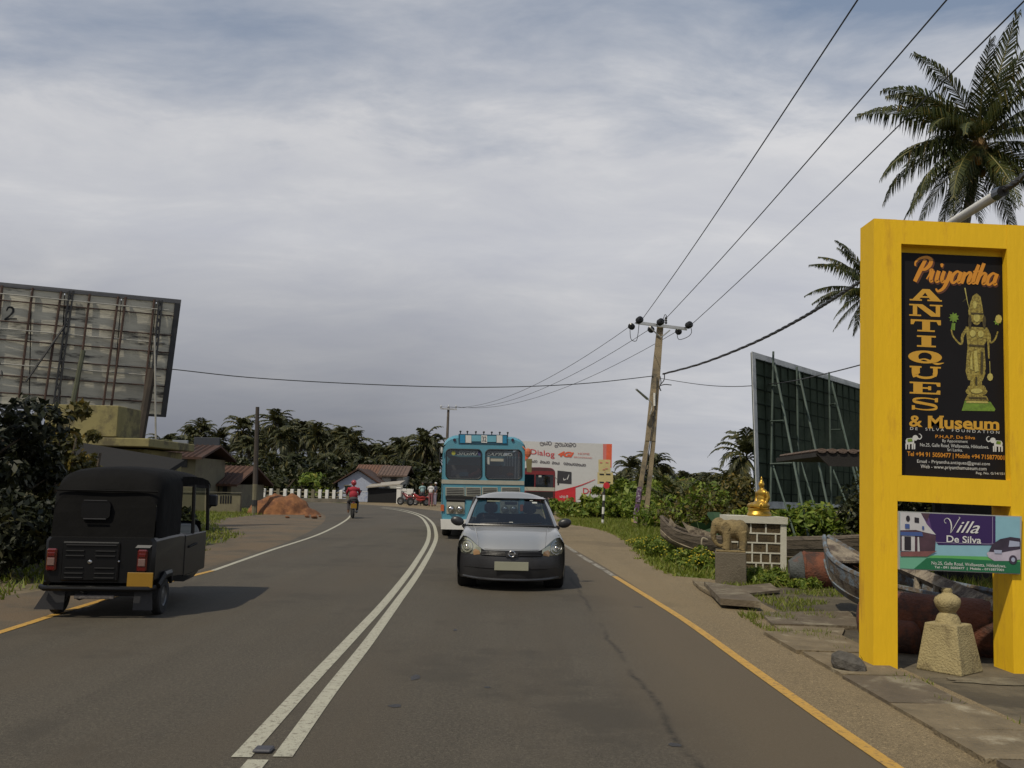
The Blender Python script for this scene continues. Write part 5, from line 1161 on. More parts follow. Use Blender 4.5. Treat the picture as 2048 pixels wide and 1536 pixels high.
# broad-leaved plant behind the boat: every big leaf its own part
mBig = leafmat('broad_leaf', (.030, .065, .025), (.045, .095, .045), None, .25)
c = P(1428, 1050, 22.3); t = thing('broad_leaf_plant', 'plant with large dull green heart shaped leaves between boat and elephant', 'plant', (c.x, 22.3, -.03))
pl_ = [(0, 0), (.16, .10), (.22, .28), (.17, .50), (0, .78), (-.17, .50), (-.22, .28), (-.16, .10)]
lm = MB(); lm.add([(x, y, .05*abs(x)*4-.25*y*y) for x, y in pl_]+[(0, .35, -.03)], [(8, i, (i+1) % 8) for i in range(8)]); lo_ = lm.build('leaf', mBig, t, fix=False); ldat = lo_.data
LP_ = [(-.42, 0, .85, -20, 1.0, 35), (-.12, -.1, .70, 160, 1.1, 50), (.15, 0, .95, 10, 1.15, 40), (.42, .1, .90, -40, 1.0, 30), (-.65, .1, .7, 60, .85, 30), (.0, .15, 1.1, 180, .9, 20), (.55, -.1, .65, 200, 1.0, 55), (-.3, -.15, .5, 150, .8, 45), (.28, -.2, .6, 170, .9, 60)]
sb = MB()
for i, (x, y, z, az, s, tl) in enumerate(LP_):
    o = lo_ if i == 0 else bpy.data.objects.new('leaf', ldat)
    if i: COL.objects.link(o); o.parent = t
    o.location = (x, y, z); o.rotation_euler = (R(-tl), 0, R(az)); o.scale = (s, s, s); sb.tube([(x*.3, 0, 0), (x*.8, y*.8, z*.6), (x, y, z)], .012, 5)
sb.build('stem', M('leaf_stem', (.06, .09, .03), .7, bump=0), t)

# ================================================================== WHITE RED BILLBOARD AND BUS STOP SIGN
YD = 76.0
DT = Plane(P(1040, 1005, YD), (1, .02, -.035), (.01, 0, 1)); 
dl = thing('billboard', 'large white and red phone company billboard behind the red bus', 'billboard', P(1130, 1006, YD))
mDW = M('billboard_white', (.50, .50, .49), .6, var=.03, bump=0); mDR = M('billboard_red', (.50, .02, .03), .6, var=.08, bump=0); mDK = M('billboard_black', (.03, .03, .035), .6, bump=0); mDG = M('billboard_grey_text', (.10, .09, .10), .6, bump=0); mDO = M('billboard_orange', (.62, .10, .04), .6, var=.1, bump=0); mDP = M('billboard_pink', (.52, .16, .14), .6, var=.1, bump=0)
def dq(name, pts, h, mat, **k): b = MB(); fill(DT, pts, h, b); return b.build(name, mat, dl, world=True, fix=False)
b = MB(); q = [DT.uv(*p) for p in ((1036, 882), (1224, 888), (1222, 1004), (1036, 1004))]; b.prism([DT.pt(u, v, 0) for u, v in q], DT.n*-.25 if DT.n.y < 0 else DT.n*.25); b.build('board', mDW, dl, world=True)
sg = 1 if DT.n.y < 0 else -1
def H(x): return x*sg
dq('print_red_band', [(1213, 888), (1224, 888), (1223, 935), (1212, 935)], H(.02), mDO); dq('print_fade_band', [(1206, 888), (1213, 888), (1212, 935), (1206, 935)], H(.02), mDP)
dq('print_red_panel', [(1104, 985), (1130, 979), (1151, 974), (1151, 1004), (1104, 1004)], H(.02), mDR)
def dst(name, paths, mat, h=.03, sm=6):
    b = MB()
    for pts, wd in paths:
        z = hh(H(h)) if sg > 0 else -hh(h)
        for f in stroke2([DT.uv(*p) for p in pts], wd, sm): b.poly([DT.pt(u, v, z) for u, v in f])
    return b.build(name, mat, dl, world=True, fix=False)
dst('print_swoosh', [([(1104, 985), (1130, 979), (1160, 971), (1190, 959)], [.09, .09, .08, .04])], mDR)
dq('print_screen', [(1115, 941), (1143, 944), (1143, 968), (1114, 966)], H(.02), mDK)
dst('print_screen_mark', [([(1127, 956), (1128, 960), (1132, 958)], [.05, .08, .05]), ([(1134, 959), (1137, 952), (1138, 949)], [.1, .06, .03])], mDW, .04)
dq('print_globe', ellp(1046, 909, 12, 13), H(.03), mDO)
b = MB(); text(DT, 'Dialog', [(1061, 898), (1109, 903), (1109, 918), (1061, 911)], H(.03), b); text(DT, 'Dialog', [(1166, 976), (1212, 977), (1212, 993), (1166, 991)], H(.03), b); b.build('lettering', mDR, dl, world=True, fix=False)
b = MB(); text(DT, '4Gi', [(1117, 902), (1148, 904), (1146, 915), (1115, 913)], H(.03), b, shear=.3, offset=.05); b.build('lettering', mDO, dl, world=True, fix=False)
b = MB(); text(DT, 'HOME', [(1156, 905), (1179, 906), (1179, 910), (1156, 909)], H(.03), b); text(DT, 'BROADBAND', [(1148, 912.5), (1184, 914.5), (1184, 917.5), (1148, 915.5)], H(.03), b); b.build('lettering', mDP, dl, world=True, fix=False)
# rounded Sinhala lines, drawn as looped strokes
def curl(cx, cy, r, k):
    base = [[(0, .6), (-.8, .2), (-.5, -.7), (.4, -.7), (.7, 0), (.2, .3), (-.1, -.1)], [(-.8, .5), (-.8, -.6), (-.1, -.7), (0, .1), (.3, -.7), (.9, -.5), (.8, .5), (.2, .7)], [(-.7, -.2), (-.4, .6), (.4, .7), (.8, .1), (.5, -.6), (-.2, -.7), (-.3, -.1)], [(-.6, .7), (.2, .8), (.7, .2), (.2, -.2), (-.6, -.1), (-.5, -.8), (.6, -.7)]][k % 4]
    return [(cx+x*r, cy-y*r) for x, y in base]
SI = [(1084, 887, 5.0, 0), (1092, 886, 4.2, 1), (1099, 886.5, 4.6, 2), (1113, 890, 5.0, 3), (1121, 888.5, 4.6, 0), (1128, 889, 4.4, 1), (1135, 890, 3.4, 2), (1141, 889.5, 4.4, 3), (1148, 890, 4.4, 2)]
dst('lettering', [(curl(x, y, r_, k), .05) for x, y, r_, k in SI], mDG)
SI2 = [(x, 922+(x-1060)*.075, 2.7, k) for k, x in enumerate((1062, 1067, 1072, 1082, 1087, 1092, 1097, 1106, 1111, 1116, 1129, 1134, 1139, 1144, 1149, 1154, 1159, 1164, 1169))]
dst('lettering', [(curl(x, y, r_, k), .045) for x, y, r_, k in SI2], mDG)
dst('lettering', [(curl(1122+i*6, 993+(i % 2), 2.6, i+1), .045) for i in range(3)], mDW)
dst('lettering', [(curl(1169+i*5.5, 996.5, 2.2, i), .04) for i in range(8)], mDG)
for px in (1060, 1110, 1160, 1210):
    b = MB(); c = P(px, 1003, YD+.3); b.box((c.x, YD+.45, c.z/2), (.18, .18, c.z)); b.build('post', mDK, dl, world=True)
YSn = 39.0
st = thing('bus_stop_sign', 'bus stop sign of two cream boards on a black and white banded post', 'sign', (P(1205, 1050, YSn).x, YSn, -.03))
mCream = M('cream_board', (.50, .42, .20), .6, var=.08, bump=0); mSB = M('sign_black', (.02, .02, .02), .6, bump=0)
ys_ = [1050, 1039, 1028, 1014, 1001, 990, 922]
for i, (a, c_) in enumerate(zip(ys_[:-1], ys_[1:])):
    b = MB(); b.tube([P(1205+(1050-a)*.05, a, YSn), P(1205+(1050-c_)*.05, c_, YSn)], .055 if i < 5 else .04, 8); b.build('band', [mWhite, mSB][i % 2] if i < 5 else mSB, st, world=True)
def bd(name, x0, y0, x1, y1, mat, Y=YSn-.06, th=.02): b = MB(); b.prism([P(x0, y0, Y), P(x1, y0+.5, Y), P(x1, y1+.5, Y), P(x0, y1, Y)], (0, th, 0)); return b.build(name, mat, st, world=True)
bd('board', 1197, 919, 1221, 944, mCream); bd('board', 1195, 944.5, 1226, 968, mCream, YSn-.065)
for y in (947, 963): 
    for x in (1199, 1212): bd('text_bar', x, y, x+9, y+3, mSB, YSn-.072, .004)
for x, y in ((1202, 924), (1208, 938), (1214, 924), (1213, 936)): bd('text_bar', x-2.5, y, x+2.5, y+2, mDP, YSn-.072, .004)
b = MB(); c = P(1213, 971, YSn-.08); b.lathe([(.0, -.02), (.14, -.02), (.14, .02), (0, .02)], c, 16, axis='y', caps=False); b.build('red_disc', mDR, st, world=True)

# ================================================================== GRASS
def vr(x, y):        # right verge
    e = re_x(y)-.12+mnoise.noise(Vector((x*2, y*2, 8)))*.2
    if x < e: return False
    if 3.3 < x < 9.5 and y < 15.4: return False
    return .5+min(.8, (x-e)*.5)
pts = scatter(90000, (2, 15), (14.5, 44), vr, seed=3) + scatter(16000, (2.4, 16), (44, 62), lambda x, y: x > re_x(y)+.3 and not (-2 < x < 6.2 and y > 56), seed=4)
blades('grass', '', pts, .06, .20, .04, mGrass, 5)
pts = scatter(9000, (3.7, 8), (12.3, 15.6), lambda x, y: mnoise.noise(Vector((x*.9, y*1.3, 1))) > .02 and x > 3.75, seed=6) + scatter(3200, (2.9, 4.2), (9.8, 12.4), lambda x, y: mnoise.noise(Vector((x*1.9, y*1.5, 4))) > .12 and x > 3.0, z=-.005, seed=7) + scatter(1500, (3.35, 3.7), (4, 10), lambda x, y: mnoise.noise(Vector((x*1.9, y*2.5, 9))) > .25, seed=8)
blades('grass', '', pts, .03, .10, .016, mGrass, 6)
def vl(x, y):
    cx_ = cen_x(y); d = cx_-3.75-x
    w_ = 1.2+.9*max(0, min(1, (y-18)/14))+(2.0 if 26 < y < 46 else 0)*math.sin(max(0, min(1, (y-26)/20))*math.pi)
    return d > w_+mnoise.noise(Vector((x*1.3, y*1.3, 5)))*.5
pts = scatter(70000, (-24, -5), (6, 50), vl, seed=9)
blades('grass', '', pts, .05, .16, .04, mGrass, 8)

# ================================================================== LEFT SIDE: BILLBOARD, BUILDINGS
mOldB = M('peeling_board', (.50, .47, .38), .85, var=.25, scale=2.2, bump=.25, bscale=14, stretch=(.25, .25, 1.6), col2=(.06, .055, .05), amt=.22, s2=2.1)
mRustBar = M('rust_bar', (.055, .030, .022), .85, var=.3, scale=4, bump=.2)
mDarkSt = M('dark_steel', (.022, .022, .024), .6, var=.2, bump=.1)
mPipe = M('pale_pipe', (.30, .29, .26), .6, var=.2, bump=.1)
A0, A1 = P(0, 565, 26.5), P(362, 600, 29.5); B1, B0 = P(332, 830, 29.5), P(0, 811, 26.5)
ob = thing('billboard', 'derelict grey billboard seen from behind with rusty bars and a painted number two', 'billboard', (P(200, 900, 28).x, 28, -.03))
nO = (A1-A0).cross(B0-A0).normalized(); nO = nO if nO.y < 0 else -nO
def op(u, v, off=0): a = A0+(A1-A0)*u; c_ = B0+(B1-B0)*u; return c_+(a-c_)*v+nO*off
def ohit(px, py, off=0): d = ray(px, py); return EYE+d*((A0-EYE).dot(nO)/d.dot(nO))+nO*off
def oq(name, u0, v0, u1_, v1_, off, mat, th=.04): b = MB(); b.prism([op(u0, v0, off), op(u1_, v0, off), op(u1_, v1_, off), op(u0, v1_, off)], -nO*th); return b.build(name, mat, ob, world=True)
for i, (u0, u1_) in enumerate(((-.42, -.1), (-.1, .16), (.16, .335), (.335, .65), (.65, .855), (.855, .985))):
    oq('panel', u0+.003, .0, u1_-.003, .985, 0, mOldB, .03)
oq('backing', -.42, .01, .97, .96, -.20, mDarkSt, .02)
oq('frame_bar', -.42, .965, 1.0, 1.0, .05, M('frame_grey', (.10, .10, .105), .6, var=.15), .12); oq('frame_bar', .965, 0, 1.0, .962, .05, mDarkSt, .12); oq('frame_bar', -.42, -.018, 1.0, .0, .05, mDarkSt, .1)
def obar(name, x0, y0, x1, y1, r, mat, off=.07): b = MB(); b.tube([ohit(x0, y0, off), ohit(x1, y1, off)], r, 6); return b.build(name, mat, ob, world=True)
for q in ((65, 577, 37, 800), (122, 584, 88, 806), (179, 589, 150, 815), (236, 594, 205, 816), (251, 595, 221, 818), (308, 600, 284, 826), (4, 572, -20, 800)): obar('upright', *q, .035, mRustBar)
for v in (.85, .68, .53, .385, .24, .10):
    b = MB(); b.tube([op(-.42, v, .09), op(.965, v, .09)], .022, 5); b.build('rail', mRustBar, ob, world=True)
for v in (.905, .62, .335):
    b = MB(); b.tube([op(-.42, v, .12), op(.93, v-.012, .12)], .02, 5); b.build('rail', mPipe, ob, world=True)
for (xa, ya, xb, yb, w_) in ((138, 583, 106, 812, 8), (317, 602, 303, 745, 6)):    # lattice masts
    b = MB(); n_ = 9; la = []; lb = []
    for i in range(n_+1): t_ = i/n_; x = xa+(xb-xa)*t_; y = ya+(yb-ya)*t_; la.append(ohit(x, y, .10)); lb.append(ohit(x+w_, y, .10))
    b.tube([la[0], la[-1]], .03, 5); b.tube([lb[0], lb[-1]], .03, 5)
    for i in range(n_): b.tube([la[i], lb[i+1]], .014, 4); b.tube([lb[i], la[i+1]], .014, 4)
    b.build('lattice_mast', mDarkSt, ob, world=True)
b = MB(); e = ohit(278, 868, .3); dv = e-ohit(300, 742, .3); b.tube([ohit(300, 742, .3), e+dv*(e.z/(-dv.z))*1.0], [.14, .17], 8); b.build('main_post', M('post_brown', (.04, .03, .022), .8, var=.3), ob, world=True)
obar('brace', 127, 655, 51, 764, .035, mDarkSt, .12); obar('side_post', 161, 706, 122, 900, .07, M('post_green', (.075, .08, .05), .8, var=.3), .5); obar('thin_mast', 303, 677, 305, 880, .03, mPipe, .45)
OB = Plane(op(0, 0, .01), (A1-A0), (A0-B0)); so_ = 1 if OB.n.dot(nO) > 0 else -1
b = MB(); [[b.poly([OB.pt(u, v, .012*so_) for u, v in f])] for f in stroke2([OB.uv(*p) for p in ((13, 622), (17, 615), (25, 616), (26, 624), (18, 633), (10, 639), (20, 638), (34, 638))], [.03, .05, .06, .06, .05, .05, .05, .04])]; b.build('painted_numeral', M('black_paint', (.015, .015, .015), .8, bump=0), ob, world=True, fix=False)

mYelW = M('yellow_plaster', (.22, .19, .08), .9, var=.2, scale=1.5, bump=.2, col2=(.10, .085, .045), amt=.45, s2=1.3)
mCreamW = M('cream_plaster', (.15, .135, .085), .9, var=.15, scale=1.2, bump=.2, col2=(.12, .105, .07), amt=.35, s2=1.1)
mRoofRed = M('clay_roof', (.055, .024, .014), .9, var=.35, scale=2, bump=.4, bscale=14, col2=(.035, .022, .018), amt=.5, s2=1)
mWin = M('dark_window', (.012, .013, .015), .3, bump=0)
def pbox(name, x0, y0, x1, y1, Y, dp, mat, parent, toground=False):
    a, c_ = P(x0, y0, Y), P(x1, y1, Y); zb = -.03 if toground else min(a.z, c_.z); zt = max(a.z, c_.z)
    b = MB(); b.bbox(((a.x+c_.x)/2, Y+dp/2, (zb+zt)/2), (abs(c_.x-a.x), dp, zt-zb), .02); return b.build(name, mat, parent, world=True)
yb = thing('building', 'pale yellow flat roofed building under the derelict billboard', 'building', (P(200, 930, 25.5).x, 25.6, -.03))
pbox('parapet_block', 92, 808, 233, 874, 25.6, 1.6, mYelW, yb); pbox('roof_slab', 128, 873, 298, 894, 25.0, 3.6, mYelW, yb)
w1 = pbox('wall', 150, 895, 284, 960, 25.6, 3, mYelW, yb, True)
for x0 in (172, 205): pbox('window', x0, 912, x0+16, 935, 25.57, .06, mWin, yb)
b = MB(); a, c_ = P(60, 912, 22.4), P(312, 956, 22.4); b.prism([a, c_, c_+Vector((.1, 1.6, .5)), a+Vector((0, 1.6, .5))], (0, 0, -.12)); b.build('lean_to_roof', M('dark_roof_sheet', (.008, .007, .006), .9), yb, world=True)
def house(name, label, px0, px1, Y, ye, yr, dp, wallm, roofm, wins=(), over=.5, gable=False):
    a, c_ = P(px0, ye, Y), P(px1, ye, Y); zr = P((px0+px1)/2, yr, Y+dp/2).z; ze = (a.z+c_.z)/2; x0, x1 = a.x, c_.x
    t = thing(name, label, 'house', ((x0+x1)/2, Y+dp/2, -.03))
    b = MB(); b.box(((x0+x1)/2, Y+dp/2, ze/2-.015), (x1-x0, dp, ze+.03))
    if gable: b.prism([(x0, Y+.01, ze+.001), (x1, Y+.01, ze+.001), ((x0+x1)/2, Y+.01, zr-.1)], (0, dp-.02, 0))
    b.build('wall', wallm, t, world=True)
    if gable:
        for s_, xe in ((-1, x0-over), (1, x1+over)):
            b = MB(); xm = (x0+x1)/2; b.prism([(xe, Y-over, ze-.15), (xm, Y-over, zr), (xm, Y+dp+over, zr), (xe, Y+dp+over, ze-.15)], (0, 0, .12)); b.build('roof', roofm, t, world=True)
    else:
        for s_, y_ in ((0, Y-over), (1, Y+dp+over)):
            b = MB(); ym = Y+dp/2; b.prism([(x0-over, y_, ze-.1), (x1+over, y_, ze-.1), (x1+over, ym, zr), (x0-over, ym, zr)], (0, 0, .12)); r_ = b.build('roof', roofm, t, world=True)
            if s_ == 0:
                b = MB(); n_ = int((x1-x0+2*over)/.3)
                for i in range(n_): xx = x0-over+.15+i*.3; b.tube([(xx, y_, ze+.03), (xx, ym, zr+.13)], .06, 4)
                o_ = b.build('tile_rows', roofm, t, world=True); o_['kind'] = 'stuff'
    for (wx0, wy0, wx1, wy1, kind) in wins:
        p0, p1 = P(wx0, wy0, Y-.03), P(wx1, wy1, Y-.03); b = MB(); b.box(((p0.x+p1.x)/2, Y-.01, (p0.z+p1.z)/2), (abs(p1.x-p0.x), .06, abs(p0.z-p1.z))); wo = b.build(kind, mWin, t, world=True)
        b = MB(); zt = max(p0.z, p1.z)+.05; b.box(((p0.x+p1.x)/2, Y-.03, zt), (abs(p1.x-p0.x)+.16, .10, .09)); b.build('lintel', mCreamW, wo, world=True)
    return t
house('house', 'low house with dark red roof strip behind the auto rickshaw roof', 296, 392, 48, 914, 893, 5, mCreamW, mRoofRed, ((300, 918, 312, 935, 'window'), (322, 920, 345, 945, 'door'), (360, 918, 374, 935, 'window')))
house('house', 'house with broad brown tile roof behind the cream boundary wall', 352, 462, 52, 968, 934, 7, mCreamW, M('brown_tile', (.075, .034, .018), .9, var=.3, scale=2, bump=.4, bscale=14), ((425, 972, 437, 985, 'window'), (446, 972, 454, 990, 'door')))
house('house', 'small pale blue gabled house behind the motorcyclist', 676, 756, 76, 966, 940, 6, M('pale_blue_wall', (.32, .35, .43), .9, var=.08), mRoofRed, ((690, 972, 700, 982, 'window'), (738, 974, 746, 984, 'window')), gable=True, over=.35)
hs = house('house', 'white house with long clay tile roof and black shed in front', 764, 806, 80, 951, 934, 6, M('white_wall', (.42, .41, .37), .9, var=.1, scale=1.5, col2=(.25, .24, .2), amt=.3), M('clay_roof_pale', (.11, .072, .055), .9, var=.3, scale=2, bump=.4, bscale=14), ((782, 957, 793, 970, 'window'),), over=.4)
house('house', 'tile roofed wing between the gabled house and the white house', 712, 764, 83, 951, 932, 6, mCreamW, M('clay_roof_orange', (.13, .065, .04), .9, var=.3, scale=2, bump=.4, bscale=14), ((722, 955, 728, 962, 'window'), (744, 955, 751, 962, 'window')), over=.3)
sh = thing('shed', 'black open shed with a pale slanting eave in front of the white house', 'shed', (P(766, 1002, 73.5).x, 75, -.03))
pbox('walls', 735, 976, 799, 1003, 73.5, 3, M('black_shed', (.008, .008, .009), .9, bump=0), sh, True)
b = MB(); a, c_ = P(732, 976, 73.2), P(800, 970, 73.2); b.prism([a, c_, c_+Vector((0, 3.5, .3)), a+Vector((0, 3.5, .3))], (0, 0, .1)); b.build('roof', M('zinc', (.30, .27, .22), .6, var=.2), sh, world=True)
gp_ = thing('gate_pillar', 'white square gate pillar at the roadside right of the black shed', 'gate pillar', (P(797, 1008, 71).x, 71, -.03)); pbox('pillar', 793.5, 977, 801, 1008, 71, .3, mWhite, gp_, True); pbox('cap', 792.5, 974.5, 802, 977, 70.95, .4, mWhite, gp_)
gw = thing('white_gate', 'white panelled metal gate between the pillar and the parked motorcycles', 'gate', (P(814, 1003, 71.5).x, 71.5, -.03))
for i in range(4): pbox('gate_panel', 802+i*6.2, 977+i*.3, 807.6+i*6.2, 998+i*.3, 71.5, .06, mWhite, gw)
pbox('gate_post', 827, 984, 829.5, 1003, 71.5, .12, mWhite, gw, True)
bo = thing('notice_board', 'small blue and white notice board by the fence end behind the motorcyclist', 'notice board', (P(726, 1005, 71).x, 71, -.03)); pbox('board', 717, 984, 735, 1004, 71, .06, M('notice_print', (.35, .38, .45), .6, var=.3, scale=12, bump=0, col2=(.10, .14, .30), amt=.4, s2=2.5), bo); pbox('frame', 716.3, 983, 735.7, 984.2, 70.98, .1, mWhite, bo)
for (x0, y0, x1, y1, Y, lab, mm) in ((388, 874, 436, 932, 66, 'dark blue grey hoarding rising above the brown tile roof', (.022, .026, .036)), (345, 880, 374, 906, 60, 'small pale grey hoarding left of the dark hoarding', (.17, .19, .22))):
    t = thing('hoarding', lab, 'hoarding', (P((x0+x1)/2, 1000, Y).x, Y, -.03)); pbox('board', x0, y0, x1, y1, Y, .15, M('hoarding_%d' % x0, mm, .7, var=.15), t)
    for xx in (x0+5, x1-5): b = MB(); q = P(xx, y1, Y); b.tube([(q.x, Y+.2, -.03), (q.x, Y+.2, q.z+.5)], .08, 6); b.build('post', mDarkSt, t, world=True)
cw = thing('boundary_wall', 'cream boundary wall with slotted vents beside the dirt mound', 'wall', (P(420, 1024, 44.3).x, 44.3, -.03))
pbox('wall', 330, 985, 480, 1024, 44.3, .25, mCreamW, cw, True); pbox('coping', 328, 982.5, 482, 985.4, 44.22, .42, mCreamW, cw)
for i in range(5): pbox('vent', 440+i*5, 991, 442.4+i*5, 1007, 44.27, .04, mWin, cw)
fe = thing('fence', 'low white concrete post and rail fence along the far side of the road', 'fence', (P(600, 1000, 72.5).x, 72.5, -.03))
def fpt(px, z): d = ray(px, 990); Yf = 73.2-(700-px)*.004; q = P(px, 990, Yf); return Vector((q.x, Yf, z))
for i, px in enumerate(list(range(486, 716, 14))+[497]):
    q = fpt(px, 0); b = MB(); hgt = .95 if px != 497 else 1.25; b.bbox((q.x, q.y, hgt/2), (.26, .22, hgt), .02); b.build('fence_post', mWhite if i % 5 else mCreamW, fe, world=True)
for z in (.38, .72):
    b = MB(); b.tube([fpt(480, z), fpt(600, z), fpt(716, z)], .06, 4); b.build('rail', mCreamW, fe, world=True)
b = MB(); a, c_ = fpt(478, .12), fpt(718, .12); b.box((a+c_)/2+Vector((0, -.3, 0)), ((c_-a).length, .3, .28)); b.build('kerb', M('dirty_kerb', (.13, .115, .09), .9, var=.4, scale=1.5), fe, world=True)
wpo = thing('wooden_pole', 'bare wooden pole with a white painted foot beside the orange dirt mound', 'pole', G(508.5, 1028))
b = MB(); b.tube([P(508.5, 1031, 42.6), P(510.5, 968, 42.6)], [.13, .125], 8); b.build('painted_foot', mCreamW, wpo, world=True)
b = MB(); b.tube([P(509, 1011, 42.58), P(509.4, 1000, 42.58)], .137, 8); b.build('black_band', mDarkSt, wpo, world=True)
b = MB(); b.tube([P(510.5, 968, 42.6), P(515, 814, 42.6)], [.125, .09], 8); b.build('shaft', M('old_wood_dark', (.05, .04, .034), .9, var=.2), wpo, world=True)
# dirt mound
rs = np.random.RandomState(2); mc = G(568, 1029); n_ = 56; V = []; Fq = []
for j in range(n_):
    for i in range(n_):
        u, v = i/(n_-1)*2-1, j/(n_-1)*2-1; x, y = u*1.75, v*1.25
        h = .95*max(0, 1-((u+.25)**2*1.3+v*v*1.2))**.8+.35*max(0, 1-((u-.5)**2*4+v*v*2))
        h += (mnoise.noise(Vector((x*2.2, y*2.2, 0)))*.13+mnoise.noise(Vector((x*7, y*7, 2)))*.06)*min(1, h*4)-.04
        V.append((x, y, h))
for j in range(n_-1):
    for i in range(n_-1): a = j*n_+i; Fq.append((a, a+1, a+n_+1, a+n_))
me = npmesh('dirt_mound', np.array(V), Fq, M('orange_dirt', (.19, .080, .030), .95, var=.35, scale=3, bump=.9, bscale=10, col2=(.11, .045, .02), amt=.5, s2=2))
o = link('dirt_mound', me); o.location = (mc.x-.15, mc.y+1.0, 0); tag(o, 'heap of orange dirt on the left roadside beside the bare wooden pole', 'dirt mound')
for i, (px, py, s) in enumerate(((628, 1037, .16), (614, 1035, .12), (575, 1036, .1), (640, 1034, .08))):
    c_ = G(px, py); rock('clod', (c_.x, c_.y, s*.4), (s, s*.8, s*.6), 20+i, MATS['orange_dirt'], ['largest orange clod at the right tip of the dirt mound', 'orange clod in front of the right end of the dirt mound', 'small orange clod below the middle of the dirt mound', 'outermost tiny orange clod right of the dirt mound'][i])

# ---- left trees and shrubs
def gx(px, Y): return P(px, 950, Y).x
tree('dark dense tree filling the left edge of the picture behind the auto rickshaw', (gx(-105, 15.5), 15.5, -.03), 3.7, (1.5, 1.5, 1.8), 401, MATS.get('shade_leaf') or leafmat('shade_leaf', (.007, .010, .003), (.022, .026, .007), (.045, .042, .012), .15), 11000, .12, None, ncl=34, trunk_r=.14)  # dark foliage, leaf colour lowered further to carry lens darkening on the left
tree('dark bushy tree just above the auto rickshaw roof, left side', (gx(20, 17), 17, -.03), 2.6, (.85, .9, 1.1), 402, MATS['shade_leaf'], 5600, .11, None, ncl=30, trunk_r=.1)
bush('bush', 'yellow brown leafy shrub in front of the pale yellow building', (gx(120, 19), 19, -.03), (1.0, .8, 2.7), 403, mLeafYel, 2600, .13, 18, group='shrubs on the left verge')
bush('bush', 'thin yellowing shrub at the corner of the pale yellow building', (gx(172, 20), 20, -.03), (.55, .5, 2.4), 404, mLeafYel, 900, .12, 12, group='shrubs on the left verge')
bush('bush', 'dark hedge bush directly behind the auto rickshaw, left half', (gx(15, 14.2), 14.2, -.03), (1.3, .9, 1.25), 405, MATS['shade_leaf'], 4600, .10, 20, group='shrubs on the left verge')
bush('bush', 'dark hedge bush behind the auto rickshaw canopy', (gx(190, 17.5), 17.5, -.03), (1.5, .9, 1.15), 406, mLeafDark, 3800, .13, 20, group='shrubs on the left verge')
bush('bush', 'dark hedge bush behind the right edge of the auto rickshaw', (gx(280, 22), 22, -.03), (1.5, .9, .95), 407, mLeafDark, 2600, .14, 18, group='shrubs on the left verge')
bush('bush', 'leafy bush left of the bare wooden pole by the fence', (gx(486, 60), 60, -.03), (2.2, 1.2, 1.3), 408, mLeafDark, 1200, .25, 14, group='shrubs along the far fence')
for i, (px, lb) in enumerate(((560, 'bush behind the far fence above the dirt mound'), (620, 'bush behind the middle of the far fence'), (668, 'bush behind the fence just left of the pale blue house'), (850, 'dark bush behind the parked motorcycles'))):
    bush('bush', lb, (gx(px, 77), 77 if i < 3 else 76, -.03), (2.6, 1.3, 2.0), 410+i, mLeafDark if i != 1 else mLeaf, 1200, .3, 14, group='shrubs along the far fence')
# unseen trees added left of the camera, only to shade the left verge
for i, (x, y, h, r_) in enumerate(((-12.2, 1.2, 10.5, 3.4), (-11.6, -3.0, 10.5, 3.2), (-13.2, 5.4, 10.0, 3.0))):
    tree(['unseen tree added to shade the left verge, middle one', 'unseen tree added to shade the left verge, rearmost', 'unseen tree added to shade the left verge, foremost'][i], (x, y, -.03), h, (r_, r_, 2.3), 700+i, mLeaf, 9000, .26, 'unseen trees added for shade', ncl=34, trunk_r=.22)

# ================================================================== VEHICLES
mTyre = M('tyre_rubber', (.018, .018, .018), .85, var=.2, bump=.2); mRim = M('rim_steel', (.16, .16, .16), .4, metal=.6, var=.15, bump=0)
mChrome = M('chrome', (.62, .62, .62), .15, metal=1, var=.05, bump=0)
mPlast = M('black_plastic', (.022, .022, .024), .38, var=.15, bump=.05)
mVoid = M('interior_black', (.007, .007, .008), .8, bump=0)
def wheel(t, c, r, w, rim=True, name='wheel', ax='x'):
    b = MB(); pr = [(r*.55, -w/2), (r*.93, -w/2), (r, -w*.36), (r, w*.36), (r*.93, w/2), (r*.55, w/2)]
    b.lathe(pr, c, 26, axis=ax, caps=False); wo = b.build(name, mTyre, t, smooth=True)
    if rim:
        b = MB(); b.lathe([(.02, -w*.40), (r*.2, -w*.42), (r*.3, -w*.30), (r*.52, -w*.36), (r*.57, -w*.48), (r*.57, w*.48), (r*.52, w*.36), (r*.3, w*.30), (r*.2, w*.42), (.02, w*.40)], c, 20, axis=ax); b.build('rim', mRim, wo, smooth=True)
    return wo
def smst(a, b_, x): t_ = max(0, min(1, (x-a)/(b_-a))); return t_*t_*(3-2*t_)

# ---------------------------------------------------------------- silver hatchback / estate
mSil = M('silver_paint', (.41, .405, .385), .36, metal=.6, var=.03, scale=2, bump=0, coat=.7)
mGlass = glassmat('car_glass', (.50, .56, .58), .05); mLens = M('headlamp_lens', (.34, .35, .28), .12, metal=.35, var=.1, bump=0, coat=1)
mAmber = M('indicator_lens', (.42, .26, .14), .2, metal=.2, bump=0, coat=1)
cc = G(1023, 1183); car = thing('car', 'silver hatchback car with black unpainted bumper coming towards the viewer', 'car', (cc.x-.01, cc.y, 0), R(.8))
F0 = lambda x: .50*(abs(x)/.85)**2.6
zf = lambda x: .615+.205*smst(.40, .74, abs(x))
def hoodp(x, t): 
    y = F0(x)*(1-t)+(1.02+.12*(abs(x)/.76)**2)*t; z = zf(x)*(1-t)+.935*t+.075*math.sin(math.pi*min(1, t**.7))*(1-.55*(abs(x)/.76)**3)-(.012*(abs(x)/.76)**2)
    return (x, y, z)
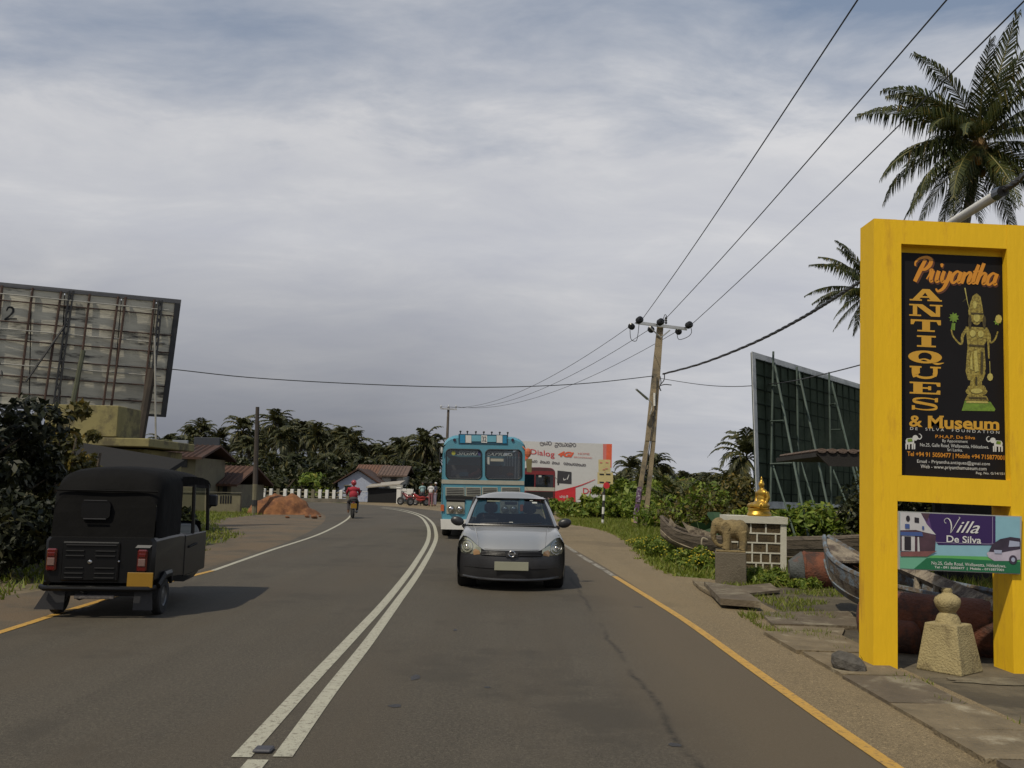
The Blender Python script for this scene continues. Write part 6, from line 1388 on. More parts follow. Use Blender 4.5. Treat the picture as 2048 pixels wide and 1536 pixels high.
b = MB(); b.grid([[hoodp(-.765+1.53*i/30, t/14) for i in range(31)] for t in range(15)]); b.build('bonnet', mSil, car, smooth=60)
b = MB()
for s_ in (-1, 1):
    b.tube([(s_*(.52+.10*t_), hoodp(s_*(.52+.10*t_), t_)[1], hoodp(s_*(.52+.10*t_), t_)[2]+.003) for t_ in [k/10 for k in range(11)]], .008, 4)
b.build('bonnet_crease', mSil, car, smooth=True)
def side_x(z): return .845-.10*max(0, (z-.62)/.33)**1.6-.03*max(0, (.35-z)/.2)
for s_ in (-1, 1):
    b = MB(); rows = []
    for k in range(60):
        y = .34+k*.0665; yy = y
        arch = 0
        for yc in (.78, 3.38):
            d = abs(y-yc)
            if d < .345: arch = max(arch, .30+math.sqrt(.345**2-d*d))
        zb = max(.20, arch); belt = .935 if y > 1.02 else hoodp(.765, max(0, min(1, (y-F0(.765))/(1.14-F0(.765)))))[2]
        if y > 1.14: belt = .94+.03*min(1, (y-1.14)/2)
        tail = 1-.10*smst(3.7, 4.27, y)
        rows.append([(s_*(side_x(zb+(belt-zb)*q/7) if q < 7 else .765)*tail, y, zb+(belt-zb)*q/7) for q in range(8)])
    b.grid(rows); b.build('side_panel', mSil, car, smooth=50)
    for yc in (.78, 3.38):
        b = MB(); b.tube([(s_*.55, yc, .31), (s_*.80, yc, .31)], .345, 20, caps=True); b.build('wheel_well', mVoid, car)
        wheel(car, (s_*.755, yc, .30), .30, .18)
def bump_y(x, z): return F0(x)-.075*math.cos(max(-1, min(1, (z-.36)/.30))*math.pi/2)**.8+.03
b = MB(); b.grid([[(x, bump_y(x, z), z) for x in [(-.855+1.71*i/36)*(1-.07*smst(.32, .16, z)) for i in range(37)]] for z in [.17, .19, .22, .28, .34, .40, .46, .50, .53, .56, .60, .63]]); 
b.build('bumper', mPlast, car, smooth=60)
for s_ in (-1, 1):
    b = MB(); b.grid([[(s_*(.855-.012*j), .50+j*.0-.0+k*.02, .14+.38*i/6) for i in range(7)] for j, k in ((0, -2.0), (0, 0), (0, 2))]); b.build('bumper_corner', mPlast, car)
b = MB(); b.grid([[(x, bump_y(x, z)-.006+.03*(1-abs((z-.25)/.09)**2), z) for x in [-.56+1.12*i/20 for i in range(21)]] for z in (.17, .20, .25, .30, .335)]); b.build('lower_intake', mVoid, car)
b = MB(); b.grid([[(x, bump_y(x, z)-.010, z) for x in [-.74+1.48*i/30 for i in range(31)]] for z in (.345, .36)], thick=(0, .01, 0)); b.build('bumper_ridge', mPlast, car, smooth=True)
b = MB(); b.tube([(x, bump_y(x, .18)-.02, .175+.02*abs(x/.7)**3) for x in [-.74+1.48*i/20 for i in range(21)]], .022, 8); b.build('lip', M('black_plastic_gloss', (.03, .03, .032), .2, var=.1, bump=0, coat=.4), car, smooth=True)
b = MB(); b.grid([[(x, F0(x)-.028, .525+ (zf(x)-.012-.525)*k/2) for x in [-.47+.94*i/20 for i in range(21)]] for k in range(3)]); b.build('grille', mVoid, car)
for z in (.545, .565, .585):
    b = MB(); b.tube([(x, F0(x)-.036, z) for x in [-.455+.91*i/16 for i in range(17)]], .006, 5); b.build('grille_slat', mPlast, car)
b = MB(); b.prism([(-.085, F0(0)-.05, .52), (.085, F0(0)-.05, .52), (.11, F0(.1)-.045, .615), (-.11, F0(.1)-.045, .615)], (0, .02, 0)); b.build('emblem_mount', mPlast, car)
b = MB(); ring = [(.048*math.cos(a), F0(0)-.062, .568+.043*math.sin(a)) for a in [k*math.pi/12 for k in range(25)]]; b.tube(ring, .009, 6); b.box((0, F0(0)-.064, .568), (.125, .012, .018)); b.build('emblem', mChrome, car, smooth=True)
b = MB(); b.bbox((0, bump_y(0, .38)-.02, .385), (.52, .012, .13), .003); b.build('number_plate', M('plate_cream', (.27, .27, .20), .5, var=.04, bump=0), car)
hl = [(.47, .535), (.60, .505), (.73, .50), (.80, .55), (.832, .64), (.828, .73), (.80, .815), (.745, .848), (.68, .803), (.60, .735), (.53, .672), (.475, .630)]
def hly(x, z): return F0(x)+max(0, z-.60)*.30-.012
for s_ in (-1, 1):
    b = MB(); c0 = (.70, .665); rows = []
    for q in (.0, .35, .7, .9, 1.0): rows.append([(s_*(c0[0]+(x-c0[0])*q), hly(c0[0]+(x-c0[0])*q, c0[1]+(z-c0[1])*q)-(.022*(1-q*q)), c0[1]+(z-c0[1])*q) for x, z in hl+[hl[0]]])
    b.grid(rows); h_ = b.build('headlight', mLens, car, smooth=60)
    b = MB(); yb_ = hly(.70, .65)-.026
    for r_, w_ in ((.092, .006), (.05, .005)): b.tube([(s_*(.70+r_*math.cos(a)), hly(.70+r_*math.cos(a), .65+r_*math.sin(a))-.024, .65+r_*1.05*math.sin(a)) for a in [k*math.pi/12 for k in range(25)]], w_, 5)
    b.ell((s_*.70, yb_, .65), (.026, .012, .026), 10); b.build('reflector_ring', mChrome, h_, smooth=True)
    b = MB(); b.poly([(s_*x, hly(x, z)-.016, z) for x, z in ((.485, .545), (.585, .525), (.60, .575), (.57, .625), (.50, .600))]); b.build('indicator', mAmber, h_)
    b = MB(); b.ell((s_*.90, 1.22, 1.00), (.115, .055, .078), 14, Matrix.Rotation(s_*R(-14), 3, 'Y')); b.tube([(s_*.80, 1.22, .93), (s_*.765, 1.25, .90)], [.03, .04], 8); b.build('side_mirror', mPlast, car, smooth=True)
# greenhouse
def wsp(u, v):  # windscreen u -1..1, v 0..1
    hw = .715*(1-v)+.565*v; x = u*hw; y = (1.08+.13*u*u)*(1-v)+(1.86+.06*u*u)*v; z = .945*(1-v)+1.375*v+.02*math.sin(math.pi*v); return (x, y, z)
b = MB(); b.grid([[wsp(-1+2*i/16, k/8) for i in range(17)] for k in range(9)]); b.build('windscreen', mGlass, car, smooth=60)
b = MB(); b.tube([(lambda p: (p[0], p[1]-.01, p[2]))(wsp(-1+2*i/16, 0)) for i in range(17)], .022, 6); b.tube([(lambda p: (p[0], p[1]-.005, p[2]))(wsp(-1+2*i/16, 1)) for i in range(17)], .012, 6); b.tube([wsp(-1, k/8) for k in range(9)], .012, 6); b.tube([wsp(1, k/8) for k in range(9)], .012, 6); b.build('windscreen_seal', mPlast, car, smooth=True)
for s_ in (-1, 1):
    b = MB(); rows = []
    for k in range(11):
        v = k/10; a = wsp(s_, v); rows.append([a, (a[0]+s_*(.055-.01*v), a[1]+.03, a[2]-.005), (a[0]+s_*(.075-.01*v), a[1]+.10, a[2]-.02)])
    b.grid(rows); b.build('door_pillar', mSil, car, smooth=60)
    b = MB(); b.grid([[(s_*(.765*(1-v)+.63*v), 1.35+(.62)*v+ (2.55-.55*v)*u, .955*(1-v)+1.375*v) for v in (0, .5, 1)] for u in [k/6 for k in range(7)]]); b.build('side_glass', mGlass, car)
    for yy, yt in ((2.15, 2.25), (3.05, 3.05), (3.85, 3.7)): b = MB(); b.tube([(s_*.765, yy, .95), (s_*.635, yt, 1.385)], .035, 6); b.build('door_pillar', mSil if yy > 3.5 else mPlast, car)
    b = MB(); b.tube([(s_*.77, 1.2, .945), (s_*.77, 2.4, .965), (s_*.765, 3.9, .975)], .016, 5); b.build('belt_moulding', mPlast, car)
b = MB(); b.grid([[((u*(.62)), y, 1.385+.085*(1-abs(u)**2.6)*smst(1.80, 2.12, y)*1.3+(.0 if y < 3.5 else -.02)) for u in [-1+2*i/16 for i in range(17)]] for y in (1.84, 1.88, 1.93, 2.0, 2.08, 2.3, 2.7, 3.1, 3.5, 3.8, 3.95)]); b.build('roof', mSil, car, smooth=60)
b = MB(); b.grid([[(x*(1-v)+x*.82*v, 4.22-.27*v, .97*(1-v)+1.37*v) for x in (-.72, 0, .72)] for v in (0, 1)]); b.build('rear_window', mGlass, car)
b = MB(); b.grid([[(x, 4.24-.02*abs(z-.6), z) for x in (-.76, -.4, 0, .4, .76)] for z in (.25, .6, .97)]); b.build('tailgate', mSil, car)
b = MB(); b.bbox((0, 4.27, .40), (1.56, .14, .26), .04); b.build('rear_bumper', mPlast, car)
b = MB(); b.box((0, 2.3, .24), (1.35, 3.7, .14)); b.box((0, .75, .35), (1.05, .5, .3)); b.build('underbody', mVoid, car)
b = MB(); b.bbox((0, 1.42, .90), (1.36, .46, .14), .05); b.bbox((-.36, 1.55, .98), (.34, .2, .1), .03); b.build('dashboard', mVoid, car)
mSeat = M('seat_cloth', (.035, .033, .035), .9, bump=.1)
for sx in (-.35, .35):
    b = MB(); b.bbox((sx, 2.42, .78), (.46, .16, .66), .05); b.bbox((sx, 2.2, .46), (.48, .5, .14), .05); st_ = b.build('seat', mSeat, car); b = MB(); b.bbox((sx, 2.43, 1.20), (.24, .10, .17), .04); b.build('headrest', mSeat, st_)
b = MB(); b.bbox((0, 3.3, .80), (1.25, .16, .55), .05); b.build('seat', mSeat, car)
b = MB(); b.tube([(-.36+.17*math.cos(a), 1.78+.06*math.sin(a), .93+.15*math.sin(a)) for a in [k*math.pi/10 for k in range(21)]], .012, 6); b.build('steering_wheel', mVoid, car)
b = MB(); b.bbox((0, 1.83, 1.30), (.22, .02, .055), .015); b.tube([(0, 1.85, 1.31), (0, 1.84, 1.37)], .008, 5); b.build('rear_view_mirror', mPlast, car)
for (u0, u1_) in ((-.72, .02), (.02, .72)):
    b = MB(); b.tube([(lambda p: (p[0], p[1]-.03, p[2]+.012))(wsp(u0+(u1_-u0)*k/6, .02+.05*k/6)) for k in range(7)], .008, 5); b.build('wiper', mPlast, car)
mStick = M('sticker_white', (.42, .43, .40), .6, bump=0)
for (u, v, w_, h_) in ((.62, .93, .055, .022), (.70, .82, .085, .055), (.0, .10, .06, .018), (-.5, .86, .25, .045)):
    p = Vector(wsp(u, v)); q = Vector(wsp(u, v+.02)); d = (q-p).normalized(); b = MB(); b.prism([p+Vector((-w_/2, -.008, 0)), p+Vector((w_/2, -.008, 0)), p+Vector((w_/2, -.008, 0))+d*h_, p+Vector((-w_/2, -.008, 0))+d*h_], (0, -.001, 0)); b.build('sticker', mStick if w_ < .2 else M('visor_strip', (.13, .14, .10), .7, bump=0), car)
mSkin = M('skin_brown', (.13, .065, .035), .6, bump=.05); mHair = M('hair_black', (.01, .009, .008), .6, bump=.1)
def seated(name, label, loc, rz, cloth, cloth_name, parent_rz=0):
    t = thing('person', label, 'person', loc, rz); b = MB(); E = b.ell
    E((0, .02, .02), (.17, .14, .12)); E((0, .0, .22), (.16, .11, .18)); E((0, .01, .42), (.20, .105, .12)); b.tube([(0, 0, .48), (0, -.02, .60)], [.06, .05], 10); E((0, -.03, .70), (.078, .095, .115)); E((0, -.125, .69), (.014, .02, .022), 8)
    for s_ in (-1, 1):
        E((s_*.075, -.02, .69), (.012, .02, .03), 8); b.tube([(s_*.19, .0, .46), (s_*.25, -.06, .27), (s_*.20, -.28, .20), (s_*.14, -.42, .28)], [.06, .048, .04, .03], 10); E((s_*.13, -.46, .30), (.035, .045, .03), 8)
        b.tube([(s_*.09, 0, .0), (s_*.12, -.38, .05), (s_*.12, -.46, -.28)], [.09, .07, .05], 10)
    body = blob('body', b, mSkin, t, .016, 3)
    b = MB(); E = b.ell; E((0, .0, .22), (.178, .128, .20)); E((0, .01, .42), (.215, .12, .125))
    for s_ in (-1, 1): b.tube([(s_*.19, .0, .46), (s_*.24, -.04, .30)], [.075, .06], 10)
    blob('shirt', b, M(cloth_name, cloth, .85, bump=.1), t, .018, 3)
    b = MB(); E = b.ell; E((0, .0, .745), (.088, .10, .095)); E((0, .03, .70), (.085, .085, .10)); blob('hair', b, mHair, t, .014, 2)
    return t
cl = car.matrix_basis if False else Matrix.Translation(car.location) @ Matrix.Rotation(car.rotation_euler[2], 4, 'Z')
seated('person', 'driver behind the left half of the silver car windscreen, in dark brownish shirt', cl @ Vector((-.35, 2.26, .56)), 0, (.05, .03, .025), 'shirt_brown')
seated('person', 'passenger behind the right half of the silver car windscreen, in dark clothes', cl @ Vector((.35, 2.22, .58)), 0, (.012, .014, .02), 'shirt_dark')

# ---------------------------------------------------------------- auto rickshaw
mVinyl = M('black_vinyl', (.005, .0048, .0048), .85, var=.3, scale=3, bump=.35, bscale=5, spec=.15); mTukP = M('tuk_black_paint', (.004, .004, .0045), .4, var=.2, bump=.02, coat=.12, spec=.3)
tk = thing('auto_rickshaw', 'black three wheeled auto rickshaw with vinyl canopy driving away on the left', 'auto rickshaw', (-4.66, 10.30, 0), R(5.5))
def sect(w, zb, zt, y, n=7):
    pts = [(-w, y, zb), (-w, y, zb+(zt-zb)*.5), (-w, y, zt-.24)]
    for k in range(1, n): a = math.pi/2*k/n; pts.append((-w+.20*(1-math.cos(a)), y, zt-.24+.20*math.sin(a)))
    pts.append((-w*.4, y, zt-.012)); pts.append((0, y, zt))
    return pts+[(-x, y_, z_) for x, y_, z_ in reversed(pts[:-1])]
b = MB(); b.grid([sect(w_, .90, zt, y) for y, zt, w_ in ((.10, 1.46, .60), (.15, 1.60, .625), (.26, 1.69, .635), (.50, 1.73, .64), (1.02, 1.74, .64))], thick=None); s0 = sect(.60, .90, 1.46, .10); cn = b.build('canopy', mVinyl, tk, smooth=50)
b = MB(); b.poly([(x, .10-.06*(1.46-z)/.56*1.0 if z < 1.3 else .10, z) for x, y, z in s0]); b.build('canopy_back', mVinyl, tk)
b = MB(); rows = []
for y, zt, zb in ((1.0, 1.74, 1.50), (1.5, 1.735, 1.52), (2.0, 1.71, 1.52), (2.35, 1.66, 1.50), (2.50, 1.58, 1.47)): rows.append(sect(.635, zb-.0, zt, y))
rows = [[(x, y, max(z, 1.47)) for x, y, z in r_] for r_ in rows]; b.grid(rows); b.build('canopy_roof', mVinyl, tk, smooth=50)
for z in (1.44, .905):      # seams
    b = MB(); b.tube([(-.60, .085 if z > 1 else .035, z), (0, .075 if z > 1 else .03, z), (.60, .085 if z > 1 else .035, z)], .011, 5); b.build('canopy_seam', mVinyl, tk)
def rrect(cx_, cz, w_, h_, r_, y):
    out = []
    for k in range(24):
        a = 2*math.pi*k/24; sx, sz = (1 if math.cos(a) >= 0 else -1), (1 if math.sin(a) >= 0 else -1); out.append((cx_+sx*(w_/2-r_)+r_*math.cos(a), y, cz+sz*(h_/2-r_)+r_*math.sin(a)))
    return out
b = MB(); b.prism(rrect(-.10, 1.22, .34, .20, .05, .028), (0, .05, 0)); rw = b.build('rear_window', M('window_black', (.004, .004, .005), .15, bump=0), tk)
b = MB(); b.tube([(-.24, .02, 1.325), (.03, .02, 1.325)], .007, 5); b.build('window_trim', M('trim_grey', (.03, .03, .032), .8, spec=.2, bump=0), rw); b = MB(); b.tube([(-.23, .016, 1.115), (.03, .016, 1.115)], .009, 5); b.build('window_trim', M('trim_grey', (.03, .03, .032), .8, spec=.2, bump=0), rw)
b = MB(); rows = []
for y, w_, zb, zt in ((0.0, .60, .40, .90), (.03, .64, .36, .91), (.5, .66, .34, .92), (1.0, .66, .32, .92), (1.5, .655, .26, .88), (2.1, .63, .26, .88), (2.45, .50, .32, .95), (2.62, .30, .40, .98)):
    rows.append([(-w_*.9, y, zb), (-w_, y, zb+.08), (-w_, y, zt-.04), (-w_*.95, y, zt), (w_*.95, y, zt), (w_, y, zt-.04), (w_, y, zb+.08), (w_*.9, y, zb)])
b.grid(rows); b.poly(rows[0]); b.poly(rows[-1][::-1]); b.build('body', mTukP, tk, smooth=30)
b = MB(); b.grid([[(x, 2.60-.0*x, z) for x in (-.5, 0, .5)] for z in (.45, 1.0)]); b.build('apron', mTukP, tk)
b = MB(); b.bbox((-.10, -.014, .64), (.66, .03, .44), .015); ep = b.build('engine_cover', mTukP, tk)
mSlat = M('louvre_dark', (.014, .014, .015), .75, var=.1, bump=0, spec=.15)
for z in (.82, .755, .70, .565, .505, .455):
    for x0, x1 in ((-.38, -.17), (-.04, .19)):
        if z > .8: x0, x1 = (-.38, -.10) if x0 < -.1 else (-.10, .20)
        b = MB(); b.tube([(x0, -.036, z), (x1, -.036, z)], .011, 5); b.build('louvre', mSlat, ep)
b = MB(); b.ell((-.10, -.036, .635), (.03, .008, .022), 10); b.build('badge', mChrome, ep)
b = MB(); b.ell((.235, -.03, .645), (.013, .01, .013), 8); b.build('latch', mChrome, ep)
mRed = M('lamp_red', (.10, .006, .004), .18, bump=0, coat=1); mLampW = M('lamp_clear', (.25, .16, .14), .15, metal=.3, bump=0, coat=1)
for x in (-.545, .50):
    b = MB(); b.bbox((x, -.012, .655), (.115, .05, .25), .015); tl = b.build('tail_lamp', mRed, tk); b = MB(); b.bbox((x, -.040, .635), (.085, .012, .085), .005); b.build('lamp_lens', mLampW, tl); b = MB(); b.bbox((x, -.040, .715), (.085, .012, .04), .005); b.build('lamp_lens', mRed, tl)
b = MB(); b.prism([(.41, -.02, .80), (.58, -.02, .80), (.62, .02, .86), (.45, .02, .86)], (0, .02, 0)); b.build('reflector_flap', M('dull_bracket', (.06, .06, .062), .6, bump=0), tk, label='small shiny bracket above the right tail lamp')
b = MB(); b.bbox((.50, -.05, .44), (.30, .012, .17), .004); b.build('number_plate', M('plate_yellow', (.26, .14, .008), .5, var=.05, bump=0), tk)
b = MB(); b.tube([(-.66, .02, .35), (-.60, -.05, .34), (.60, -.05, .34), (.66, .02, .35)], .032, 8); b.build('rear_bumper', mTukP, tk, smooth=True)
b = MB(); b.bbox((-.02, -.03, .245), (.46, .02, .045), .006); b.build('tow_strip', M('worn_strip', (.09, .08, .075), .7, var=.6, scale=30, bump=0), tk)
b = MB(); b.box((0, .6, .30), (.95, 1.0, .12)); b.cyl((-.2, .0, .25), (-.2, .35, .25), .05, 8); b.build('chassis', mVoid, tk)
for s_ in (-1, 1):
    wheel(tk, (s_*.60, .42, .215), .215, .115)
    b = MB(); b.prism([(s_*.40, .09, .34), (s_*.60, .09, .34), (s_*(.63 if s_ > 0 else .74), .06, .09), (s_*.40, .06, .09)], (0, .012, 0)); b.build('mud_flap', M('flap_rubber', (.014, .014, .016), .5, var=.2, bump=.05), tk)
    b = MB(); b.tube([(s_*.64, .72, .36), (s_*.68, .55, .47), (s_*.68, .30, .47), (s_*.66, .14, .36)], .03, 6, flat=1.5); b.build('mudguard', mTukP, tk)
    for (ya, yb2) in ((1.62, 1.60), (2.44, 2.36)): b = MB(); b.tube([(s_*.645, ya, .88), (s_*.63, yb2, 1.52)], .026, 6); b.build('pillar', mTukP, tk)
    b = MB(); b.bbox((s_*.70, 2.42, 1.30), (.05+.10, .05, .17), .025); b.tube([(s_*.62, 2.42, 1.15), (s_*.68, 2.42, 1.22)], .012, 5); b.build('side_mirror', mPlast, tk)
    b = MB(); b.bbox((s_*.652, 1.75, .62), (.03, 1.1, .52), .02); dr = b.build('low_door', mTukP, tk)
    b = MB(); b.tube([(s_*.675, 1.35, .72), (s_*.675, 1.75, .74)], .014, 5); b.build('door_handle', mSlat, dr)
wheel(tk, (0, 2.35, .215), .215, .11)
b = MB(); b.grid([[(x, 2.47-.07*v, .96+.52*v) for x in (-.58, 0, .58)] for v in (0, 1)]); b.build('windscreen', glassmat('tuk_glass', (.6, .64, .62), .04), tk)
b = MB(); b.bbox((0, .80, .62), (1.1, .45, .14), .03); b.bbox((0, .52, .86), (1.1, .14, .45), .04); b.build('passenger_seat', mSeat, tk); b = MB(); b.bbox((0, 1.65, .60), (.5, .35, .12), .03); b.build('driver_seat', mSeat, tk)
b = MB(); b.tube([(-.32, 2.15, .98), (0, 2.2, 1.0), (.32, 2.15, .98)], .016, 6); b.tube([(0, 2.2, 1.0), (0, 2.36, .4)], .03, 6); b.build('handlebar', mPlast, tk)
tk.scale = (.95, 1, 1)
tkm = Matrix.Translation(tk.location) @ Matrix.Rotation(tk.rotation_euler[2], 4, 'Z')
seated('person', 'driver of the black auto rickshaw, half seen through its side opening', tkm @ Vector((0, 1.66, .70)), tk.rotation_euler[2]+math.pi, (.05, .05, .06), 'shirt_grey')

# ---------------------------------------------------------------- buses
mBlue = M('bus_blue', (.075, .25, .33), .42, var=.08, scale=1.2, bump=.02, coat=.25, col2=(.09,.23,.29), amt=.3, s2=1.3); mCreamP = M('bus_cream', (.34, .33, .27), .5, var=.08, bump=.02); mBGlass = glassmat('bus_glass', (.42, .44, .44), .07)
mBDark = M('bus_interior', (.045, .045, .047), .9, bump=0); mBlueL = M('bus_light_blue', (.12, .33, .42), .5, bump=0); mBlueD = M('bus_bright_blue', (.02, .20, .36), .4, bump=0)
def bus_shell(t, W_, H_, L_, body, n=8, z0=.42, zw0=1.80, zw1=2.70, wins=7, rr=.34, dash=True, front_open=((-1.13, -.06), (.06, 1.13))):
    """front at y=0: ring section with rounded roof; side windows, rear wall, floor"""
    def ring(y, k=1.0, dz=0):
        pts = [(-W_*k, y, z0), (-W_*k, y, 1.2), (-W_*k, y, H_-rr+dz)]
        for i in range(1, n): a = math.pi/2*i/n; pts.append((-W_*k+rr*1.3*(1-math.cos(a)), y, H_-rr+dz+rr*math.sin(a)))
        pts.append((-W_*.4, y, H_+dz)); pts.append((0, y, H_+.02+dz)); return pts+[(-x, y_, z_) for x, y_, z_ in reversed(pts[:-1])]
    b = MB(); rows = [ring(.0, .985, -.10), ring(.10, 1, -.04), ring(.35), ring(L_*.5), ring(L_-.2), ring(L_, .98, -.08)]
    top = [[p for p in r_ if p[2] >= zw1+.05] for r_ in rows]; b.grid(top); b.build('roof', body, t, smooth=40)
    for s_ in (-1, 1):
        b = MB(); b.grid([[(s_*W_*.992, y, z) for z in (z0, .8, 1.3, zw0)] for y in (.02, .5, 2, 4, 6, L_-.1, L_)]); b.grid([[(s_*W_*.992, y, z) for z in (zw1, zw1+.05, H_-rr+.02)] for y in (.02, L_)]); b.build('side_panel', body, t)
        dw = (L_-.5)/wins
        for i in range(wins):
            b = MB(); y0 = .35+i*dw; b.grid([[(s_*W_*.985, y, z) for z in (zw0, zw1)] for y in (y0+.05, y0+dw-.05)]); b.build('side_window', mBGlass, t)
            b = MB(); b.box((s_*W_*.985, y0, (zw0+zw1)/2), (.05, .10, zw1-zw0)); b.build('window_post', body, t)
    b = MB(); b.poly([(-W_, L_, z0), (W_, L_, z0), (W_, L_, H_-rr), (W_*.7, L_, H_-.06), (-W_*.7, L_, H_-.06), (-W_, L_, H_-rr)]); b.build('rear_wall', body, t)
    b = MB(); b.box((0, L_/2, .75), (W_*1.9, L_-.3, .1)); b.box((0, L_/2+.3, H_-.22), (W_*1.7, L_-1, .04)); b.box((0, L_/2, .5), (W_*1.4, L_-.6, .35)); b.build('floor', mBDark, t)
    for i in range(5):
        for s_ in (-1, 1):
            b = MB(); b.bbox((s_*W_*.55, 2.0+i*1.25, 1.35), (W_*.72, .14, .75), .04); b.build('seat', mBDark, t)
    for s_ in (-1, 1):
        for yc in (1.9, L_-2.2): wheel(t, (s_*(W_-.18), yc, .48), .48, .28)
bf = Vector((P(965, 1078, 26.7).x, 26.7, 0)); yaw = R(4.5)
bus = thing('bus', 'blue passenger bus with split windscreen following behind the silver car', 'bus', bf, yaw)
BW = 1.235; bus_shell(bus, BW, 3.10, 9.0, mBlue)
BF = Plane(bf+Vector((0, 0, 0)), (math.cos(yaw), math.sin(yaw), 0), (0, 0, 1))     # n points to the viewer
def bq(name, px, mat, h, th=.02, parent=None, r_=0):
    q = [BF.uv(*p) for p in px]; b = MB(); b.prism([BF.pt(u, v, h) for u, v in q], BF.n*-th); return b.build(name, mat, parent or bus, world=True)
def rr_px(x0, y0, x1, y1, r_, k=.0227):
    out = []
    for i in range(24):
        a = 2*math.pi*i/24; sx = 1 if math.cos(a) >= 0 else -1; sy = 1 if math.sin(a) >= 0 else -1
        x = (x0+x1)/2+sx*((x1-x0)/2-r_)+r_*math.cos(a); y = (y0+y1)/2+sy*((y1-y0)/2-r_)+r_*math.sin(a); out.append((x, y+(x-965)*k*.5))
    return out
def ring_panel(name, outer, holes, mat, h0, h1, parent):
    """front wall with real openings: filled curve extruded"""
    cu = bpy.data.curves.new('c', 'CURVE'); cu.dimensions = '2D'; cu.fill_mode = 'BOTH'; cu.extrude = abs(h1-h0)/2
    for lp in [outer]+holes:
        sp_ = cu.splines.new('POLY'); sp_.points.add(len(lp)-1); sp_.use_cyclic_u = True
        for i, (u, v) in enumerate(lp): sp_.points[i].co = (u, v, 0, 1)
    o = bpy.data.objects.new('c', cu); COL.objects.link(o); dg = bpy.context.evaluated_depsgraph_get(); dg.update(); me = bpy.data.meshes.new_from_object(o.evaluated_get(dg)); bpy.data.objects.remove(o)
    me.name = name; return me
outer = [(-BW*.985, .42), (BW*.985, .42), (BW*.985, 2.62)]+[(BW*.985-.44*(1-math.cos(a)), 2.62+.38*math.sin(a)) for a in [math.pi/2*k/8 for k in range(1, 9)]]+[(-(BW*.985-.44*(1-math.cos(a))), 2.62+.38*math.sin(a)) for a in [math.pi/2*k/8 for k in range(8, 0, -1)]]+[(-BW*.985, 2.62)]
wl = [BF.uv(*p) for p in rr_px(892, 899, 963, 958, 9)]; wr = [BF.uv(*p) for p in rr_px(971, 899, 1043, 958, 9)]
me = ring_panel('front_wall', outer, [wl, wr], mBlue, 0, .06, bus); me.transform(Matrix(((1, 0, 0, 0), (0, 0, -1, 0), (0, 1, 0, 0), (0, 0, 0, 1)))); me.materials.append(mBlue); link('front_wall', me, None, bus)
for nm, wz in (('l', wl), ('r', wr)):
    b = MB(); b.poly([BF.pt(u, v, -.01) for u, v in wz]); b.build('windscreen', mBGlass, bus, world=True)
    b = MB(); b.tube([BF.pt(u, v, .035) for u, v in wz+[wz[0]]], .022, 6); b.build('windscreen_seal', M('rubber_dark', (.015, .02, .024), .6, bump=0), bus, world=True)
b = MB(); b.box((0, 1.4, 1.55), (2.2, .5, .25)); b.build('dashboard', mBDark, bus)
b = MB(); b.box((0, 2.9, 1.5), (2.3, .06, 1.5)); b.build('bulkhead', M('bus_bulkhead', (.09, .09, .092), .9, bump=0), bus)
q = [BF.uv(*p) for p in ((918, 869), (1014, 871), (1014, 888), (918, 886))]
bq('destination_board', ((917, 868), (1015, 870), (1015, 889), (917, 887)), M('bus_blue_dark', (.012, .06, .10), .5, bump=0), .05, .03)
bq('board_panel', ((920, 870), (930, 870), (930, 886), (920, 886)), mBlueD, .062); bq('board_panel', ((1005, 871.5), (1013, 872), (1013, 887), (1005, 887)), mBlueD, .062)
bq('board_panel', ((943, 871), (962, 871), (962, 883), (943, 883)), mBlueL, .062); bq('board_panel', ((974, 872), (992, 872), (992, 884), (974, 884)), mBlueL, .062)
for x in (931, 962.5, 993): bq('board_panel', ((x, 870.5), (x+11.5, 871), (x+11.5, 886), (x, 885.5)), mPrintWhite, .063)
b = MB(); text(BF, '32', [(964, 873), (972.5, 873.3), (972.5, 883.5), (964, 883)], .066, b, offset=.01); b.build('lettering', M('dark_ink', (.03, .035, .04), .6, bump=0), bus, world=True, fix=False)
for k, x in enumerate((921, 935, 952, 968, 984, 1000, 1016)):
    u, v = BF.uv(x, 866); b = MB(); p = BF.pt(u, 3.05, -.12); b.cyl(p, p+Vector((0, 0, .13)), .018, 6); b.ell(p+Vector((0, 0, .15)), (.035, .035, .03), 8); b.build('roof_lamp', mSB, bus, world=True)
for x in (909, 1025): u, v = BF.uv(x, 880); b = MB(); b.lathe([(.045, -.02), (.045, .02), (.01, .03)], BF.pt(u, v, .045), 10, axis='y'); b.build('marker_lamp', M('lamp_dark', (.03, .015, .03), .3, bump=0), bus, world=True)
mText = M('windscreen_text', (.24, .27, .27), .6, bump=0)
b = MB(); text(BF, 'SIGIRI', [(917, 902), (957, 902.5), (954, 911), (914, 910.5)], .005, b, shear=.2, offset=.012); text(BF, 'EXPRESS', [(974, 903), (1027, 904), (1025, 912.5), (972, 911.5)], .005, b, shear=.2, offset=.012); b.build('lettering', mText, bus, world=True, fix=False)
b = MB(); fill(BF, ellp(907, 906, 4, 4.5), .004, b); b.build('sticker', M('sticker_yellow', (.30, .30, .05), .6, bump=0), bus, world=True, fix=False)
bq('sticker', ((981, 917), (1007, 917.5), (1007, 923), (981, 922.5)), mCreamP, .004, .002); bq('sticker', ((972, 914), (979, 914), (979, 929), (974, 928)), mStick, .004, .002)
bq('visor_strip', ((955, 902), (963, 902), (963, 912), (957, 911)), M('sticker_violet', (.05, .05, .14), .6, bump=0), .003, .002)
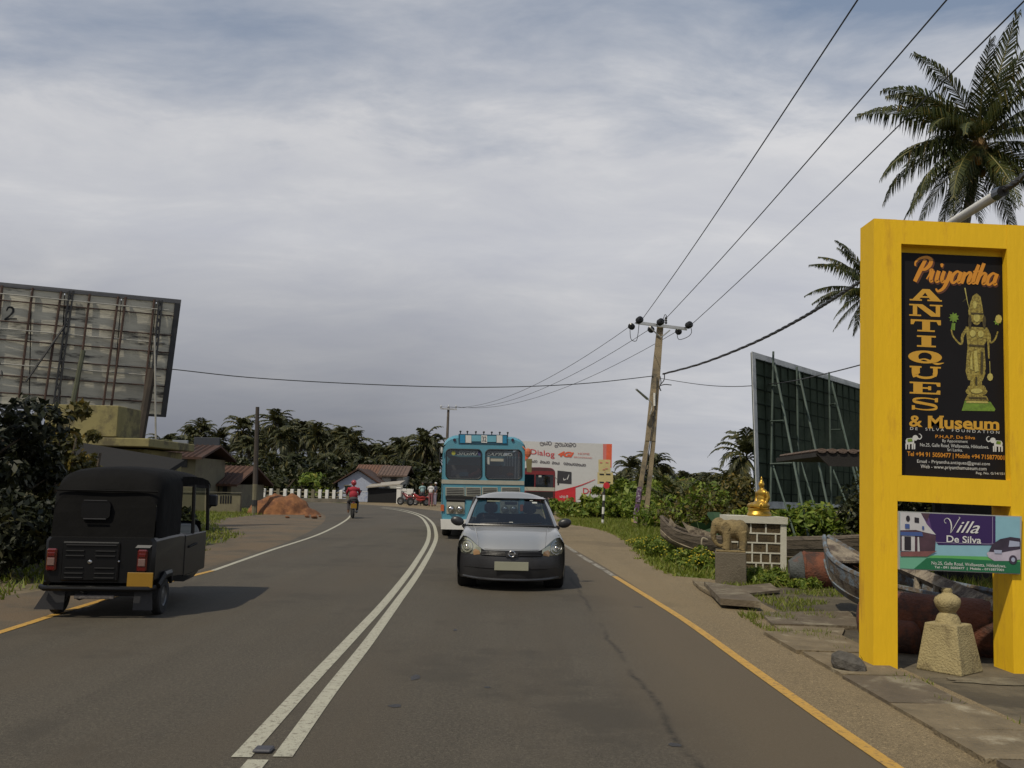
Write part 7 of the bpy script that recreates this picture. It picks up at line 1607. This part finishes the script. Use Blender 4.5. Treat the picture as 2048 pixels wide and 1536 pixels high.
bq('blue_cushion', ((919, 944), (937, 944), (937, 952), (919, 952)), M('cushion_blue', (.04, .10, .16), .9, bump=0), -.25, .05); bq('paper_stack', ((903, 940), (935, 938), (935, 944), (903, 952)), M('paper_grey', (.18, .17, .18), .9, bump=0), -.3, .05)
b = MB(); b.tube(catmull([tuple(BF.pt(*BF.uv(x, y), -.45)) for x, y in ((938, 954), (948, 948), (956, 945), (961, 938))], 4), [.06]*4*3+[.06], 8); b.build('pink_cloth', M('cloth_pink', (.42, .14, .12), .9, bump=0), bus, world=True)
b = MB(); c_ = BF.pt(*BF.uv(1022, 949), -.35); b.ell(c_, (.11, .08, .06), 10); b.build('orange_ornament', M('ornament_orange', (.55, .13, .02), .8, bump=0), bus, world=True)
bq('cream_band', ((883, 959), (1048, 962), (1048, 970), (883, 967)), mCreamP, .052)
for i, (x0, x1) in enumerate(((893, 927), (933, 960), (966, 993), (1004, 1038))):
    bq('grille_frame', ((x0-2, 974), (x1+2, 974.8), (x1+2, 993), (x0-2, 992)), mCreamP, .05); 
    gv = bq('grille_void', ((x0, 976), (x1, 976.6), (x1, 991), (x0, 990)), mVoid, .058)
    for k in range(4): bq('grille_slat', ((x0, 977.3+k*3.4), (x1, 978+k*3.4), (x1, 979.6+k*3.4), (x0, 979+k*3.4)), MATS['pole_concrete'] if 0 else M('slat_grey', (.20, .20, .18), .5, bump=0), .064, .012)
bq('bumper_recess', ((891, 991), (1038, 995), (1038, 1001), (891, 998)), mVoid, .05)
for x0 in (893, 1000):
    bq('lamp_panel', ((x0, 1002), (x0+36, 1003), (x0+36, 1028), (x0, 1027)), mCreamP, .052)
    for dx in (9.5, 26.5):
        u, v = BF.uv(x0+dx, 1018); b = MB(); c_ = BF.pt(u, v, .06); b.tube([c_+BF.n*-.02, c_+BF.n*.03, c_+BF.n*.035], [.115, .115, .09], 18); hl_ = b.build('headlight', M('lamp_bowl', (.20, .19, .15), .25, metal=.5, bump=0), bus, world=True, smooth=True)
        b = MB(); b.ell(c_+BF.n*.04, (.07, .02, .07), 12); b.build('lens', mChrome, hl_, world=True, smooth=True)
bq('front_bumper', ((881, 1038), (1046, 1041), (1046, 1061), (882, 1058)), mWhite, .12, .12)
for x in (884.5, 1043): bq('indicator', ((x-3.2, 1009), (x+3.2, 1009), (x+3.2, 1022), (x-3.2, 1022)), M('indicator_orange', (.45, .10, .03), .3, bump=0, coat=.5), .07, .03)
b = MB(); c_ = BF.pt(*BF.uv(1055, 906), .15); b.tube([BF.pt(*BF.uv(1045, 893), .05), c_], .02, 5); b.ell(c_, (.10, .05, .14), 10); b.build('side_mirror', M('mirror_orange', (.45, .12, .05), .6, bump=0), bus, world=True)
bq('side_mirror', ((1051, 918), (1063, 918), (1062, 945), (1053, 944)), M('mirror_olive', (.16, .14, .06), .6, bump=0), .16, .06)
b = MB(); b.tube([BF.pt(*BF.uv(883, 893), .05), BF.pt(*BF.uv(879, 899), .1), BF.pt(*BF.uv(880, 925), .1)], .018, 5); b.build('mirror_arm', mSB, bus, world=True); b = MB(); c_ = BF.pt(*BF.uv(883.5, 901), .1); b.ell(c_, (.04, .03, .10), 8); b.build('side_mirror', mStick, bus, world=True)
b = MB(); b.tube([BF.pt(*BF.uv(893, 1000), .03), BF.pt(*BF.uv(930, 1001), .03)], .05, 6); b.build('tow_bar', mVoid, bus, world=True)
b = seated('person', 'bus driver dimly seen behind the blue bus windscreen, right half', Matrix.Translation(bf) @ Matrix.Rotation(yaw, 4, 'Z') @ Vector((.62, 1.95, 1.42)), yaw, (.22, .22, .24), 'shirt_pale')
# red bus
rf = Vector((P(1076, 1020, 64).x, 64, 0)); rb = thing('bus', 'red and cream bus parked by the white billboard, half hidden by the blue bus', 'bus', rf, R(-3))
mRedB = M('bus_red', (.15, .012, .016), .45, var=.15, scale=1.5, bump=.02, coat=.2)
bus_shell(rb, 1.18, 2.98, 8.5, mRedB, zw0=1.55, zw1=2.45)
RF = Plane(rf, (math.cos(R(-3)), math.sin(R(-3)), 0), (0, 0, 1))
def rq(name, u0, v0, u1_, v1_, mat, h, th=.03): b = MB(); b.prism([RF.pt(u0, v0, h), RF.pt(u1_, v0, h), RF.pt(u1_, v1_, h), RF.pt(u0, v1_, h)], RF.n*-th); return b.build(name, mat, rb, world=True)
rq('front_panel', -1.15, .42, 1.15, 1.30, mRedB, .03); rq('cream_band', -1.16, 1.30, 1.16, 1.56, mCreamP, .04); rq('front_panel', -1.15, 2.46, 1.15, 2.72, mRedB, .03)
b = MB(); b.poly([RF.pt(x, z, .03) for x, z in ((-1.15, 2.72), (1.15, 2.72), (.95, 2.9), (.6, 2.96), (-.6, 2.96), (-.95, 2.9))]); b.build('roof_front', M('bus_dark_red', (.05, .012, .015), .6, bump=0), rb, world=True)
for u0, u1_ in ((-1.15, -1.07), (-.30, -.22), (1.07, 1.15)): rq('window_post', u0, 1.56, u1_, 2.46, mRedB, .03)
rq('windscreen', -1.07, 1.56, -.30, 2.46, mBGlass, .01, .01); rq('windscreen', -.22, 1.56, 1.07, 2.46, mBGlass, .01, .01); rq('inner_wall', -1.1, 1.5, 1.1, 2.5, M('bus_bulkhead', (.09, .09, .092), .9), -1.6)
rq('sticker', .0, 2.28, .2, 2.40, mStick, .035); rq('paper', -.05, 1.62, .35, 1.95, mStick, -.02); rq('door_rail', .62, 1.60, .70, 2.15, mStick, -.02); rq('curtain', .92, 1.62, 1.03, 2.3, mCreamP, .0)
rq('lower_grille', -.9, .80, 1.05, 1.25, mVoid, .05); rq('front_bumper', -1.15, .42, 1.15, .60, mSB, .08)
for u in (.72, .98, -.98, -.72): b = MB(); c_ = RF.pt(u, .74, .05); b.tube([c_, c_+RF.n*.04], .10, 12); b.build('headlight', mLampW, rb, world=True)
b = MB(); b.tube([RF.pt(1.12, 2.35, .05), RF.pt(1.38, 2.1, .25), RF.pt(1.42, 1.95, .25)], .025, 5); b.tube([RF.pt(1.42, 2.0, .25), RF.pt(1.42, 1.72, .25)], .07, 6); b.build('side_mirror', mSB, rb, world=True)

# ---------------------------------------------------------------- motorcycles and people
def motorcycle(label, loc, rz, col, cname, group=None, tilt=0, plate=False):
    t = thing('motorcycle', label, 'motorcycle', loc, rz, group, rot=(0, tilt, rz)); mp_ = M(cname, col, .35, var=.1, bump=0, coat=.5)
    wheel(t, (0, 0, .30), .30, .10); wheel(t, (0, 1.25, .30), .30, .09)
    b = MB(); b.tube([(0, .05, .62), (0, .35, .66), (0, .62, .60), (0, .80, .70), (0, 1.0, .86)], [.08, .13, .12, .13, .08], 10); b.tube([(0, .1, .5), (0, .5, .42), (0, .8, .5)], [.07, .12, .08], 10); b.build('body', mp_, t, smooth=True)
    b = MB(); b.bbox((0, .32, .76), (.25, .62, .09), .035); b.build('seat', mVoid, t)
    b = MB(); b.tube([(-.32, .92, 1.02), (-.1, 1.0, 1.0), (.1, 1.0, 1.0), (.32, .92, 1.02)], .016, 6); b.tube([(0, 1.0, 1.0), (0, 1.25, .30)], .035, 6); b.build('handlebar', mPlast, t)
    for s_ in (-1, 1): b = MB(); b.tube([(s_*.25, .97, 1.02), (s_*.36, .98, 1.2)], .008, 4); b.ell((s_*.37, .98, 1.22), (.06, .015, .04), 8); b.build('mirror', mPlast, t)
    b = MB(); b.tube([(.14, .7, .28), (.15, .2, .27), (.16, -.15, .33)], [.03, .045, .05], 8); b.build('exhaust', mRim, t, smooth=True)
    b = MB(); b.tube([(0, -.28, .42), (0, -.2, .58), (0, .0, .66)], [.05, .07, .08], 6); b.build('rear_mudguard', mp_, t)
    b = MB(); b.ell((0, -.12, .70), (.07, .04, .04), 8); b.build('tail_lamp', mRed, t); b = MB(); b.ell((0, 1.12, .88), (.09, .06, .09), 10); b.build('headlight', mLampW, t)
    if plate: b = MB(); b.bbox((0, -.30, .56), (.26, .015, .22), .004); b.build('number_plate', MATS['plate_yellow'], t)
    return t
mq = G(705, 1037); hd = R(13)
mc_ = motorcycle('motorcycle ridden away along the white left edge line, yellow plate at the back', (mq.x, mq.y+.1, 0), hd, (.05, .05, .055), 'bike_dark', plate=True)
rid = thing('person', 'motorcyclist in a red jacket and red helmet seen from behind', 'person', (mq.x, mq.y+.1, 0), hd)
b = MB(); E = b.ell; E((0, .22, .86), (.17, .14, .12)); E((0, .28, 1.05), (.16, .11, .18)); E((0, .32, 1.28), (.20, .11, .13)); b.tube([(0, .34, 1.34), (0, .36, 1.46)], [.055, .05], 8); E((0, .37, 1.56), (.08, .095, .11)); E((0, .47, 1.55), (.014, .02, .02), 8)
for s_ in (-1, 1):
    b.tube([(s_*.19, .32, 1.34), (s_*.27, .45, 1.16), (s_*.27, .70, 1.06), (s_*.27, .88, 1.04)], [.06, .048, .04, .03], 10); E((s_*.27, .93, 1.04), (.04, .05, .035), 8)
    b.tube([(s_*.10, .22, .84), (s_*.20, .60, .72), (s_*.19, .50, .30)], [.09, .07, .05], 10); b.tube([(s_*.19, .46, .27), (s_*.19, .66, .25)], [.045, .035], 8)
blob('body', b, mSkin, rid, .018, 3)
b = MB(); E = b.ell; E((0, .27, 1.03), (.20, .14, .22)); E((0, .32, 1.28), (.225, .135, .14))
for s_ in (-1, 1): b.tube([(s_*.19, .32, 1.34), (s_*.275, .45, 1.16), (s_*.275, .74, 1.06)], [.078, .064, .05], 10)
blob('jacket', b, M('jacket_red', (.27, .012, .025), .8, bump=.1), rid, .018, 3)
b = MB(); E = b.ell; E((0, .22, .86), (.185, .155, .12))
for s_ in (-1, 1): b.tube([(s_*.10, .22, .84), (s_*.20, .60, .72), (s_*.19, .50, .36)], [.10, .08, .06], 10)
blob('trousers', b, M('trousers_grey', (.045, .042, .045), .85, bump=.1), rid, .018, 3)
b = MB(); b.ell((0, .36, 1.585), (.125, .14, .135), 16); b.build('helmet', M('helmet_red', (.30, .03, .04), .3, bump=0, coat=.6), rid, smooth=True)
for (px, Y, lab, col, nm, rz) in ((833, 67, 'dark red motorcycle parked right of the white gate', (.16, .015, .02), 'bike_darkred', R(70)), (854, 66, 'red and white motorcycle parked beside the blue bus', (.45, .05, .04), 'bike_red', R(118))):
    motorcycle(lab, (gx(px, Y), Y, 0), rz, col, nm, 'motorcycles parked beyond the bend', tilt=0)
b = MB(); p = Vector((gx(862, 65.4), 65.4, 0)); b.box(p+Vector((0, 0, .55)), (.22, .3, .5)); 
def standing(label, loc, rz, shirt, sname, trs, hat=None):
    t = thing('person', label, 'person', loc, rz, 'people standing by the parked motorcycles'); b = MB(); E = b.ell
    E((0, 0, .95), (.155, .11, .12)); E((0, 0, 1.15), (.14, .10, .18)); E((0, 0, 1.36), (.19, .10, .11)); b.tube([(0, 0, 1.42), (0, -.01, 1.53)], [.055, .05], 8); E((0, -.015, 1.63), (.075, .092, .112)); E((0, -.11, 1.62), (.013, .018, .02), 8)
    for s_ in (-1, 1):
        b.tube([(s_*.18, 0, 1.40), (s_*.23, .02, 1.15), (s_*.24, -.06, .92)], [.055, .045, .032], 8); E((s_*.24, -.08, .84), (.03, .04, .06), 8); b.tube([(s_*.09, 0, .93), (s_*.10, -.01, .5), (s_*.11, 0, .06)], [.088, .06, .042], 8); b.tube([(s_*.11, .03, .035), (s_*.12, -.15, .03)], [.04, .03], 8)
    blob('body', b, mSkin, t, .018, 3)
    b = MB(); E = b.ell; E((0, 0, 1.12), (.17, .125, .22)); E((0, 0, 1.36), (.205, .118, .12))
    for s_ in (-1, 1): b.tube([(s_*.18, 0, 1.40), (s_*.225, .01, 1.20)], [.07, .06], 8)
    blob('shirt', b, M(sname, shirt, .85, bump=.05), t, .018, 3)
    b = MB(); b.ell((0, 0, .92), (.165, .125, .12))
    for s_ in (-1, 1): b.tube([(s_*.09, 0, .93), (s_*.10, -.01, .5), (s_*.11, 0, .10)], [.10, .075, .06], 8)
    blob('trousers', b, M(sname+'_trousers', trs, .85, bump=.05), t, .018, 3)
    b = MB(); b.ell((0, .01, 1.67), (.088, .105, .09), 12); b.build('cap' if hat else 'hair', M('cap_white', hat, .7) if hat else mHair, t, smooth=True); return t
standing('person in a pale teal shirt standing between the two parked motorcycles', (gx(846, 67.2), 67.2, 0), R(20), (.22, .34, .34), 'shirt_teal', (.05, .05, .06))
standing('person in dark clothes with a white cap beside the red white motorcycle', (gx(872, 66.5), 66.5, 0), R(-60), (.04, .045, .07), 'shirt_navy', (.22, .20, .26), (.55, .55, .55))
standing('person in a white shirt standing nearer the parked motorcycle, left of the bus', (gx(863, 65), 65, 0), R(160), (.50, .50, .50), 'shirt_white', (.20, .08, .09))

# print made of many tiny marks stays joined
for o in bpy.data.objects:
    if o.type == 'MESH' and (o.name.startswith(('lettering', 'print', 'tar_spots'))): o['kind'] = 'stuff'

# individual labels for the crowns of the skyline, counted from landmarks one can find
ORD = ['first', 'second', 'third', 'fourth', 'fifth', 'sixth', 'seventh', 'eighth', 'ninth', 'tenth', 'eleventh', 'twelfth', 'thirteenth', 'fourteenth', 'fifteenth', 'sixteenth', 'seventeenth', 'eighteenth']
def pxof(o): d = Vector(o.location)-EYE; return 1024+F*d.dot(_r)/d.dot(_f)
def relabel(group, key, what, marks):
    ob_ = [o for o in bpy.data.objects if o.parent is None and o.get('group') == group and o.get('label', '').startswith(key)]
    for x0, x1, mx, side, nm in marks:
        g_ = sorted([o for o in ob_ if x0 <= pxof(o) < x1], key=lambda o: abs(pxof(o)-mx))
        for i, o in enumerate(g_): o['label'] = '%s, %s one %s the %s' % (what, ORD[i], side, nm)
mk = [(-999, 512, 512, 'left of', 'bare wooden pole'), (512, 700, 512, 'right of', 'bare wooden pole'), (700, 1100, 885, 'left of', 'blue bus')]
relabel('coconut palms beyond the bend', 'dark coconut palm crowded', 'dark coconut palm of the left grove', mk)
relabel('low palms in front of the grove', 'low dark', 'low dark coconut palm before the left grove', mk)
relabel('broadleaf trees behind the left houses', 'dark broadleaf', 'dark broadleaf tree of the left grove', mk)
mk2 = [(-999, 1290, 1290, 'left of', 'leaning concrete pole'), (1290, 2400, 1290, 'right of', 'leaning concrete pole')]
relabel('coconut palms beyond the right verge', 'small far', 'small far coconut palm of the right skyline', mk2)
relabel('broadleaf trees behind the right verge', 'green broadleaf', 'green broadleaf tree behind the right verge', mk2)
